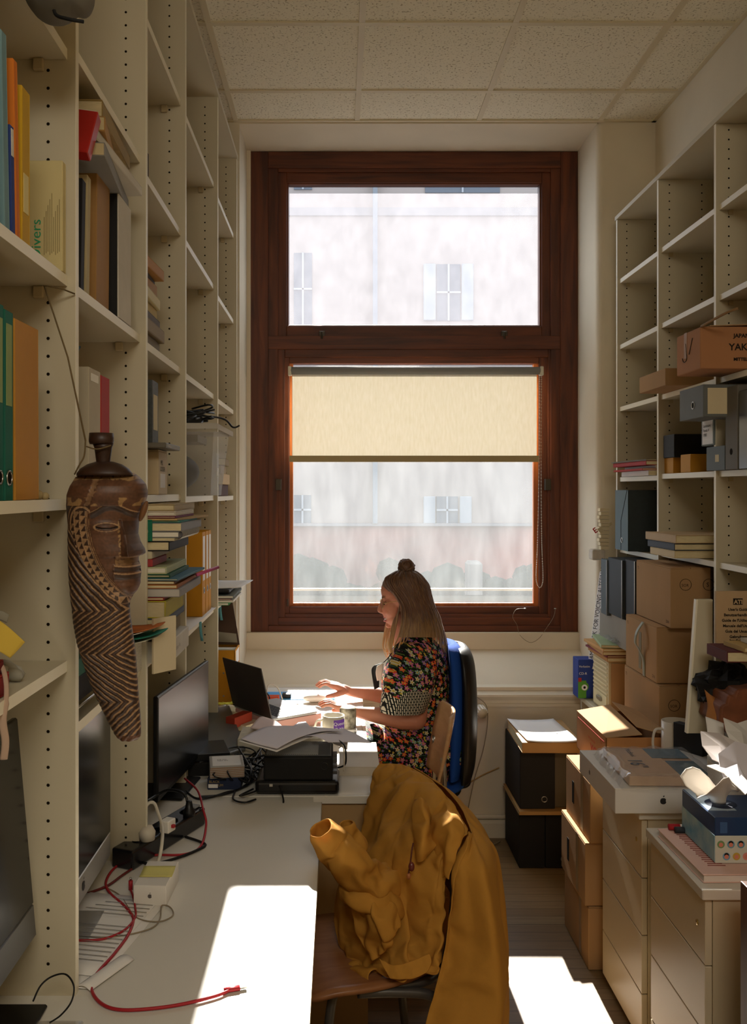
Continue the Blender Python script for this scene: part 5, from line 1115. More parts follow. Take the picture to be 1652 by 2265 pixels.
q.build('body', mat('carton_red_print', '#b98250', .85, var=.1, vs=5), yk, bevel=.001)
q = MB(); q.quad((-a, -b, h), (-a, b, h), (-.0, b-.02, h+.028), (-.0, -b-.01, h+.014)); q.build('flap', cardb, yk, solid=.003)
q = MB(); q.quad((a, -b, h), (a, b, h), (.01, b-.02, h+.04), (.0, -b+.05, h+.026)); q.build('flap', cardb, yk, solid=.003)
rdm = mat('red_print', '#b03a22', .8)
lettering('YOKI', .062, yk, (-a-.001, .06-.06, .03), LEFTF, rdm, bold=.001); lettering('hermesmusik', .018, yk, (-a-.001, .03, .085), LEFTF, rdm); lettering('TV', .022, yk, (-a-.001, -.13, .105), LEFTF, rdm); q = MB(); q.box(-a-.0008, -a, -.18, .18, .122, .126); q.build('red_line', rdm, yk)
lettering('ROKONAL', .022, yk, (.02, -b-.001, .095), FRONT, mat('faded_red_print', '#9c5030', .8))
# black files on the floor at the window wall
def bfile(label, x0, x1, y0, y1, z0, z1, ringx=None, rz=0., m=softblack):
    o = base('archive_file', label, 'file', x0, x1, y0, y1, z0, rz); a, b, h = (x1-x0)/2, (y1-y0)/2, z1-z0
    MB().box(-a, a, -b, b, 0, h).build('body', m, o, bevel=.002)
    if ringx: MB().ring((ringx, -b-.001, h*.16), .012, .002, (0, -1, 0)).build('finger_ring', metal, o)
    return o
bfile('lower left black archive file on the floor by the window wall', .80, .915, 4.09, 4.43, .002, .252)
bfile('lower right black archive file with ring on the floor by the window wall', .917, 1.04, 4.09, 4.43, .002, .252, .02)
book_flat('thin brown board lying between the two tiers of black files', .79, 1.06, 4.04, 4.43, .254, .016, '#a98450', spine='y-')
bfile('upper left black archive file with ring in the second tier', .80, .955, 4.07, 4.43, .272, .535, .03)
bfile('upper right grey backed archive file in the second tier', .957, 1.06, 4.09, 4.43, .272, .535, None, m=mat('grey_file', '#5b5344', .7))
book_flat('thick tan paper block with pale top sheet on the black files', .80, 1.06, 4.00, 4.40, .538, .045, '#b08a58', spine='y-', rz=-.02)
sheet('white cover sheet curling on the tan paper block', [(.82, 4.0), (1.05, 4.0), (1.02, 4.38), (.80, 4.38)], .585, paper, curl=.006)
# ------------------------------------------------------------------ drawer cabinets
cab = mat('cabinet_laminate', '#c9bda4', .38, .45)
cabs = mat('cabinet_side', '#c2b69c', .45, .4)
def cabinet(label, x0, x1, y0, y1, ztop, cuts, over=.012):
    o = thing('drawer_cabinet', label, 'cabinet', ((x0+x1)/2, (y0+y1)/2, 0)); a, b = (x1-x0)/2, (y1-y0)/2
    MB().box(-a+.018, a, -b, b, .004, ztop-.026).build('body', cabs, o, bevel=.001)
    MB().box(-a-over, a, -b-over, b+over*.5, ztop-.025, ztop).build('top', mat('cabinet_top', '#cfcac0', .35, .45), o, bevel=.002)
    zz = [.03]+cuts+[ztop-.03]
    for i in range(len(zz)-1):
        dr = MB().box(-a, -a+.017, -b+.002, b-.002, zz[i]+.0025, zz[i+1]-.0005).build('drawer', cab, o, bevel=.0015)
        if i == len(zz)-2:
            MB().lathe([(0, 0), (.007, 0), (.007, .002), (0, .002)], M=Matrix.Translation((-a, -b+.05, zz[i+1]-.075)) @ Matrix.Rotation(-pi/2, 4, 'Y')).build('lock', mat('brass_lock', '#b49a54', .3, .5, .8), dr)
    return o
cabinet('cream drawer cabinet under the flat white computer box', .90, 1.42, 2.735, 3.145, .73, [.18, .355, .525])
cabinet('cream drawer cabinet nearest the camera, carrying the tissue box', .88, 1.42, 2.21, 2.60, .725, [.19, .37, .535])
# computer box on the far cabinet
ib = thing('computer_box', 'flat white computer box with small fruit mark on the far cabinet', 'box', (1.075, 2.905, .7315))
MB().box(-.265, .265, -.205, .195, 0, .074).build('body', mat('white_box', '#d9d7d4', .45, .4), ib, bevel=.0015)
q = MB(); fruit(q, Vector((-.124, -.2056, .037)), Vector((1, 0, 0)), Vector((0, 0, 1)), .010); q.build('logo', mat('logo_dark', '#2f2e30', .4), ib)
q = MB(); fruit(q, Vector((-.2656, .07, .037)), Vector((0, -1, 0)), Vector((0, 0, 1)), .008); q.build('logo', mat('logo_grey', '#5a5552', .4), ib)
pk = thing('wrapped_package', 'brown and blue package marked 16 in clear plastic on the white box', 'package', (.985, 2.86, .8065), -.03)
MB().box(-.125, .03, -.15, .15, .002, .03).box(.03, .12, -.15, .15, .002, .028).build('carton_sleeve', cmat('#cdaf96'), pk, bevel=.002)
q = MB(); q.box(.0, .115, .04, .145, .0302, .0308); q.box(.032, .119, -.151, .015, .0282, .0296); q.build('blue_panel', cmat('#5d7a8c'), pk)
lettering('16"', .062, pk, (-.085, .02, .0315), (0, 0, -pi/2), mat('slate_print', '#4a5a70', .6), bold=.001); lettering('MacBook', .024, pk, (-.06, .14, .0315), (0, 0, -pi/2), mat('slate_print', '#4a5a70', .6))
random.seed(2); rows = []
for i in range(22):
    r = []
    for j in range(22):
        u, v = i/21, j/21; e = min(u, v, 1-u, 1-v); zz = .036*min(1, e/.09)**.5+.006*noise.noise(Vector((u*9, v*9, 1)))
        r.append(Vector((-.155+.31*u+.008*noise.noise(Vector((v*8, 2, 0))), -.185+.36*v+.01*noise.noise(Vector((u*8, 5, 0))), max(.002, zz+.002))))
    rows.append(r)
MB().grid(rows).build('plastic_wrap', thin('clear_wrap', '#dfe3e6', .10, gloss=.16, rough=.12), pk)
mg = mug('plain white mug standing behind the wrapped package', Vector((1.18, 3.10+.02, .8065-.075)), .052, .15, mat('mug_cream', '#cfc6b8', .3, .5), ang=radians(185), hr=.035)
mg.location = (Xat(1502, 3.17), 3.19, .7315)
for ch2 in mg.children: pass
qbox('dark slate folder standing behind the white mug', 'folder', 'folder', Xat(1538, 3.0), Xat(1538, 3.0)+.03, 3.02, 3.14, .7315, Zat(1618, 3.0), cmat('#2a2c30'), rz=.5)
# tissue box on sketchbook
zc = .7255
sb = thing('sketchbook', 'pale pink sketchbook under the tissue box', 'book', (1.075, 2.385, zc), .02)
MB().box(-.19, .22, -.142, .157, .002, .018).build('page_block', cmat('#e0d6cf'), sb); MB().box(-.193, .222, -.145, .16, .018, .021).box(-.193, .222, -.145, .16, 0, .002).build('cover', cmat('#dcb9ae'), sb, bevel=.001)
q = MB()
for k in range(22): q.tube(cr_pts([(-.16+.002*(k % 3), .16-.012*k, .0215), (-.12+.004*(k % 2), .158-.012*k, .0217)], 2), .0012, 4)
q.build('pen_drawing', cmat('#8f4a44'), sb)
tbx2 = thing('tissue_box', 'blue and white tissue box with a tissue pulled out', 'tissue box', (1.07, 2.41, zc+.022), 0)
a, b, h = .13, .11, .115
MB().box(-a, a, -b, b, 0, h*.6).build('lower_half', cmat('#cfd2c8'), tbx2, bevel=.0015)
MB().box(-a-.0006, a, -b-.0, b, h*.6, h).build('upper_half', mat('tissue_navy', '#1f3d66', .35, .4), tbx2, bevel=.0015)
q = MB(); q.box(-a-.001, -a, -b+.002, b, .003, h*.6); q.build('side_print', mat('side_blue', '#4f93b8', .5, var=.5, vs=14, hex2='#b9cfc8'), tbx2)
q = MB(); q.box(-a+.003, -a+.075, -b+.05, b-.003, h, h+.0006); q.build('top_print', mat('top_print', '#b4c8da', .35, var=.2, vs=8), tbx2)
q = MB(); q.disc((-.075, -.01, h+.001), .04, (0, 0, 1), 24); q.build('opening', mat('navy_dark', '#14233c', .6), tbx2)
for k in range(7):
    r_, cpos = (0, k) if k < 4 else (1, k-4); cxx = -a+.014+.025*cpos+.014*r_; czz = .048-.03*r_
    q = MB(); q.disc((cxx, -b-.0008, czz), .0095, (0, -1, 0), 18); q.build('picture_badge', cmat(('#7a9a6a', '#6aa0b8', '#5f9ab0', '#6a9ac0', '#78a8c8', '#c9a848', '#e0958a')[k]), tbx2)
    q = MB(); q.disc((cxx, -b-.0011, czz-.001), .0055, (0, -1, 0), 14); q.build('badge_face', cmat('#d98a76'), tbx2)
    if k in (1, 2, 3, 4): q = MB(); q.disc((cxx, -b-.0010, czz+.003), .006, (0, -1, 0), 14); q.build('badge_hair', ink, tbx2)
q = MB(); q.box(-a+.012, -a+.03, -b-.0006, -b, h*.66, h*.9); q.build('corner_badge', cmat('#3f5f90'), tbx2)
# tissue
rows = []
for i in range(14):
    u = i/13; r = []
    for j in range(20):
        v = j/19*2*pi; rad = .018+.045*u**1.3*(1+.35*sin(3*v+1)+.2*sin(5*v)); zz = .0+.085*u-.03*u*u*(1+sin(2*v+.6))
        r.append(Vector((-.08+cos(v)*rad-.03*u, -.01+sin(v)*rad*.8-.02*u, h+.004+zz)))
    rows.append(r)
MB().grid(rows, closed=True).build('tissue', mat('tissue', '#e6dfd6', .85), tbx2, solid=.001)
for i, (c_, lb, dy) in enumerate((('#a8242c', 'white marker with red cap on the sketchbook', .052), ('#33363c', 'grey marker with dark cap on the sketchbook', .030))):
    o = thing('marker_pen', lb, 'pen', (.915-.01*(i==0), 2.455+dy+.02, zc+.0305), .0); MB().tube([(.03, 0, 0), (.055, 0, 0)], .007, 12).build('barrel', whitepl if i == 0 else cmat('#8a8d90'), o); MB().tube([(0, 0, 0), (.03, 0, 0)], .0085, 12).build('cap', cmat(c_), o)
# crumpled paper bags, wrapped bouquet, carved wood
def crumple(label, cx, cy, cz, sx, sy, sz, m, seed, name='crumpled_paper', cat='paper', amp=.35, rot=0.):
    q = MB(); n, k = 20, 14; vs = []
    for i in range(k+1):
        ph = -pi/2+pi*i/k; r = []
        for j in range(n):
            a = 2*pi*j/n; d = Vector((cos(ph)*cos(a), cos(ph)*sin(a), sin(ph)))
            c = noise.cell(d*2.2+Vector((seed, 0, 0))); f = 1+amp*noise.noise(d*2.5+Vector((seed, seed, 0)))+amp*.5*noise.noise(d*6+Vector((seed, 0, 2)))
            r.append(Vector((d.x*sx*f, d.y*sy*f, max(-sz*.9, d.z*sz*f))))
        rows_ = r; vs.append(r)
    q.grid(vs, False, closed=True); o = q.build(name, m, loc=(cx, cy, cz), rz=rot); return tag(o, label, cat)
# white envelopes heap: individual bent sheets
tbm = mat('torn_paper', '#dcd3d0', .8, .2, var=.1, vs=6)
YQ = 2.72
bent('torn white envelope sticking out left on the paper heap', [[P(1549, 1618, 2.6), P(1553, 1650, 2.55), P(1575, 1680, 2.5)], [P(1590, 1622, 2.62), P(1592, 1650, 2.55), P(1600, 1690, 2.48)], [P(1625, 1640, 2.6), P(1630, 1665, 2.55), P(1640, 1700, 2.48)]], tbm, .002, nu=1, nv=1, fl=True)
bent('lilac shaded envelope across the middle of the paper heap', [[P(1588, 1668, 2.5), P(1592, 1700, 2.46), P(1600, 1720, 2.42)], [P(1625, 1640, 2.55), P(1630, 1690, 2.48), P(1638, 1735, 2.40)], [P(1665, 1650, 2.55), P(1668, 1700, 2.48), P(1670, 1750, 2.42)]], lp, .002, nu=1, nv=1, fl=True)
bent('crumpled white bag flap behind the envelopes', [[P(1600, 1588, 2.7), P(1605, 1615, 2.68), P(1615, 1640, 2.66)], [P(1630, 1600, 2.72), P(1640, 1620, 2.7), P(1645, 1650, 2.66)], [P(1660, 1590, 2.75), P(1665, 1630, 2.72), P(1670, 1660, 2.7)]], paper, .002, nu=1, nv=1, fl=True)
bent('white sheet sagging over the front of the paper heap', [[P(1563, 1694, 2.45), P(1600, 1710, 2.42), P(1648, 1758, 2.34)], [P(1590, 1690, 2.5), P(1630, 1705, 2.46), P(1665, 1740, 2.4)]], paper, .002, nu=1, nv=1, fl=True)
for i, (t, px, py, sz) in enumerate((('24', 1565, 1630, .022), ('1EP', 1601, 1636, .03))):
    o = lettering(t, sz, None, P(px, py+4, 2.515-.0), FRONT, cmat('#8c8580') if i == 0 else mat('red_print', '#b03a22', .8))
    bpy.data.objects.remove(o)
cbk = P(1630, 1580, 2.80); q = MB(); q.prism([P(x, y, 2.80)-cbk for x, y in ((1588, 1602), (1592, 1588), (1594, 1562), (1606, 1556), (1611, 1536), (1624, 1540), (1629, 1526), (1690, 1522), (1690, 1640), (1640, 1640), (1612, 1625))], (0, .16, 0)); tag(q.build('carved_block', mat('dark_wood', '#8a5234', .6, var=.45, vs=16, bump=.6, bs=25), loc=cbk, bevel=.008, seg=3), 'stepped reddish brown carved wooden block behind the paper heap', 'carving')
crumple('black cloth heap on the low right shelf', Xat(1625, 2.9), 2.95, Zat(1525, 2.9), .11, .08, .065, softblack, 9, 'cloth_heap', 'cloth', .4)
bent('brown kraft bag standing beside the carved block', [[P(1560, 1590, 2.85), P(1565, 1560, 2.87), P(1558, 1525, 2.9)], [P(1580, 1615, 2.8), P(1585, 1570, 2.84), P(1575, 1540, 2.88)], [P(1600, 1600, 2.82), P(1600, 1570, 2.86), P(1590, 1545, 2.9)]], mat('kraft', '#a8703c', .85), .003)
bent('white paper wrap around the kraft bag foot', [[P(1560, 1585, 2.8), P(1565, 1625, 2.76)], [P(1580, 1592, 2.78), P(1588, 1640, 2.74)], [P(1600, 1600, 2.78), P(1602, 1645, 2.74)]], paper, .002)
qbox('white carton carrying the paper heap behind the tissue box', 'box', 'paper_carton', Xat(1600, 2.66), 1.45, 2.64, 2.78, .7315, Zat(1700, 2.64), whitepl)
qbox('stack of printed sheets with coloured edges behind the tissue box', 'paper', 'paper_stack', Xat(1597, 2.5), 1.40, 2.47, 2.60, .7255, Zat(1710, 2.47), mat('printed_edges', '#c8c2b8', .8, var=.3, vs=90, stretch=(1, 1, 14)))
qbox('dark brown wooden chest at the bottom right corner', 'chest', 'chest', Xat(1637, 2.05), 1.45, 1.75, 2.05, .002, Zat(1948, 2.05), woodmat('chest_wood', '#3a2014', '#5c3420'))
# ------------------------------------------------------------------ the woman at the desk
YW = 3.93
skin = mat('skin', '#c4846a', .5, .35, var=.06, vs=25)
bpy.data.materials['skin'].node_tree.nodes['Principled BSDF'].inputs['Subsurface Weight'].default_value = .12
bpy.data.materials['skin'].node_tree.nodes['Principled BSDF'].inputs['Subsurface Radius'].default_value = (.02, .008, .004)
wo = thing('person', 'woman with brown half up hair, painted golden where lit, and glasses in a floral dress, smiling at her laptop', 'person', P(920, 1690, YW))
O = wo.location.copy()
def W(px, py, Y): return P(px, py, Y)-O
def V(x, y, z): return Vector((x, y, z))-O
b_ = MB()
def limb(pts, rs, n=14):
    b_.tube(pts, rs, n)
    for p, r in zip(pts, rs): b_.ell(p, (r*.985,)*3, n=12, m=8)
# head
b_.ell(W(893, 1312, YW), (.088, .073, .082)); b_.ell(W(868, 1306, YW), (.050, .058, .055)); b_.ell(W(868, 1340, YW), (.046, .055, .070), (0, radians(8), 0))
b_.ell(W(872, 1366, YW), (.040, .047, .036)); b_.ell(W(859, 1383, YW), (.013, .018, .012)); b_.ell(W(850, 1321, YW), (.012, .040, .010))
b_.tube([W(846, 1327, YW), W(841, 1342, YW), W(838.5, 1351, YW)], [.006, .009, .010], 10); b_.ell(W(839, 1351.5, YW), (.008, .009, .0075)); b_.ell(W(844, 1354, YW), (.010, .015, .006))
for s_ in (-1, 1):
    b_.ell(W(862, 1353, YW+s_*.032), (.021, .017, .021)); b_.ell(W(889, 1342, YW+s_*.072), (.012, .008, .026))
    b_.tube([W(852, 1366, YW), W(857, 1367, YW+s_*.017), W(864, 1362, YW+s_*.029)], [.005, .0045, .003], 8)
    b_.tube([W(854, 1374, YW), W(859, 1374, YW+s_*.014), W(864, 1366, YW+s_*.027)], [.0055, .005, .003], 8)
limb([W(890, 1375, YW), W(897, 1405, YW), W(910, 1440, YW)], [.052, .050, .065])
# trunk and legs
b_.ell(W(918, 1490, YW), (.115, .160, .150)); b_.ell(W(918, 1585, YW), (.108, .145, .150)); b_.ell(W(925, 1670, YW), (.125, .165, .11))
limb([W(915, 1452, YW-.15), W(910, 1445, YW), W(915, 1452, YW+.15)], [.052, .07, .052])
for s_ in (-1, 1):
    limb([V(.34, YW+s_*.085, .57), V(.12, YW+s_*.09, .595), V(-.10, YW+s_*.09, .575)], [.095, .08, .058]); limb([V(-.10, YW+s_*.09, .575), V(-.06, YW+s_*.09, .35), V(-.03, YW+s_*.09, .09)], [.056, .05, .034])
    limb([V(-.02, YW+s_*.09, .045), V(-.12, YW+s_*.10, .04), V(-.20, YW+s_*.105, .03)], [.036, .034, .024])
# near arm
limb([W(920, 1458, 3.765), W(925, 1525, 3.72), W(922, 1590, 3.70)], [.050, .046, .040]); limb([W(922, 1592, 3.70), W(890, 1591, 3.71), W(835, 1582, 3.73), W(787, 1575, 3.745)], [.040, .041, .033, .021])
# far arm
limb([W(912, 1458, 4.09), W(890, 1510, 4.15), W(872, 1545, 4.17)], [.050, .044, .038]); limb([W(872, 1545, 4.17), W(830, 1536, 4.16), W(775, 1530, 4.14)], [.038, .033, .021])
def hand(wr, kn, tips, thumb, side, thick=.0125):
    """palm between wrist and knuckle row; four fingers of different length; thumb leaves the side of the palm"""
    wr, kn = Vector(wr), Vector(kn); d = (kn-wr); L_ = d.length; d.normalize(); sd = Vector((0, 1, 0)); up = Vector((0, 0, 1))
    limb([wr, wr+d*L_*.35], [.020, .022])
    for k in range(4):
        off = (-.030+.020*k)*1.0
        limb([wr+d*L_*.3+sd*off*.55, wr+d*L_*.7+sd*off*.85+up*.002, kn+sd*off], [.014, .0145, .0115], 10)
    for k in range(4):
        off = (-.030+.020*k); p0 = kn+sd*off; ln, bend, lift = tips[k]
        p1 = p0+d*ln*.42+up*lift+sd*off*.08; p2 = p1+d*ln*.33-up*bend*.55+sd*off*.05; p3 = p2+d*ln*.22-up*bend*.7
        limb([p0, p1, p2, p3], [.0098, .0088, .0078, .0066], 9)
    t0 = wr+d*L_*.28+sd*side*.022-up*.004; limb([t0]+[t0+Vector(t) for t in thumb], [.0135, .0125, .0105, .0085], 9)
hand(W(787, 1575, 3.745), W(745, 1561, 3.755), ((.066, .016, .004), (.074, .018, .006), (.078, .019, .006), (.070, .018, .003)), ((-.028, .018, -.004), (-.052, .026, -.006), (-.070, .028, -.008)), 1)
hand(W(775, 1530, 4.14), W(733, 1514, 4.135), ((.060, .022, .002), (.070, .026, .004), (.075, .028, .003), (.066, .026, .0)), ((-.030, -.020, -.006), (-.058, -.028, -.012), (-.080, -.028, -.016)), -1)
bo = b_.build('body', skin, wo)
md = bo.modifiers.new('r', 'REMESH'); md.mode = 'VOXEL'; md.voxel_size = .0034; md.use_smooth_shade = True
md = bo.modifiers.new('s', 'SMOOTH'); md.factor = .5; md.iterations = 4
# lips, eyes
q = MB(); tm = mat('lips', '#a8483e', .4, .4)
for s_ in (-1, 1):
    q.tube([W(849.5, 1365.5, YW), W(853.5, 1366.4, YW+s_*.019), W(862.5, 1361, YW+s_*.037)], [.0046, .0045, .003], 8, flat=.6); q.tube([W(850.8, 1373.8, YW), W(855, 1373.6, YW+s_*.018), W(863.5, 1363, YW+s_*.036)], [.0055, .005, .003], 8, flat=.6)
q.build('lips', tm, wo)
q = MB(); q.tube([W(858, 1367, YW-.029), W(853.6, 1369.2, YW-.017), W(851, 1369.6, YW), W(853.6, 1369.2, YW+.017), W(858, 1367, YW+.029)], .0036, 8, flat=.7); q.build('teeth', whitepl, wo)
q = MB()
for s_ in (-1, 1): q.ell(W(853.5, 1334, YW+s_*.031), (.010, .011, .008))
q.build('eyelid', mat('eyelid', '#b57e66', .5), wo)
q = MB()
for s_ in (-1, 1): q.tube([W(847.6, 1336, YW+s_*.024), W(847.8, 1337, YW+s_*.032), W(850.5, 1337, YW+s_*.041)], .0016, 6)
q.build('eyelash', mat('lash', '#2a1a12', .7), wo)
q = MB()
for s_ in (-1, 1): q.tube([W(846, 1324, YW+s_*.018), W(845.5, 1321, YW+s_*.032), W(851, 1322, YW+s_*.046)], [.003, .003, .0015], 6)
q.build('eyebrow', mat('brow', '#8a6238', .8), wo)
q = MB()
for s_ in (-1, 1):
    c = W(844.5, 1336, YW+s_*.032); q.ring(c, .021, .0011, (-1, s_*.25, -.1), 22); q.tube([c+Vector((.006, s_*.021, .004)), W(868, 1331, YW+s_*.064), W(889, 1330, YW+s_*.078)], .0011, 6)
q.tube([W(842, 1334, YW-.012), W(841, 1332, YW), W(842, 1334, YW+.012)], .0011, 6)
gl2 = q.build('glasses', mat('gold_wire', '#b89a5c', .3, .5, .9), wo)
q = MB()
for s_ in (-1, 1): q.disc(W(844.5, 1336, YW+s_*.032), .0205, (-1, s_*.25, -.1), 20)
q.build('lens', thin('lens_glass', '#ffffff', .05, gloss=.12), gl2)
# hair
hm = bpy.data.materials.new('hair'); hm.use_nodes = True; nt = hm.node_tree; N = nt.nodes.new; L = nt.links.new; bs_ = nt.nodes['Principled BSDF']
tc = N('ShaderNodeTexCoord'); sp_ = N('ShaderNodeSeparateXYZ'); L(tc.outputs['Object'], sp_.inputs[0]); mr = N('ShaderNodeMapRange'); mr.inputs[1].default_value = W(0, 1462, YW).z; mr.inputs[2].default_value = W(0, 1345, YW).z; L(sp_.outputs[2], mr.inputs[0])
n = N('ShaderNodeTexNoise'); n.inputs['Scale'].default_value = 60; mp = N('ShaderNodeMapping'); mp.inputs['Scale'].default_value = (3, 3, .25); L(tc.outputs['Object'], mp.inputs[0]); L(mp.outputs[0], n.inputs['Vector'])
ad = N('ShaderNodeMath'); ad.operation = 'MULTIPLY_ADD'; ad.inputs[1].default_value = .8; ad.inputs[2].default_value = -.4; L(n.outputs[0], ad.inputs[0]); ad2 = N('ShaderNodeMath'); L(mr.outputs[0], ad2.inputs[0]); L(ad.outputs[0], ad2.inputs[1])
cr = N('ShaderNodeValToRGB'); cr.color_ramp.elements[0].color = lin('#cda468'); cr.color_ramp.elements[1].color = lin('#5e3c24'); L(ad2.outputs[0], cr.inputs[0]); L(cr.outputs[0], bs_.inputs['Base Color']); bs_.inputs['Roughness'].default_value = .45; bs_.inputs['Sheen Weight'].default_value = .3  # golden light on the lengths is painted into this ramp, brown above
rowsH = [(1264, 880, 914, .028), (1270, 864, 928, .052), (1282, 852, 940, .070), (1298, 856, 949, .079), (1318, 874, 954, .083), (1340, 886, 961, .084), (1362, 889, 970, .086), (1385, 887, 978, .092), (1410, 880, 985, .100), (1432, 872, 988, .105), (1447, 868, 988, .104)]
random.seed(17); hair = MB(); shell = []
NA = 27
for yy, xs, xb, hw in rowsH:
    r = []
    for k in range(NA):
        a = -pi/2+pi*k/(NA-1); r.append(W(xs+(xb-xs)*max(0, cos(a))**.75, yy, YW+hw*sin(a)))
    shell.append(r)
top = [[W(897, 1265, YW)+(v-W(897, 1265, YW))*.0 for v in shell[0]]]
hair.grid(loft(top+shell[:-2], 1, 3))
for k in range(84):
    a = -pi/2+pi*k/83; fr_ = abs(a)/(pi/2); pts = [W(897, 1266, YW)]; jit = random.uniform(-.004, .006)
    cz_ = max(0, cos(a))**.75; stop = len(rowsH)-random.choice((0, 0, 0, 1))
    if .22 < cz_ < .72: stop = len(rowsH)-2-random.choice((0, 1))
    for i, (yy, xs, xb, hw) in enumerate(rowsH[:stop]):
        w2 = 1+jit+random.uniform(-.015, .015)+.02*(i > 5)*sin(k*1.7+i)
        pts.append(W(xs+(xb-xs)*max(0, cos(a))**.75*w2, yy+random.uniform(-2, 2)+(random.uniform(-12, 10) if i == stop-1 else 0), YW+hw*w2*sin(a)))
    pc_ = cr_pts(pts, 4); m_n = len(pc_); hair.tube(pc_, [.0055*(1-.75*(i/(m_n-1))**4) for i in range(m_n)], 6, flat=.55)
# swept back fringe
for k in range(26):
    a = -1+2*k/25; y_ = YW+.062*a
    pts = [W(846+14*abs(a)**2, 1296+12*abs(a)**2, y_), W(850+10*a*a, 1284+8*a*a, YW+.060*a), W(868, 1270+6*a*a, YW+.052*a), W(893, 1264, YW+.012*a)]
    hair.tube(cr_pts(pts, 5), [.0055]*16, 6, flat=.5)
# loose locks in front of the near and far shoulder
for s_ in (-1, 1):
    for k in range(9):
        x0_ = 886-k*2.2; pts = [W(884, 1335+k*2, YW+s_*.078), W(878-k, 1375, YW+s_*(.070-.002*k)), W(872-k*1.0, 1405, YW+s_*.06), W(868-k*.9+random.uniform(-2, 2), 1432, YW+s_*.058), W(872+random.uniform(-6, 2), 1452+random.uniform(-8, 4), YW+s_*.062)]
        if s_ == 1: pts = [p+Vector((-.006*k*.6, 0, 0)) for p in pts]
        hair.tube(cr_pts(pts, 4), [.004]*12+[.003]*4+[.0015], 6, flat=.6)
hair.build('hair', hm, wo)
bun = MB(); bun.ell(W(897, 1256, YW), (.033, .034, .030))
for k in range(26):
    t0 = random.uniform(0, 2*pi); ax = Vector((random.uniform(-1, 1), random.uniform(-1, 1), random.uniform(-.6, 1))).normalized(); u_ = ax.orthogonal().normalized(); v_ = ax.cross(u_); R_ = random.uniform(.030, .036)
    bun.tube([W(898, 1255, YW)+(u_*cos(t0+t*.35)+v_*sin(t0+t*.35))*R_*(1+.06*sin(t*3)) for t in range(9)], [.002, .004, .0045, .0045, .0045, .0045, .004, .003, .001], 6)
bun.build('hair_bun', hm, wo); q = MB(); q.ring(W(896, 1268, YW), .026, .005, (.1, 0, 1)); q.build('hair_tie', softblack, wo)

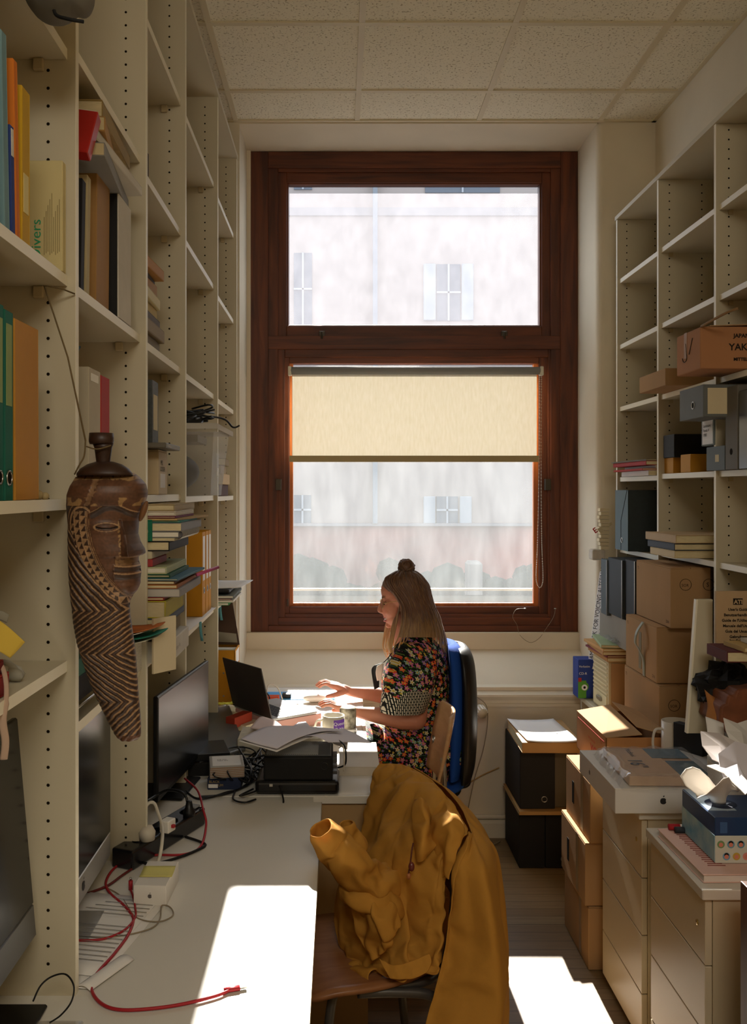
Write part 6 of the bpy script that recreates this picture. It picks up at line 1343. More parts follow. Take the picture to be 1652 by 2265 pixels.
# floral dress
def floral(key, dash=False):
    m = bpy.data.materials.new(key); m.use_nodes = True; nt = m.node_tree; N = nt.nodes.new; L = nt.links.new; bs_ = nt.nodes['Principled BSDF']; bs_.inputs['Roughness'].default_value = .75; bs_.inputs['Specular IOR Level'].default_value = .2
    tc = N('ShaderNodeTexCoord'); s3 = N('ShaderNodeSeparateXYZ'); L(tc.outputs['Object'], s3.inputs[0])
    ax = N('ShaderNodeMath'); ax.operation = 'MULTIPLY_ADD'; ax.inputs[1].default_value = .55; L(s3.outputs[1], ax.inputs[0]); L(s3.outputs[0], ax.inputs[2])
    cb_ = N('ShaderNodeCombineXYZ'); L(ax.outputs[0], cb_.inputs[0]); L(s3.outputs[2], cb_.inputs[1])
    def math_(op, a, b=None, c=None):
        k = N('ShaderNodeMath'); k.operation = op
        for i, x in enumerate((a, b, c)):
            if x is None: continue
            if isinstance(x, (int, float)): k.inputs[i].default_value = x
            else: L(x, k.inputs[i])
        return k.outputs[0]
    def layer(scale, off, R, pet, amp):
        of = N('ShaderNodeVectorMath'); of.operation = 'ADD'; of.inputs[1].default_value = (off, off*.7, 0); L(cb_.outputs[0], of.inputs[0])
        v = N('ShaderNodeTexVoronoi'); v.voronoi_dimensions = '2D'; v.inputs['Scale'].default_value = scale; v.inputs['Randomness'].default_value = .75; L(of.outputs[0], v.inputs['Vector'])
        df = N('ShaderNodeVectorMath'); df.operation = 'SUBTRACT'; L(of.outputs[0], df.inputs[0]); L(v.outputs['Position'], df.inputs[1])
        sd = N('ShaderNodeSeparateXYZ'); L(df.outputs[0], sd.inputs[0]); ln = N('ShaderNodeVectorMath'); ln.operation = 'LENGTH'; L(df.outputs[0], ln.inputs[0])
        ang = math_('ARCTAN2', sd.outputs[1], sd.outputs[0]); sc_ = N('ShaderNodeSeparateColor'); L(v.outputs['Color'], sc_.inputs[0])
        ph = math_('MULTIPLY_ADD', ang, float(pet), sc_.outputs[1]); co = math_('COSINE', ph); rr = math_('MULTIPLY_ADD', co, R*amp, R*(1-amp))
        msk = math_('LESS_THAN', ln.outputs['Value'], rr); ctr = math_('LESS_THAN', ln.outputs['Value'], R*.30)
        return msk, ctr, sc_.outputs[0]
    def mixc(f, a, b):
        k = N('ShaderNodeMix'); k.data_type = 'RGBA'; L(f, k.inputs[0])
        for i, x in ((6, a), (7, b)):
            if isinstance(x, tuple): k.inputs[i].default_value = x
            else: L(x, k.inputs[i])
        return k.outputs[2]
    def ramp(f, cols):
        k = N('ShaderNodeValToRGB'); k.color_ramp.interpolation = 'CONSTANT'; L(f, k.inputs[0]); el = k.color_ramp.elements
        el[0].position = 0; el[0].color = lin(cols[0]); el[1].position = 1/len(cols); el[1].color = lin(cols[1])
        for i in range(2, len(cols)): e = el.new(i/len(cols)); e.color = lin(cols[i])
        return k.outputs[0]
    g1, _, gc_ = layer(78, .31, .0062, 2, .45); col = mixc(g1, lin('#12130f'), ramp(gc_, ['#3d6a30', '#5c7a34', '#2c5038', '#12130f']))
    s1, _, sc1 = layer(62, .77, .0050, 5, .2); col = mixc(s1, col, ramp(sc1, ['#c9b04a', '#c9b04a', '#12130f', '#b0527a', '#7f6aa0', '#12130f']))
    f1, c1_, fc = layer(43, .0, .0102, 5, .24); fl_ = mixc(c1_, ramp(fc, ['#d8442c', '#c86a9a', '#cfc8a8', '#e0603a', '#9a70b0', '#8fb0a8', '#d88a98']), lin('#c8a83a')); col = mixc(f1, col, fl_)
    if dash:
        br = N('ShaderNodeTexBrick'); br.offset = .5; br.inputs['Scale'].default_value = 1; br.inputs['Brick Width'].default_value = .021; br.inputs['Row Height'].default_value = .0072; br.inputs['Mortar Size'].default_value = .0024; br.inputs['Mortar Smooth'].default_value = .35
        br.inputs['Color1'].default_value = lin('#e6ddc8'); br.inputs['Color2'].default_value = lin('#d8cfb8'); br.inputs['Mortar'].default_value = lin('#12130f')
        rt = N('ShaderNodeMapping'); rt.inputs['Rotation'].default_value = (0, 0, pi/2); L(cb_.outputs[0], rt.inputs[0]); L(rt.outputs[0], br.inputs['Vector'])
        nz = N('ShaderNodeTexNoise'); nz.inputs['Scale'].default_value = 9; L(cb_.outputs[0], nz.inputs['Vector'])
        zl = math_('MULTIPLY_ADD', nz.outputs[0], .16, W(0, 1568, 3.72).z); lo = math_('LESS_THAN', s3.outputs[2], zl); col = mixc(lo, col, br.outputs[0])
    L(col, bs_.inputs['Base Color']); return m
fl1 = floral('floral_cloth'); fl2 = floral('floral_sleeve_cloth', True)
def ringrows(rows, n=36, wr=.0, seed=0):
    out = []
    for (yy, xf, xb, Yc, hw) in rows:
        r = []; c0 = W((xf+xb)/2, yy, Yc); hx = (xb-xf)/2*Yc/FPX
        for k in range(n):
            a = 2*pi*k/n; w_ = 1+wr*sin(a*7+seed+yy*.03)+wr*.7*sin(a*13+seed*2-yy*.05); ca, sa = cos(a), sin(a)
            r.append(c0+Vector((math.copysign(abs(ca)**.85, ca)*hx*w_, math.copysign(abs(sa)**.85, sa)*hw*w_, 0)))
        out.append(r)
    return out
def dense(rows, k=4):
    cols = [cr_pts([r[j] for r in rows], k) for j in range(len(rows[0]))]; return [[c[i] for c in cols] for i in range(len(cols[0]))]
dr = dense(ringrows([(1396, 894, 938, YW, .062), (1409, 886, 952, YW, .098), (1424, 877, 968, YW, .138), (1442, 867, 983, YW, .165), (1478, 853, 993, YW, .185), (1515, 844, 997, YW, .185), (1560, 849, 992, YW, .172), (1600, 853, 986, YW, .168), (1640, 842, 988, YW, .185), (1690, 838, 992, YW, .20), (1725, 845, 990, YW, .19)], wr=.010))
MB().grid(dr, closed=True).build('dress_bodice', fl1, wo, solid=.004)
for s_ in (-1, 1):
    q = MB().grid(dense(ringrows([(1420, 895, 945, YW+s_*.125, .04), (1438, 880, 962, YW+s_*.155, .062), (1475, 858, 966, YW+s_*.195, .080), (1515, 848, 960, YW+s_*.215, .088), (1550, 843, 948, YW+s_*.225, .092), (1571, 841, 939, YW+s_*.23, .090)], wr=.022, seed=s_)), closed=True)
    q.build('dress_sleeve', fl2, wo, solid=.003)
# skirt over the thighs
rows = []
for i, (x, zc_, rz2, ry, yo) in enumerate(((.50, .60, .10, .19, 0), (.36, .60, .115, .205, 0), (.22, .60, .105, .205, 0), (.08, .598, .093, .195, 0), (-.05, .59, .08, .18, 0), (-.14, .575, .07, .17, 0), (-.155, .50, .06, .16, 0))):
    rows.append([V(x, YW+cos(2*pi*k/36)*ry*(1+.02*sin(k*1.3)), zc_+sin(2*pi*k/36)*rz2*(1+.03*sin(k*2.1+i))) for k in range(36)])
MB().grid(dense(rows), closed=True).build('dress_skirt', fl1, wo, solid=.004)
q = MB(); q.grid(loft([[W(818, 1602, 3.78), W(826, 1600, 3.76), W(836, 1603, 3.77)], [W(824, 1618, 3.79), W(834, 1614, 3.74), W(846, 1616, 3.75)], [W(828, 1650, 3.79), W(836, 1640, 3.75), W(850, 1640, 3.76)], [W(835, 1690, 3.8), W(845, 1680, 3.76), W(858, 1680, 3.77)]])).build('dress_tie', fl1, wo, solid=.003)
q = MB(); q.tube([W(760, 1566.5, 3.722), W(760, 1563, 3.727), W(760.5, 1564, 3.735)], .0016, 6); q.build('finger_ring', mat('gold', '#c9a24a', .25, .5, 1.), wo)
# shoes
for s_ in (-1, 1): q = MB(); q.ell(V(-.10, YW+s_*.098, .035), (.125, .045, .033)); q.build('shoe', softblack, wo)
# face mask hanging on a neck strap
fmk = thing('face_mask', 'black and white face mask hanging on a strap at the woman\'s chest', 'mask', P(838, 1495, 3.86))
o0 = fmk.location
bent_p = lambda pts: [p-o0 for p in pts]
q = MB(); q.grid(loft([bent_p([P(829, 1472, 3.84), P(822, 1480, 3.84), P(824, 1500, 3.83), P(828, 1525, 3.84)]), bent_p([P(845, 1466, 3.86), P(838, 1478, 3.85), P(838, 1500, 3.85), P(838, 1520, 3.85)])], 4, 4)); q.build('black_panel', softblack, fmk, solid=.004)
q = MB(); q.grid(loft([bent_p([P(834, 1473, 3.825), P(831, 1488, 3.82), P(834, 1506, 3.825)]), bent_p([P(848, 1466, 3.84), P(847, 1482, 3.83), P(843, 1504, 3.83)])], 4, 4)); q.build('white_panel', whitepl, fmk, solid=.003)
q = MB(); q.tube(cr_pts(bent_p([P(845, 1468, 3.86), P(856, 1458, 3.86), P(868, 1442, 3.87), P(880, 1425, 3.89)]), 4), .002, 6); q.build('neck_strap', softblack, fmk)

# ------------------------------------------------------------------ chairs
blue = mat('blue_upholstery', '#1f4aa0', .9, .15, bump=.3, bs=300)
oc = thing('office_chair', 'blue and black office chair the woman sits on', 'chair', (.40, YW, 0))
def OC(x, y, z): return Vector((x-.40, y-YW, z))
xb0 = Xat(1000, YW)
sec = [(Zat(1700, YW), .505, .03, .19), (Zat(1660, YW), .510, .045, .205), (Zat(1580, YW), .515, .048, .215), (Zat(1500, YW), .515, .045, .21), (Zat(1450, YW), .510, .04, .19), (Zat(1425, YW), .503, .028, .15), (Zat(1419, YW), .50, .008, .10)]
def slab(sec, x_off, thick, n=32):
    rows = []
    for z, xc, t, hw in sec:
        rows.append([OC(xc+x_off+cos(2*pi*k/n)*t*thick-.03*(sin(2*pi*k/n)**2), YW+math.copysign(abs(sin(2*pi*k/n))**.6, sin(2*pi*k/n))*hw, z) for k in range(n)])
    return dense(rows, 4)
g1_ = slab(sec, -.018, .85); q = MB().grid(g1_, closed=True); q.add(g1_[0], [tuple(range(31, -1, -1))]); q.add(g1_[-1], [tuple(range(32))], True); q.build('backrest_cushion', blue, oc)
g2_ = slab([(z-.012, x, t, hw*1.03) for z, x, t, hw in sec], .026, .8); q = MB().grid(g2_, closed=True); q.add(g2_[0], [tuple(range(31, -1, -1))]); q.add(g2_[-1], [tuple(range(32))], True); q.build('backrest_shell', black, oc)
q = MB(); q.tube(cr_pts([OC(.535, YW, Zat(1640, YW)), OC(.55, YW, Zat(1720, YW)), OC(.52, YW, .42), OC(.42, YW, .39)], 5), [.04]*5+[.03]*5+[.025]*6, 12, flat=.5); q.build('back_support', black, oc)
q = MB(); q.ell(OC(.30, YW, .445), (.24, .235, .045), n=32); q.build('seat', blue, oc); q = MB(); q.ell(OC(.30, YW, .41), (.22, .215, .03), n=32); q.build('seat_shell', black, oc)
q = MB(); q.tube([OC(.33, YW, .40), OC(.33, YW, .09)], [.028, .028], 14); q.build('gas_lift', black, oc)
for k in range(5):
    a = 2*pi*k/5+.3; e = OC(.33+.27*cos(a), YW+.27*sin(a), .075); lg = MB().tube([OC(.33, YW, .11), e], [.03, .018], 8, flat=.6).build('leg', black, oc); MB().cbox(e+Vector((0, 0, -.05)), (.045, .03, .046)).build('caster', black, lg, bevel=.01, seg=2)
ply = woodmat('plywood', '#c2966a', '#d4ab80', (2, 2, 9), .4)
# empty wooden chair between the woman and the jacket chair
wc2 = thing('wooden_chair', 'empty plywood chair between the seated woman and the jacket', 'chair', (.25, 3.45, 0))
def WC(x, y, z): return Vector((x-.25, y-3.45, z))
rows = []
for i, z in enumerate((.60, .64, .70, .78, .84, .862)):
    hw = (.15, .17, .18, .18, .17, .13)[i]; r = []
    for k in range(11):
        t = -1+2*k/10; r.append(WC(Xat(955+(z-.60)*140, 3.30)+.012-.05*(1-t*t)*-1*.6-.02*(z-.6), 3.45+hw*t, z))
    rows.append(r)
MB().grid(loft(rows, 1, 3)).build('backrest', ply, wc2, solid=.011)
MB().box(-.22, .13, -.19, .19, .445, .457).build('seat', ply, wc2, bevel=.005, seg=2)
for sx in (-1, 1):
    for sy in (-1, 1):
        a = Vector((-.19 if sx < 0 else .11, sy*.17, .445)); q = MB().tube([a, Vector((a.x+sx*.03, a.y+sy*.02, .004))], .011, 10); q.build('leg', metal, wc2)
for sy in (-1, 1): MB().tube(cr_pts([Vector((.11, sy*.165, .45)), Vector((.125, sy*.168, .58)), Vector((Xat(962, 3.3)-.25+.03, sy*.15, .72))], 4), .010, 10).build('back_post', metal, wc2)
# front chair carrying the jacket
fc_ = thing('wooden_chair', 'brown wooden chair with grey tube frame under the mustard jacket', 'chair', (.05, 2.47, 0), math.atan2(-.3, -.95)+pi)
ply2 = woodmat('seat_wood', '#8a5a38', '#a0704a', (2, 9, 2), .35)
rows = []
for i in range(13):
    u_ = -1+2*i/12; r = []
    for j in range(13):
        v_ = -1+2*j/12; x = .205*u_*sqrt(1-.32*v_*v_*.5); y = .205*v_*sqrt(1-.35*u_*u_); r.append(Vector((x-.0, y*(1.0+.08*u_*-1), .452-.012*(1-u_*u_)*(1-v_*v_)-(.018*max(0, -u_-.6)/.4))))
    rows.append(r)
MB().grid(rows).build('seat', ply2, fc_, solid=.012)
rows = [[Vector((.205+.02*(z-.6)+.03*(1-t*t), .19*t*(1-.15*abs(z-.72)*3), z)) for t in [-1+k/5 for k in range(11)]] for z in (.62, .68, .74, .80, .825)]
MB().grid(rows).build('backrest', ply2, fc_, solid=.011)
gt = mat('grey_tube', '#4f4c48', .4, .5, .3)
for sy in (-1, 1):
    q = MB(); q.tube(cr_pts([Vector((.19, sy*.185, .80)), Vector((.195, sy*.19, .62)), Vector((.16, sy*.185, .46)), Vector((.06, sy*.185, .436)), Vector((-.02, sy*.17, .434))], 8), .0115, 12); q.build('leg', gt, fc_)
    q = MB(); q.tube(cr_pts([Vector((-.06, sy*.175, .432)), Vector((.03, sy*.195, .430)), Vector((.12, sy*.21, .415)), Vector((.18, sy*.215, .36)), Vector((.21, sy*.22, .2)), Vector((.23, sy*.22, .012))], 8), .0125, 12); q.build('leg', gt, fc_)
for sy in (-1, 1): q = MB(); q.tube(cr_pts([Vector((-.02, sy*.13, .432)), Vector((-.09, sy*.13, .425)), Vector((-.12, sy*.135, .36)), Vector((-.15, sy*.15, .012))], 6), .012, 10); q.build('leg', gt, fc_)
q = MB(); q.tube(cr_pts([Vector((-.10, -.13, .42)), Vector((-.12, 0, .42)), Vector((-.10, .13, .42))], 6), .011, 10); q.build('cross_tube', gt, fc_)

# ------------------------------------------------------------------ mustard jacket
jm = mat('mustard_cloth', '#c8923f', .8, .15, var=.08, vs=9, bump=.2, bs=60)
nt = jm.node_tree; bs_ = nt.nodes['Principled BSDF']; out = nt.nodes['Material Output']; tl = nt.nodes.new('ShaderNodeBsdfTranslucent'); tl.inputs[0].default_value = lin('#e07a1c'); mx = nt.nodes.new('ShaderNodeMixShader'); mx.inputs[0].default_value = .16
nt.links.new(bs_.outputs[0], mx.inputs[1]); nt.links.new(tl.outputs[0], mx.inputs[2]); nt.links.new(mx.outputs[0], out.inputs[0])
jk = thing('jacket', 'mustard coloured raincoat thrown over the back of the front chair', 'jacket', P(900, 1900, 2.45))
J0 = jk.location.copy()
def JP(t): return P(*t)-J0
def folds(g, amp, fu, fv, seed, ridge=.0):
    nr, nc = len(g), len(g[0]); out = []
    for i in range(nr):
        r = []
        for j in range(nc):
            u_, v_ = j/(nc-1), i/(nr-1); w_ = min(1, v_*3+ridge)
            d = amp*w_*(sin(fu*u_*6.28+seed+1.6*sin(v_*fv*2.2+seed))+.5*sin(fu*2.3*u_*6.28+seed*2+2.5*v_*fv)+.9*noise.noise(Vector((u_*fu*1.5, v_*fv, seed))))
            r.append(g[i][j]+Vector((d*.35, -d, 0)))
        out.append(r)
    return out

def crumpled(name, g, pin, expand=.12, frames=16, bend=.12, closed=False, seed=0, thick=.004, grav=0., noise_a=.004, sub=1):
    """lets a slightly oversized cloth buckle between the places where it is held, then keeps the folded mesh"""
    q = MB().grid(g, closed=closed); me = bpy.data.meshes.new(name); me.from_pydata(q.v, [], q.f); me.update()
    o = bpy.data.objects.new('tmp_cloth', me); C.objects.link(o)
    for v_ in me.vertices: v_.co += Vector((noise.noise(v_.co*30+Vector((seed, 0, 0))), noise.noise(v_.co*30+Vector((0, seed, 5))), noise.noise(v_.co*30+Vector((3, 0, seed)))))*noise_a
    vg = o.vertex_groups.new(name='pin'); nr, nc = len(g), len(g[0])
    vg.add([i*nc+j for i in range(nr) for j in range(nc) if pin(i/(nr-1), j/(nc-1 if not closed else nc))], 1., 'REPLACE')
    md = o.modifiers.new('cloth', 'CLOTH'); st_ = md.settings; st_.quality = 6; st_.mass = .25; st_.tension_stiffness = 25; st_.compression_stiffness = 25; st_.shear_stiffness = 12; st_.bending_stiffness = bend
    st_.air_damping = 4; st_.vertex_group_mass = 'pin'; st_.shrink_min = -expand; st_.effector_weights.gravity = grav; md.collision_settings.use_collision = False
    md.point_cache.frame_start = 1; md.point_cache.frame_end = frames
    dg = bpy.context.evaluated_depsgraph_get()
    for f in range(1, frames+1): SC.frame_set(f); dg.update()
    m2 = bpy.data.meshes.new_from_object(o.evaluated_get(dg)); bpy.data.objects.remove(o); SC.frame_set(1)
    m2.name = name; m2.materials.clear(); m2.materials.append(jm)
    for p in m2.polygons: p.use_smooth = True
    r = bpy.data.objects.new(name, m2); C.objects.link(r); r.parent = jk
    x = r.modifiers.new('t', 'SOLIDIFY'); x.thickness = thick
    if sub: x = r.modifiers.new('u', 'SUBSURF'); x.levels = sub; x.render_levels = sub
    return r
G = lambda rows, nu, nv: loft([[P(*t)-J0 for t in r] for r in rows], nu, nv)
inner = [[(838, 1692, 2.86), (872, 1690, 2.83), (915, 1700, 2.74), (962, 1732, 2.62), (1003, 1780, 2.50), (1036, 1838, 2.38)],
         [(828, 1712, 2.84), (862, 1718, 2.78), (905, 1735, 2.68), (950, 1775, 2.55), (992, 1815, 2.44), (1026, 1850, 2.35)],
         [(812, 1780, 2.80), (850, 1790, 2.68), (893, 1805, 2.58), (935, 1840, 2.47), (975, 1870, 2.38), (1005, 1890, 2.34)],
         [(795, 1870, 2.74), (835, 1890, 2.60), (880, 1910, 2.50), (920, 1935, 2.41), (958, 1950, 2.36), (988, 1965, 2.32)],
         [(748, 1975, 2.58), (805, 1990, 2.48), (860, 2010, 2.42), (912, 2025, 2.37), (950, 2040, 2.33), (980, 2050, 2.30)],
         [(744, 2060, 2.50), (800, 2085, 2.41), (855, 2105, 2.35), (905, 2120, 2.31), (945, 2125, 2.29), (978, 2118, 2.29)],
         [(768, 2122, 2.44), (815, 2142, 2.36), (860, 2164, 2.29), (905, 2166, 2.26), (945, 2154, 2.25), (972, 2135, 2.27)]]
crumpled('jacket_front', folds(G(inner, 9, 8), .012, 2.6, 1.6, 1.3), lambda v, u: v < .04 or (v > .97) or u > .98 or u < .01, .13, bend=.25)
outer = [[(1036, 1838, 2.38), (1040, 1842, 2.42), (1025, 1800, 2.55), (985, 1745, 2.72), (915, 1698, 2.84)],
         [(1030, 1866, 2.33), (1050, 1880, 2.36), (1050, 1850, 2.52), (1010, 1790, 2.74), (930, 1730, 2.90)],
         [(1003, 1920, 2.31), (1062, 1935, 2.30), (1068, 1900, 2.50), (1030, 1850, 2.76), (950, 1790, 2.95)],
         [(988, 2010, 2.29), (1074, 2020, 2.27), (1082, 1990, 2.48), (1050, 1930, 2.78), (960, 1870, 2.98)],
         [(976, 2110, 2.28), (1084, 2110, 2.25), (1092, 2080, 2.47), (1060, 2010, 2.78), (965, 1950, 3.0)],
         [(955, 2210, 2.25), (1092, 2205, 2.23), (1100, 2170, 2.46), (1068, 2100, 2.78), (970, 2030, 3.0)],
         [(925, 2330, 2.21), (1102, 2330, 2.20), (1108, 2290, 2.45), (1075, 2200, 2.78), (975, 2120, 3.0)]]
crumpled('jacket_back', folds(G(outer, 12, 7), .016, 3.2, .8, 4.1, .1), lambda v, u: v < .03 or v > .98 or u > .98 or u < .01, .05, bend=.6, noise_a=.002)
crumpled('placket', G([[(918, 1768, 2.52), (932, 1766, 2.46), (948, 1790, 2.50)], [(913, 1810, 2.45), (936, 1812, 2.39), (952, 1812, 2.45)], [(918, 1860, 2.42), (934, 1866, 2.35), (965, 1850, 2.41)], [(925, 1880, 2.41), (938, 1900, 2.35), (975, 1850, 2.39)]], 7, 7), lambda v, u: u < .02 or u > .98 or v < .02, .10, seed=3, noise_a=.002)
crumpled('collar', G([[(958, 1800, 2.44), (985, 1766, 2.44), (1015, 1800, 2.40)], [(955, 1840, 2.41), (990, 1810, 2.35), (1024, 1838, 2.34)], [(958, 1890, 2.39), (985, 1862, 2.32), (1012, 1880, 2.31)], [(962, 1960, 2.37), (975, 1940, 2.31), (992, 1945, 2.30)]], 7, 7), lambda v, u: u < .02 or u > .98 or v < .02, .10, seed=5, noise_a=.002)
def tube_rows(pts, rad, n=30, flat=.75, oval=0.):
    pts = [JP(t) for t in pts]; c = cr_pts(pts, 5); rr = [x.x for x in cr_pts([Vector((r, 0, 0)) for r in rad], 5)]
    q = MB(); q.tube(c, rr, n, False, flat); return [[Vector(q.v[i*n+k]) for k in range(n)] for i in range(len(c))]
crumpled('sleeve', tube_rows([(708, 1832, 2.33), (735, 1868, 2.34), (775, 1900, 2.34), (820, 1935, 2.37), (868, 1950, 2.44)], [.036, .044, .052, .058, .045]), lambda v, u: v < .02 or v > .98, .16, bend=.15, closed=True, seed=2, noise_a=.006)
crumpled('cuff', tube_rows([(765, 1822, 2.42), (772, 1850, 2.42), (790, 1885, 2.42)], [.022, .032, .040]), lambda v, u: v < .02 or v > .98, .10, closed=True, seed=8)
crumpled('hood', tube_rows([(765, 1962, 2.38), (800, 1978, 2.36), (845, 2000, 2.38), (878, 1975, 2.42)], [.030, .050, .052, .030]), lambda v, u: v < .02 or v > .98, .16, bend=.15, closed=True, seed=12, noise_a=.006)
crumpled('pocket_flap', G([[(775, 1995, 2.37), (820, 1985, 2.32), (872, 2000, 2.34)], [(782, 2040, 2.36), (830, 2030, 2.28), (885, 2045, 2.32)], [(800, 2090, 2.35), (850, 2080, 2.27), (875, 2060, 2.30)], [(825, 2125, 2.32), (850, 2110, 2.28), (862, 2085, 2.30)]], 9, 7), lambda v, u: u < .02 or u > .98 or v < .02, .15, seed=21, noise_a=.005)
crumpled('facing', G([[(838, 2120, 2.285), (880, 2135, 2.265), (950, 2110, 2.27)], [(848, 2140, 2.27), (890, 2150, 2.255), (955, 2130, 2.26)], [(862, 2165, 2.255), (905, 2166, 2.245), (945, 2152, 2.25)]], 9, 5), lambda v, u: u < .02 or u > .98 or v < .02 or v > .98, .03, seed=30, noise_a=.001)
crumpled('hem_roll', tube_rows([(765, 2140, 2.42), (790, 2152, 2.38), (830, 2160, 2.32)], [.018, .026, .020], 18), lambda v, u: v < .02 or v > .98, .10, closed=True, seed=31)
q = MB(); q.tube(cr_pts([JP((914, 1865, 2.36)), JP((911, 1880, 2.35)), JP((908, 1905, 2.34)), JP((903, 1935, 2.335))], 4), .0022, 6); q.build('drawstring', mat('dark_cord', '#5a2c20', .6), jk)
q = MB(); q.ell(JP((910, 1917, 2.335)), (.008, .008, .012)); q.build('cord_toggle', mat('toggle', '#6a3030', .25, .6), jk); q = MB(); q.ell(JP((904, 1938, 2.335)), (.006, .006, .008)); q.build('cord_end', mat('toggle_tan', '#a86a40', .3, .5), jk)

# ------------------------------------------------------------------ carved mask on the nearest upright
YM = 1.655; sM = YM/FPX
mk = thing('carved_mask', 'tall carved wooden face mask with zigzag beard hanging on the near upright', 'mask', P(235, 1300, YM))
K0 = mk.location.copy()
def interp(tab, y):
    if y <= tab[0][0]: return tab[0][1]
    for (a, b), (c, d) in zip(tab, tab[1:]):
        if y <= c:
            t = (y-a)/(c-a); t = t*t*(3-2*t) if False else t; return b+(d-b)*t
    return tab[-1][1]
XLt = [(1046, 186), (1055, 170), (1075, 161), (1095, 154), (1120, 152), (1160, 156), (1200, 155), (1280, 156), (1330, 160), (1380, 165), (1420, 172), (1450, 181), (1480, 191), (1510, 201), (1540, 214), (1575, 231), (1600, 243), (1625, 256), (1634, 266)]
XRt = [(1046, 296), (1055, 308), (1070, 322), (1090, 327), (1110, 322), (1130, 314), (1150, 307), (1180, 305), (1200, 311), (1214, 320), (1222, 322), (1226, 318), (1230, 306), (1242, 306), (1252, 312), (1259, 309), (1266, 313), (1275, 310), (1290, 310), (1305, 304), (1318, 292), (1335, 286), (1360, 287), (1400, 293), (1450, 300), (1500, 303), (1550, 307), (1600, 311), (1628, 311), (1634, 306)]
def band_x(y): return interp([(1135, 205), (1165, 196), (1200, 207), (1240, 228), (1280, 254), (1305, 276), (1325, 295)], y)
def rim_x(y): return interp([(1120, 222), (1160, 221), (1200, 228), (1240, 243), (1275, 262), (1300, 283), (1315, 297)], y)
def gz(y):   # sideways drift of the carved stripes
    return interp([(1100, 0), (1345, 215), (1440, 80), (1545, 225), (1640, 120)], y)
DARK, TAN, BRN, OCH = (.028, .014, .009), (.21, .125, .062), (.065, .028, .014), (.17, .10, .04)
def gauss(x, y, cx, cy, sx, sy): return math.exp(-((x-cx)/sx)**2-((y-cy)/sy)**2)
def maskfn(x, y, u_):
    h = 0.; col = DARK
    nz = noise.noise(Vector((x*.05, y*.05, 0))); nz2 = noise.noise(Vector((x*.2, y*.2, 7)))
    rx, bx = rim_x(y), band_x(y)
    face = y < 1318 and x > rx and y > 1110-max(0, (x-235))*.0
    if y < 1118 or (y < 1150 and x > rx and y < 1135-24*math.exp(-((x-268)/34)**2)):      # forehead dome
        col = BRN; h += 10*math.exp(-((y-1085)/26)**2)
        if y < 1062+6*nz: col = OCH if nz2 > -.25 else BRN
        if abs(x-(222+8*sin(y*.06))) < 6+4*nz2 and y > 1062: col = tuple(a*.6+b*.4 for a, b in zip(BRN, TAN)); h -= 1.5
        if 1100 < y < 1118 and nz > .1: col = OCH
    elif face:
        col = BRN; h += 4
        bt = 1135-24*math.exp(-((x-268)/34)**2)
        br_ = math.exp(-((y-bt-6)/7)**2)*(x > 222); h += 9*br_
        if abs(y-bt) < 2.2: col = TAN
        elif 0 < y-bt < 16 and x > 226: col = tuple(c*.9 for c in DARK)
        ex, ey = (x-257)/24, (y-1163)/9
        e = ex*ex+ey*ey; h += 9*math.exp(-e*.9); 
        if .85 < e < 1.25: col = TAN
        elif e < .85 and abs(y-(1164+4*ex*ex*-1+2)) < 1.8: col = (.015, .008, .006); h -= 4
        elif e < .85: col = tuple(c*.8 for c in BRN)
        h -= 6*gauss(x, y, 262, 1195, 16, 20)*0
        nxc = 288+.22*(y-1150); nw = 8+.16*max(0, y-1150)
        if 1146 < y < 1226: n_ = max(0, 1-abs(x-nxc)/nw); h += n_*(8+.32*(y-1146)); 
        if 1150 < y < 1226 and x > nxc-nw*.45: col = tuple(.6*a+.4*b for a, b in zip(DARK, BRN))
        if 1150 < y < 1228 and abs(x-(nxc-nw-1)) < 2.5 and nz2 > -.1: col = OCH
        if 1226 < y < 1246 and x > 272: col = tuple(a*.5+b*.5 for a, b in zip(OCH, BRN)) if nz2 > -.3 else BRN; h += 2
        for cy_, amp_ in ((1256, 7), (1272, 8)):
            yy = cy_+.0042*(x-300)**2*-.9; h += amp_*math.exp(-((y-yy)/6)**2)*(x > 268); 
            if abs(y-yy+7) < 1.5 and x > 270: col = TAN
            elif abs(y-yy) < 5 and x > 272: col = DARK
        h += 8*gauss(x, y, 296, 1295, 16, 14)
    elif y < 1332 and bx-22 < x <= rx and y > 1128:                                   # triangle band and rim lines
        if rx-8 < x: col = TAN if (rx-x) % 5 < 1.7 else BRN; h += 2
        else:
            t = (rx-9-x)/14; ph = ((y+x*.6)/17) % 1; tri = abs(ph*2-1); k = t % 1.0
            col = DARK if (k < tri*.9 and k > .08) else TAN; h += 1.2 if col is DARK else 0
    elif y < 1170 and x < rx:
        r_ = sqrt((x-202)**2+((y-1158)*.75)**2); col = TAN if (r_ % 9) < 4 and r_ < 38 else DARK
        h -= 1.0*(col is TAN)
    else:
        f = (x-gz(y)+3.2*nz+1.6*nz2)/17.0; fr_ = f % 1; wdt = .33+.12*nz2; col = TAN if fr_ < wdt else DARK
        h += 2.6*(sin((fr_-wdt)/(1-wdt)*pi) if fr_ >= wdt else -.5)
        if y > 1622: col = tuple(c*1.2 for c in BRN)
    k = 1+.35*nz+.35*nz2; return h, tuple(max(0, c*k) for c in col)
NU, NV = 210, 560; vs, fs, cols_ = [], [], []
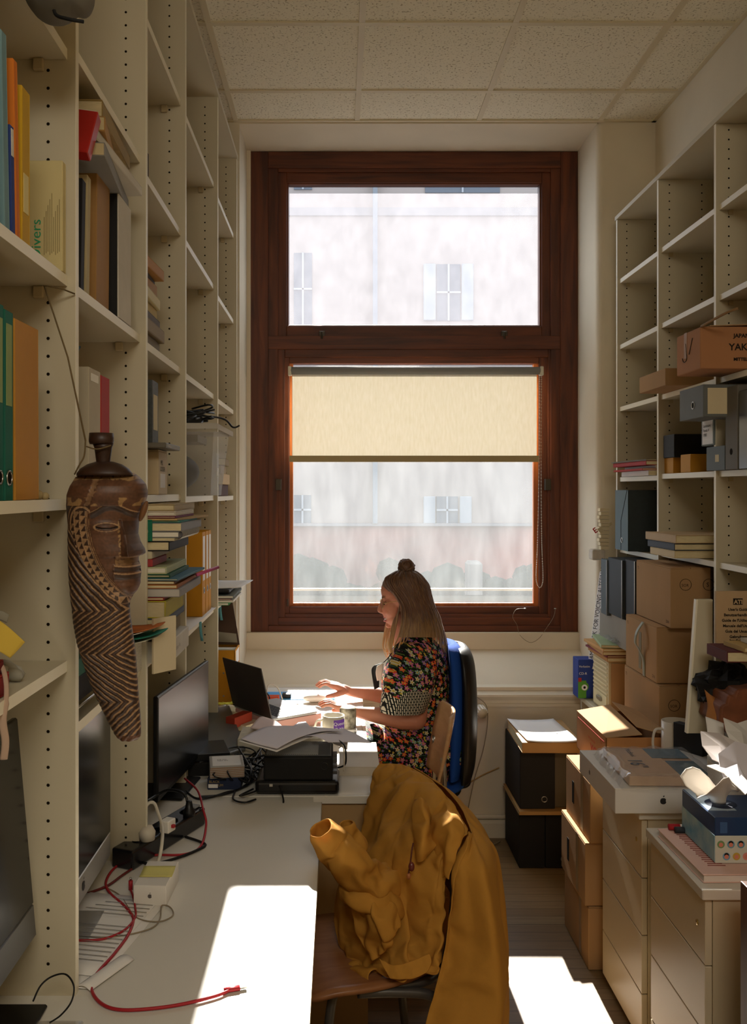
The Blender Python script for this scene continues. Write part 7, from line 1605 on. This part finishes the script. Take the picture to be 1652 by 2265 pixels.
for i in range(NV+1):
    y = 1046+(1634-1046)*i/NV; xl, xr = interp(XLt, y), interp(XRt, y); wd = xr-xl
    bulge = interp([(1046, 40), (1075, 78), (1120, 88), (1220, 80), (1300, 66), (1345, 52), (1450, 46), (1560, 34), (1634, 22)], y)
    for j in range(NU+1):
        t = -1+2*j/NU; t2 = math.copysign(abs(t)**.8, t) if False else sin(t*pi/2); x = (xl+xr)/2+t2*wd/2; u_ = (t2+1)/2
        prof_ = sqrt(max(0, 1-t2*t2)); hh, cc = maskfn(x, y, u_)
        d = bulge*prof_**.8+hh*min(1, prof_*2.2)
        vs.append(((x-235)*sM, -d*sM, -(y-1300)*sM)); cols_.append(cc)
for i in range(NV):
    for j in range(NU): a = i*(NU+1)+j; fs.append((a, a+NU+1, a+NU+2, a+1))
n0 = len(vs)
for i in range(0, NV+1, 8):                                    # hollowed back
    y = 1046+(1634-1046)*i/NV; xl, xr = interp(XLt, y), interp(XRt, y); vs.append(((xl+2-235)*sM, .012, -(y-1300)*sM)); vs.append(((xr-2-235)*sM, .012, -(y-1300)*sM)); cols_ += [DARK, DARK]
nb = (len(vs)-n0)//2
for k in range(nb-1): fs.append((n0+2*k, n0+2*k+1, n0+2*k+3, n0+2*k+2)); a0 = min(NV, k*8)*(NU+1); a1_ = min(NV, (k+1)*8)*(NU+1); fs.append((a0, n0+2*k, n0+2*k+2, a1_)); fs.append((a0+NU, a1_+NU, n0+2*k+3, n0+2*k+1))
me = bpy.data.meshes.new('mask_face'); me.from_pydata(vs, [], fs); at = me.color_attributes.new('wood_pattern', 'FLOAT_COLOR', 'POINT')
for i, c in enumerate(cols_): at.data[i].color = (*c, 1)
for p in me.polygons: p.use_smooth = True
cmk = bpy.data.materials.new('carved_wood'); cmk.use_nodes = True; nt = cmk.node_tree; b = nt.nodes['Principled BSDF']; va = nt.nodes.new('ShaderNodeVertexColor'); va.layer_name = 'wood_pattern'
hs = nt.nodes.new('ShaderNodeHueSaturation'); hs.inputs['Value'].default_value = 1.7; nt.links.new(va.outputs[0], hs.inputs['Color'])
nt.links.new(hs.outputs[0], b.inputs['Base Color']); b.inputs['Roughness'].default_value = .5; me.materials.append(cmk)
mo_ = bpy.data.objects.new('face', me); C.objects.link(mo_); mo_.parent = mk
dkw = mat('dark_carved_wood', '#3a251a', .45, .4, var=.35, vs=18)
def ML(px, py, d=0): return Vector(((px-235)*sM, -d*sM, -(py-1300)*sM))
q = MB(); q.lathe([(0, 0), (61*sM, 0), (60*sM, 6*sM), (52*sM, 16*sM), (38*sM, 25*sM), (19*sM, 31*sM), (0, 31*sM)], ML(239, 1053, 30), 36, sy=.75); q.build('cap_dome', dkw, mk)
q = MB(); q.lathe([(15*sM, 0), (15*sM, 4*sM), (19*sM, 34*sM), (22*sM, 42*sM), (0, 42*sM)], ML(236, 1026, 30), 28); q.build('neck', dkw, mk)
q = MB(); q.lathe([(25*sM, 0), (27*sM, 6*sM), (26*sM, 24*sM), (0, 24*sM)], ML(232, 984, 30), 28); q.build('top_knob', dkw, mk)
q = MB(); q.ell(ML(322, 1130, 22), (7*sM, 10*sM, 24*sM), (0, .35, 0)); q.build('ear', mat('ear_wood', '#7a5434', .5, var=.3, vs=20), mk)
crd = mat('jute_cord', '#6b5a3c', .9)
q = MB(); q.tube(cr_pts([ML(205, 990, 50), ML(230, 996, 58), ML(258, 988, 50)], 5), 1.6*sM, 6); q.tube(cr_pts([ML(203, 975, 50), ML(200, 1010, 50), ML(190, 1030, 52), ML(178, 1050, 45)], 5), 1.8*sM, 6); q.tube([ML(203, 978, 50), P(150, 790, 1.64)-K0, P(98, 632, 1.66)-K0, P(140, 640, 1.70)-K0, P(165, 650, 1.725)-K0], .0016, 6); q.build('hanging_cord', crd, mk)
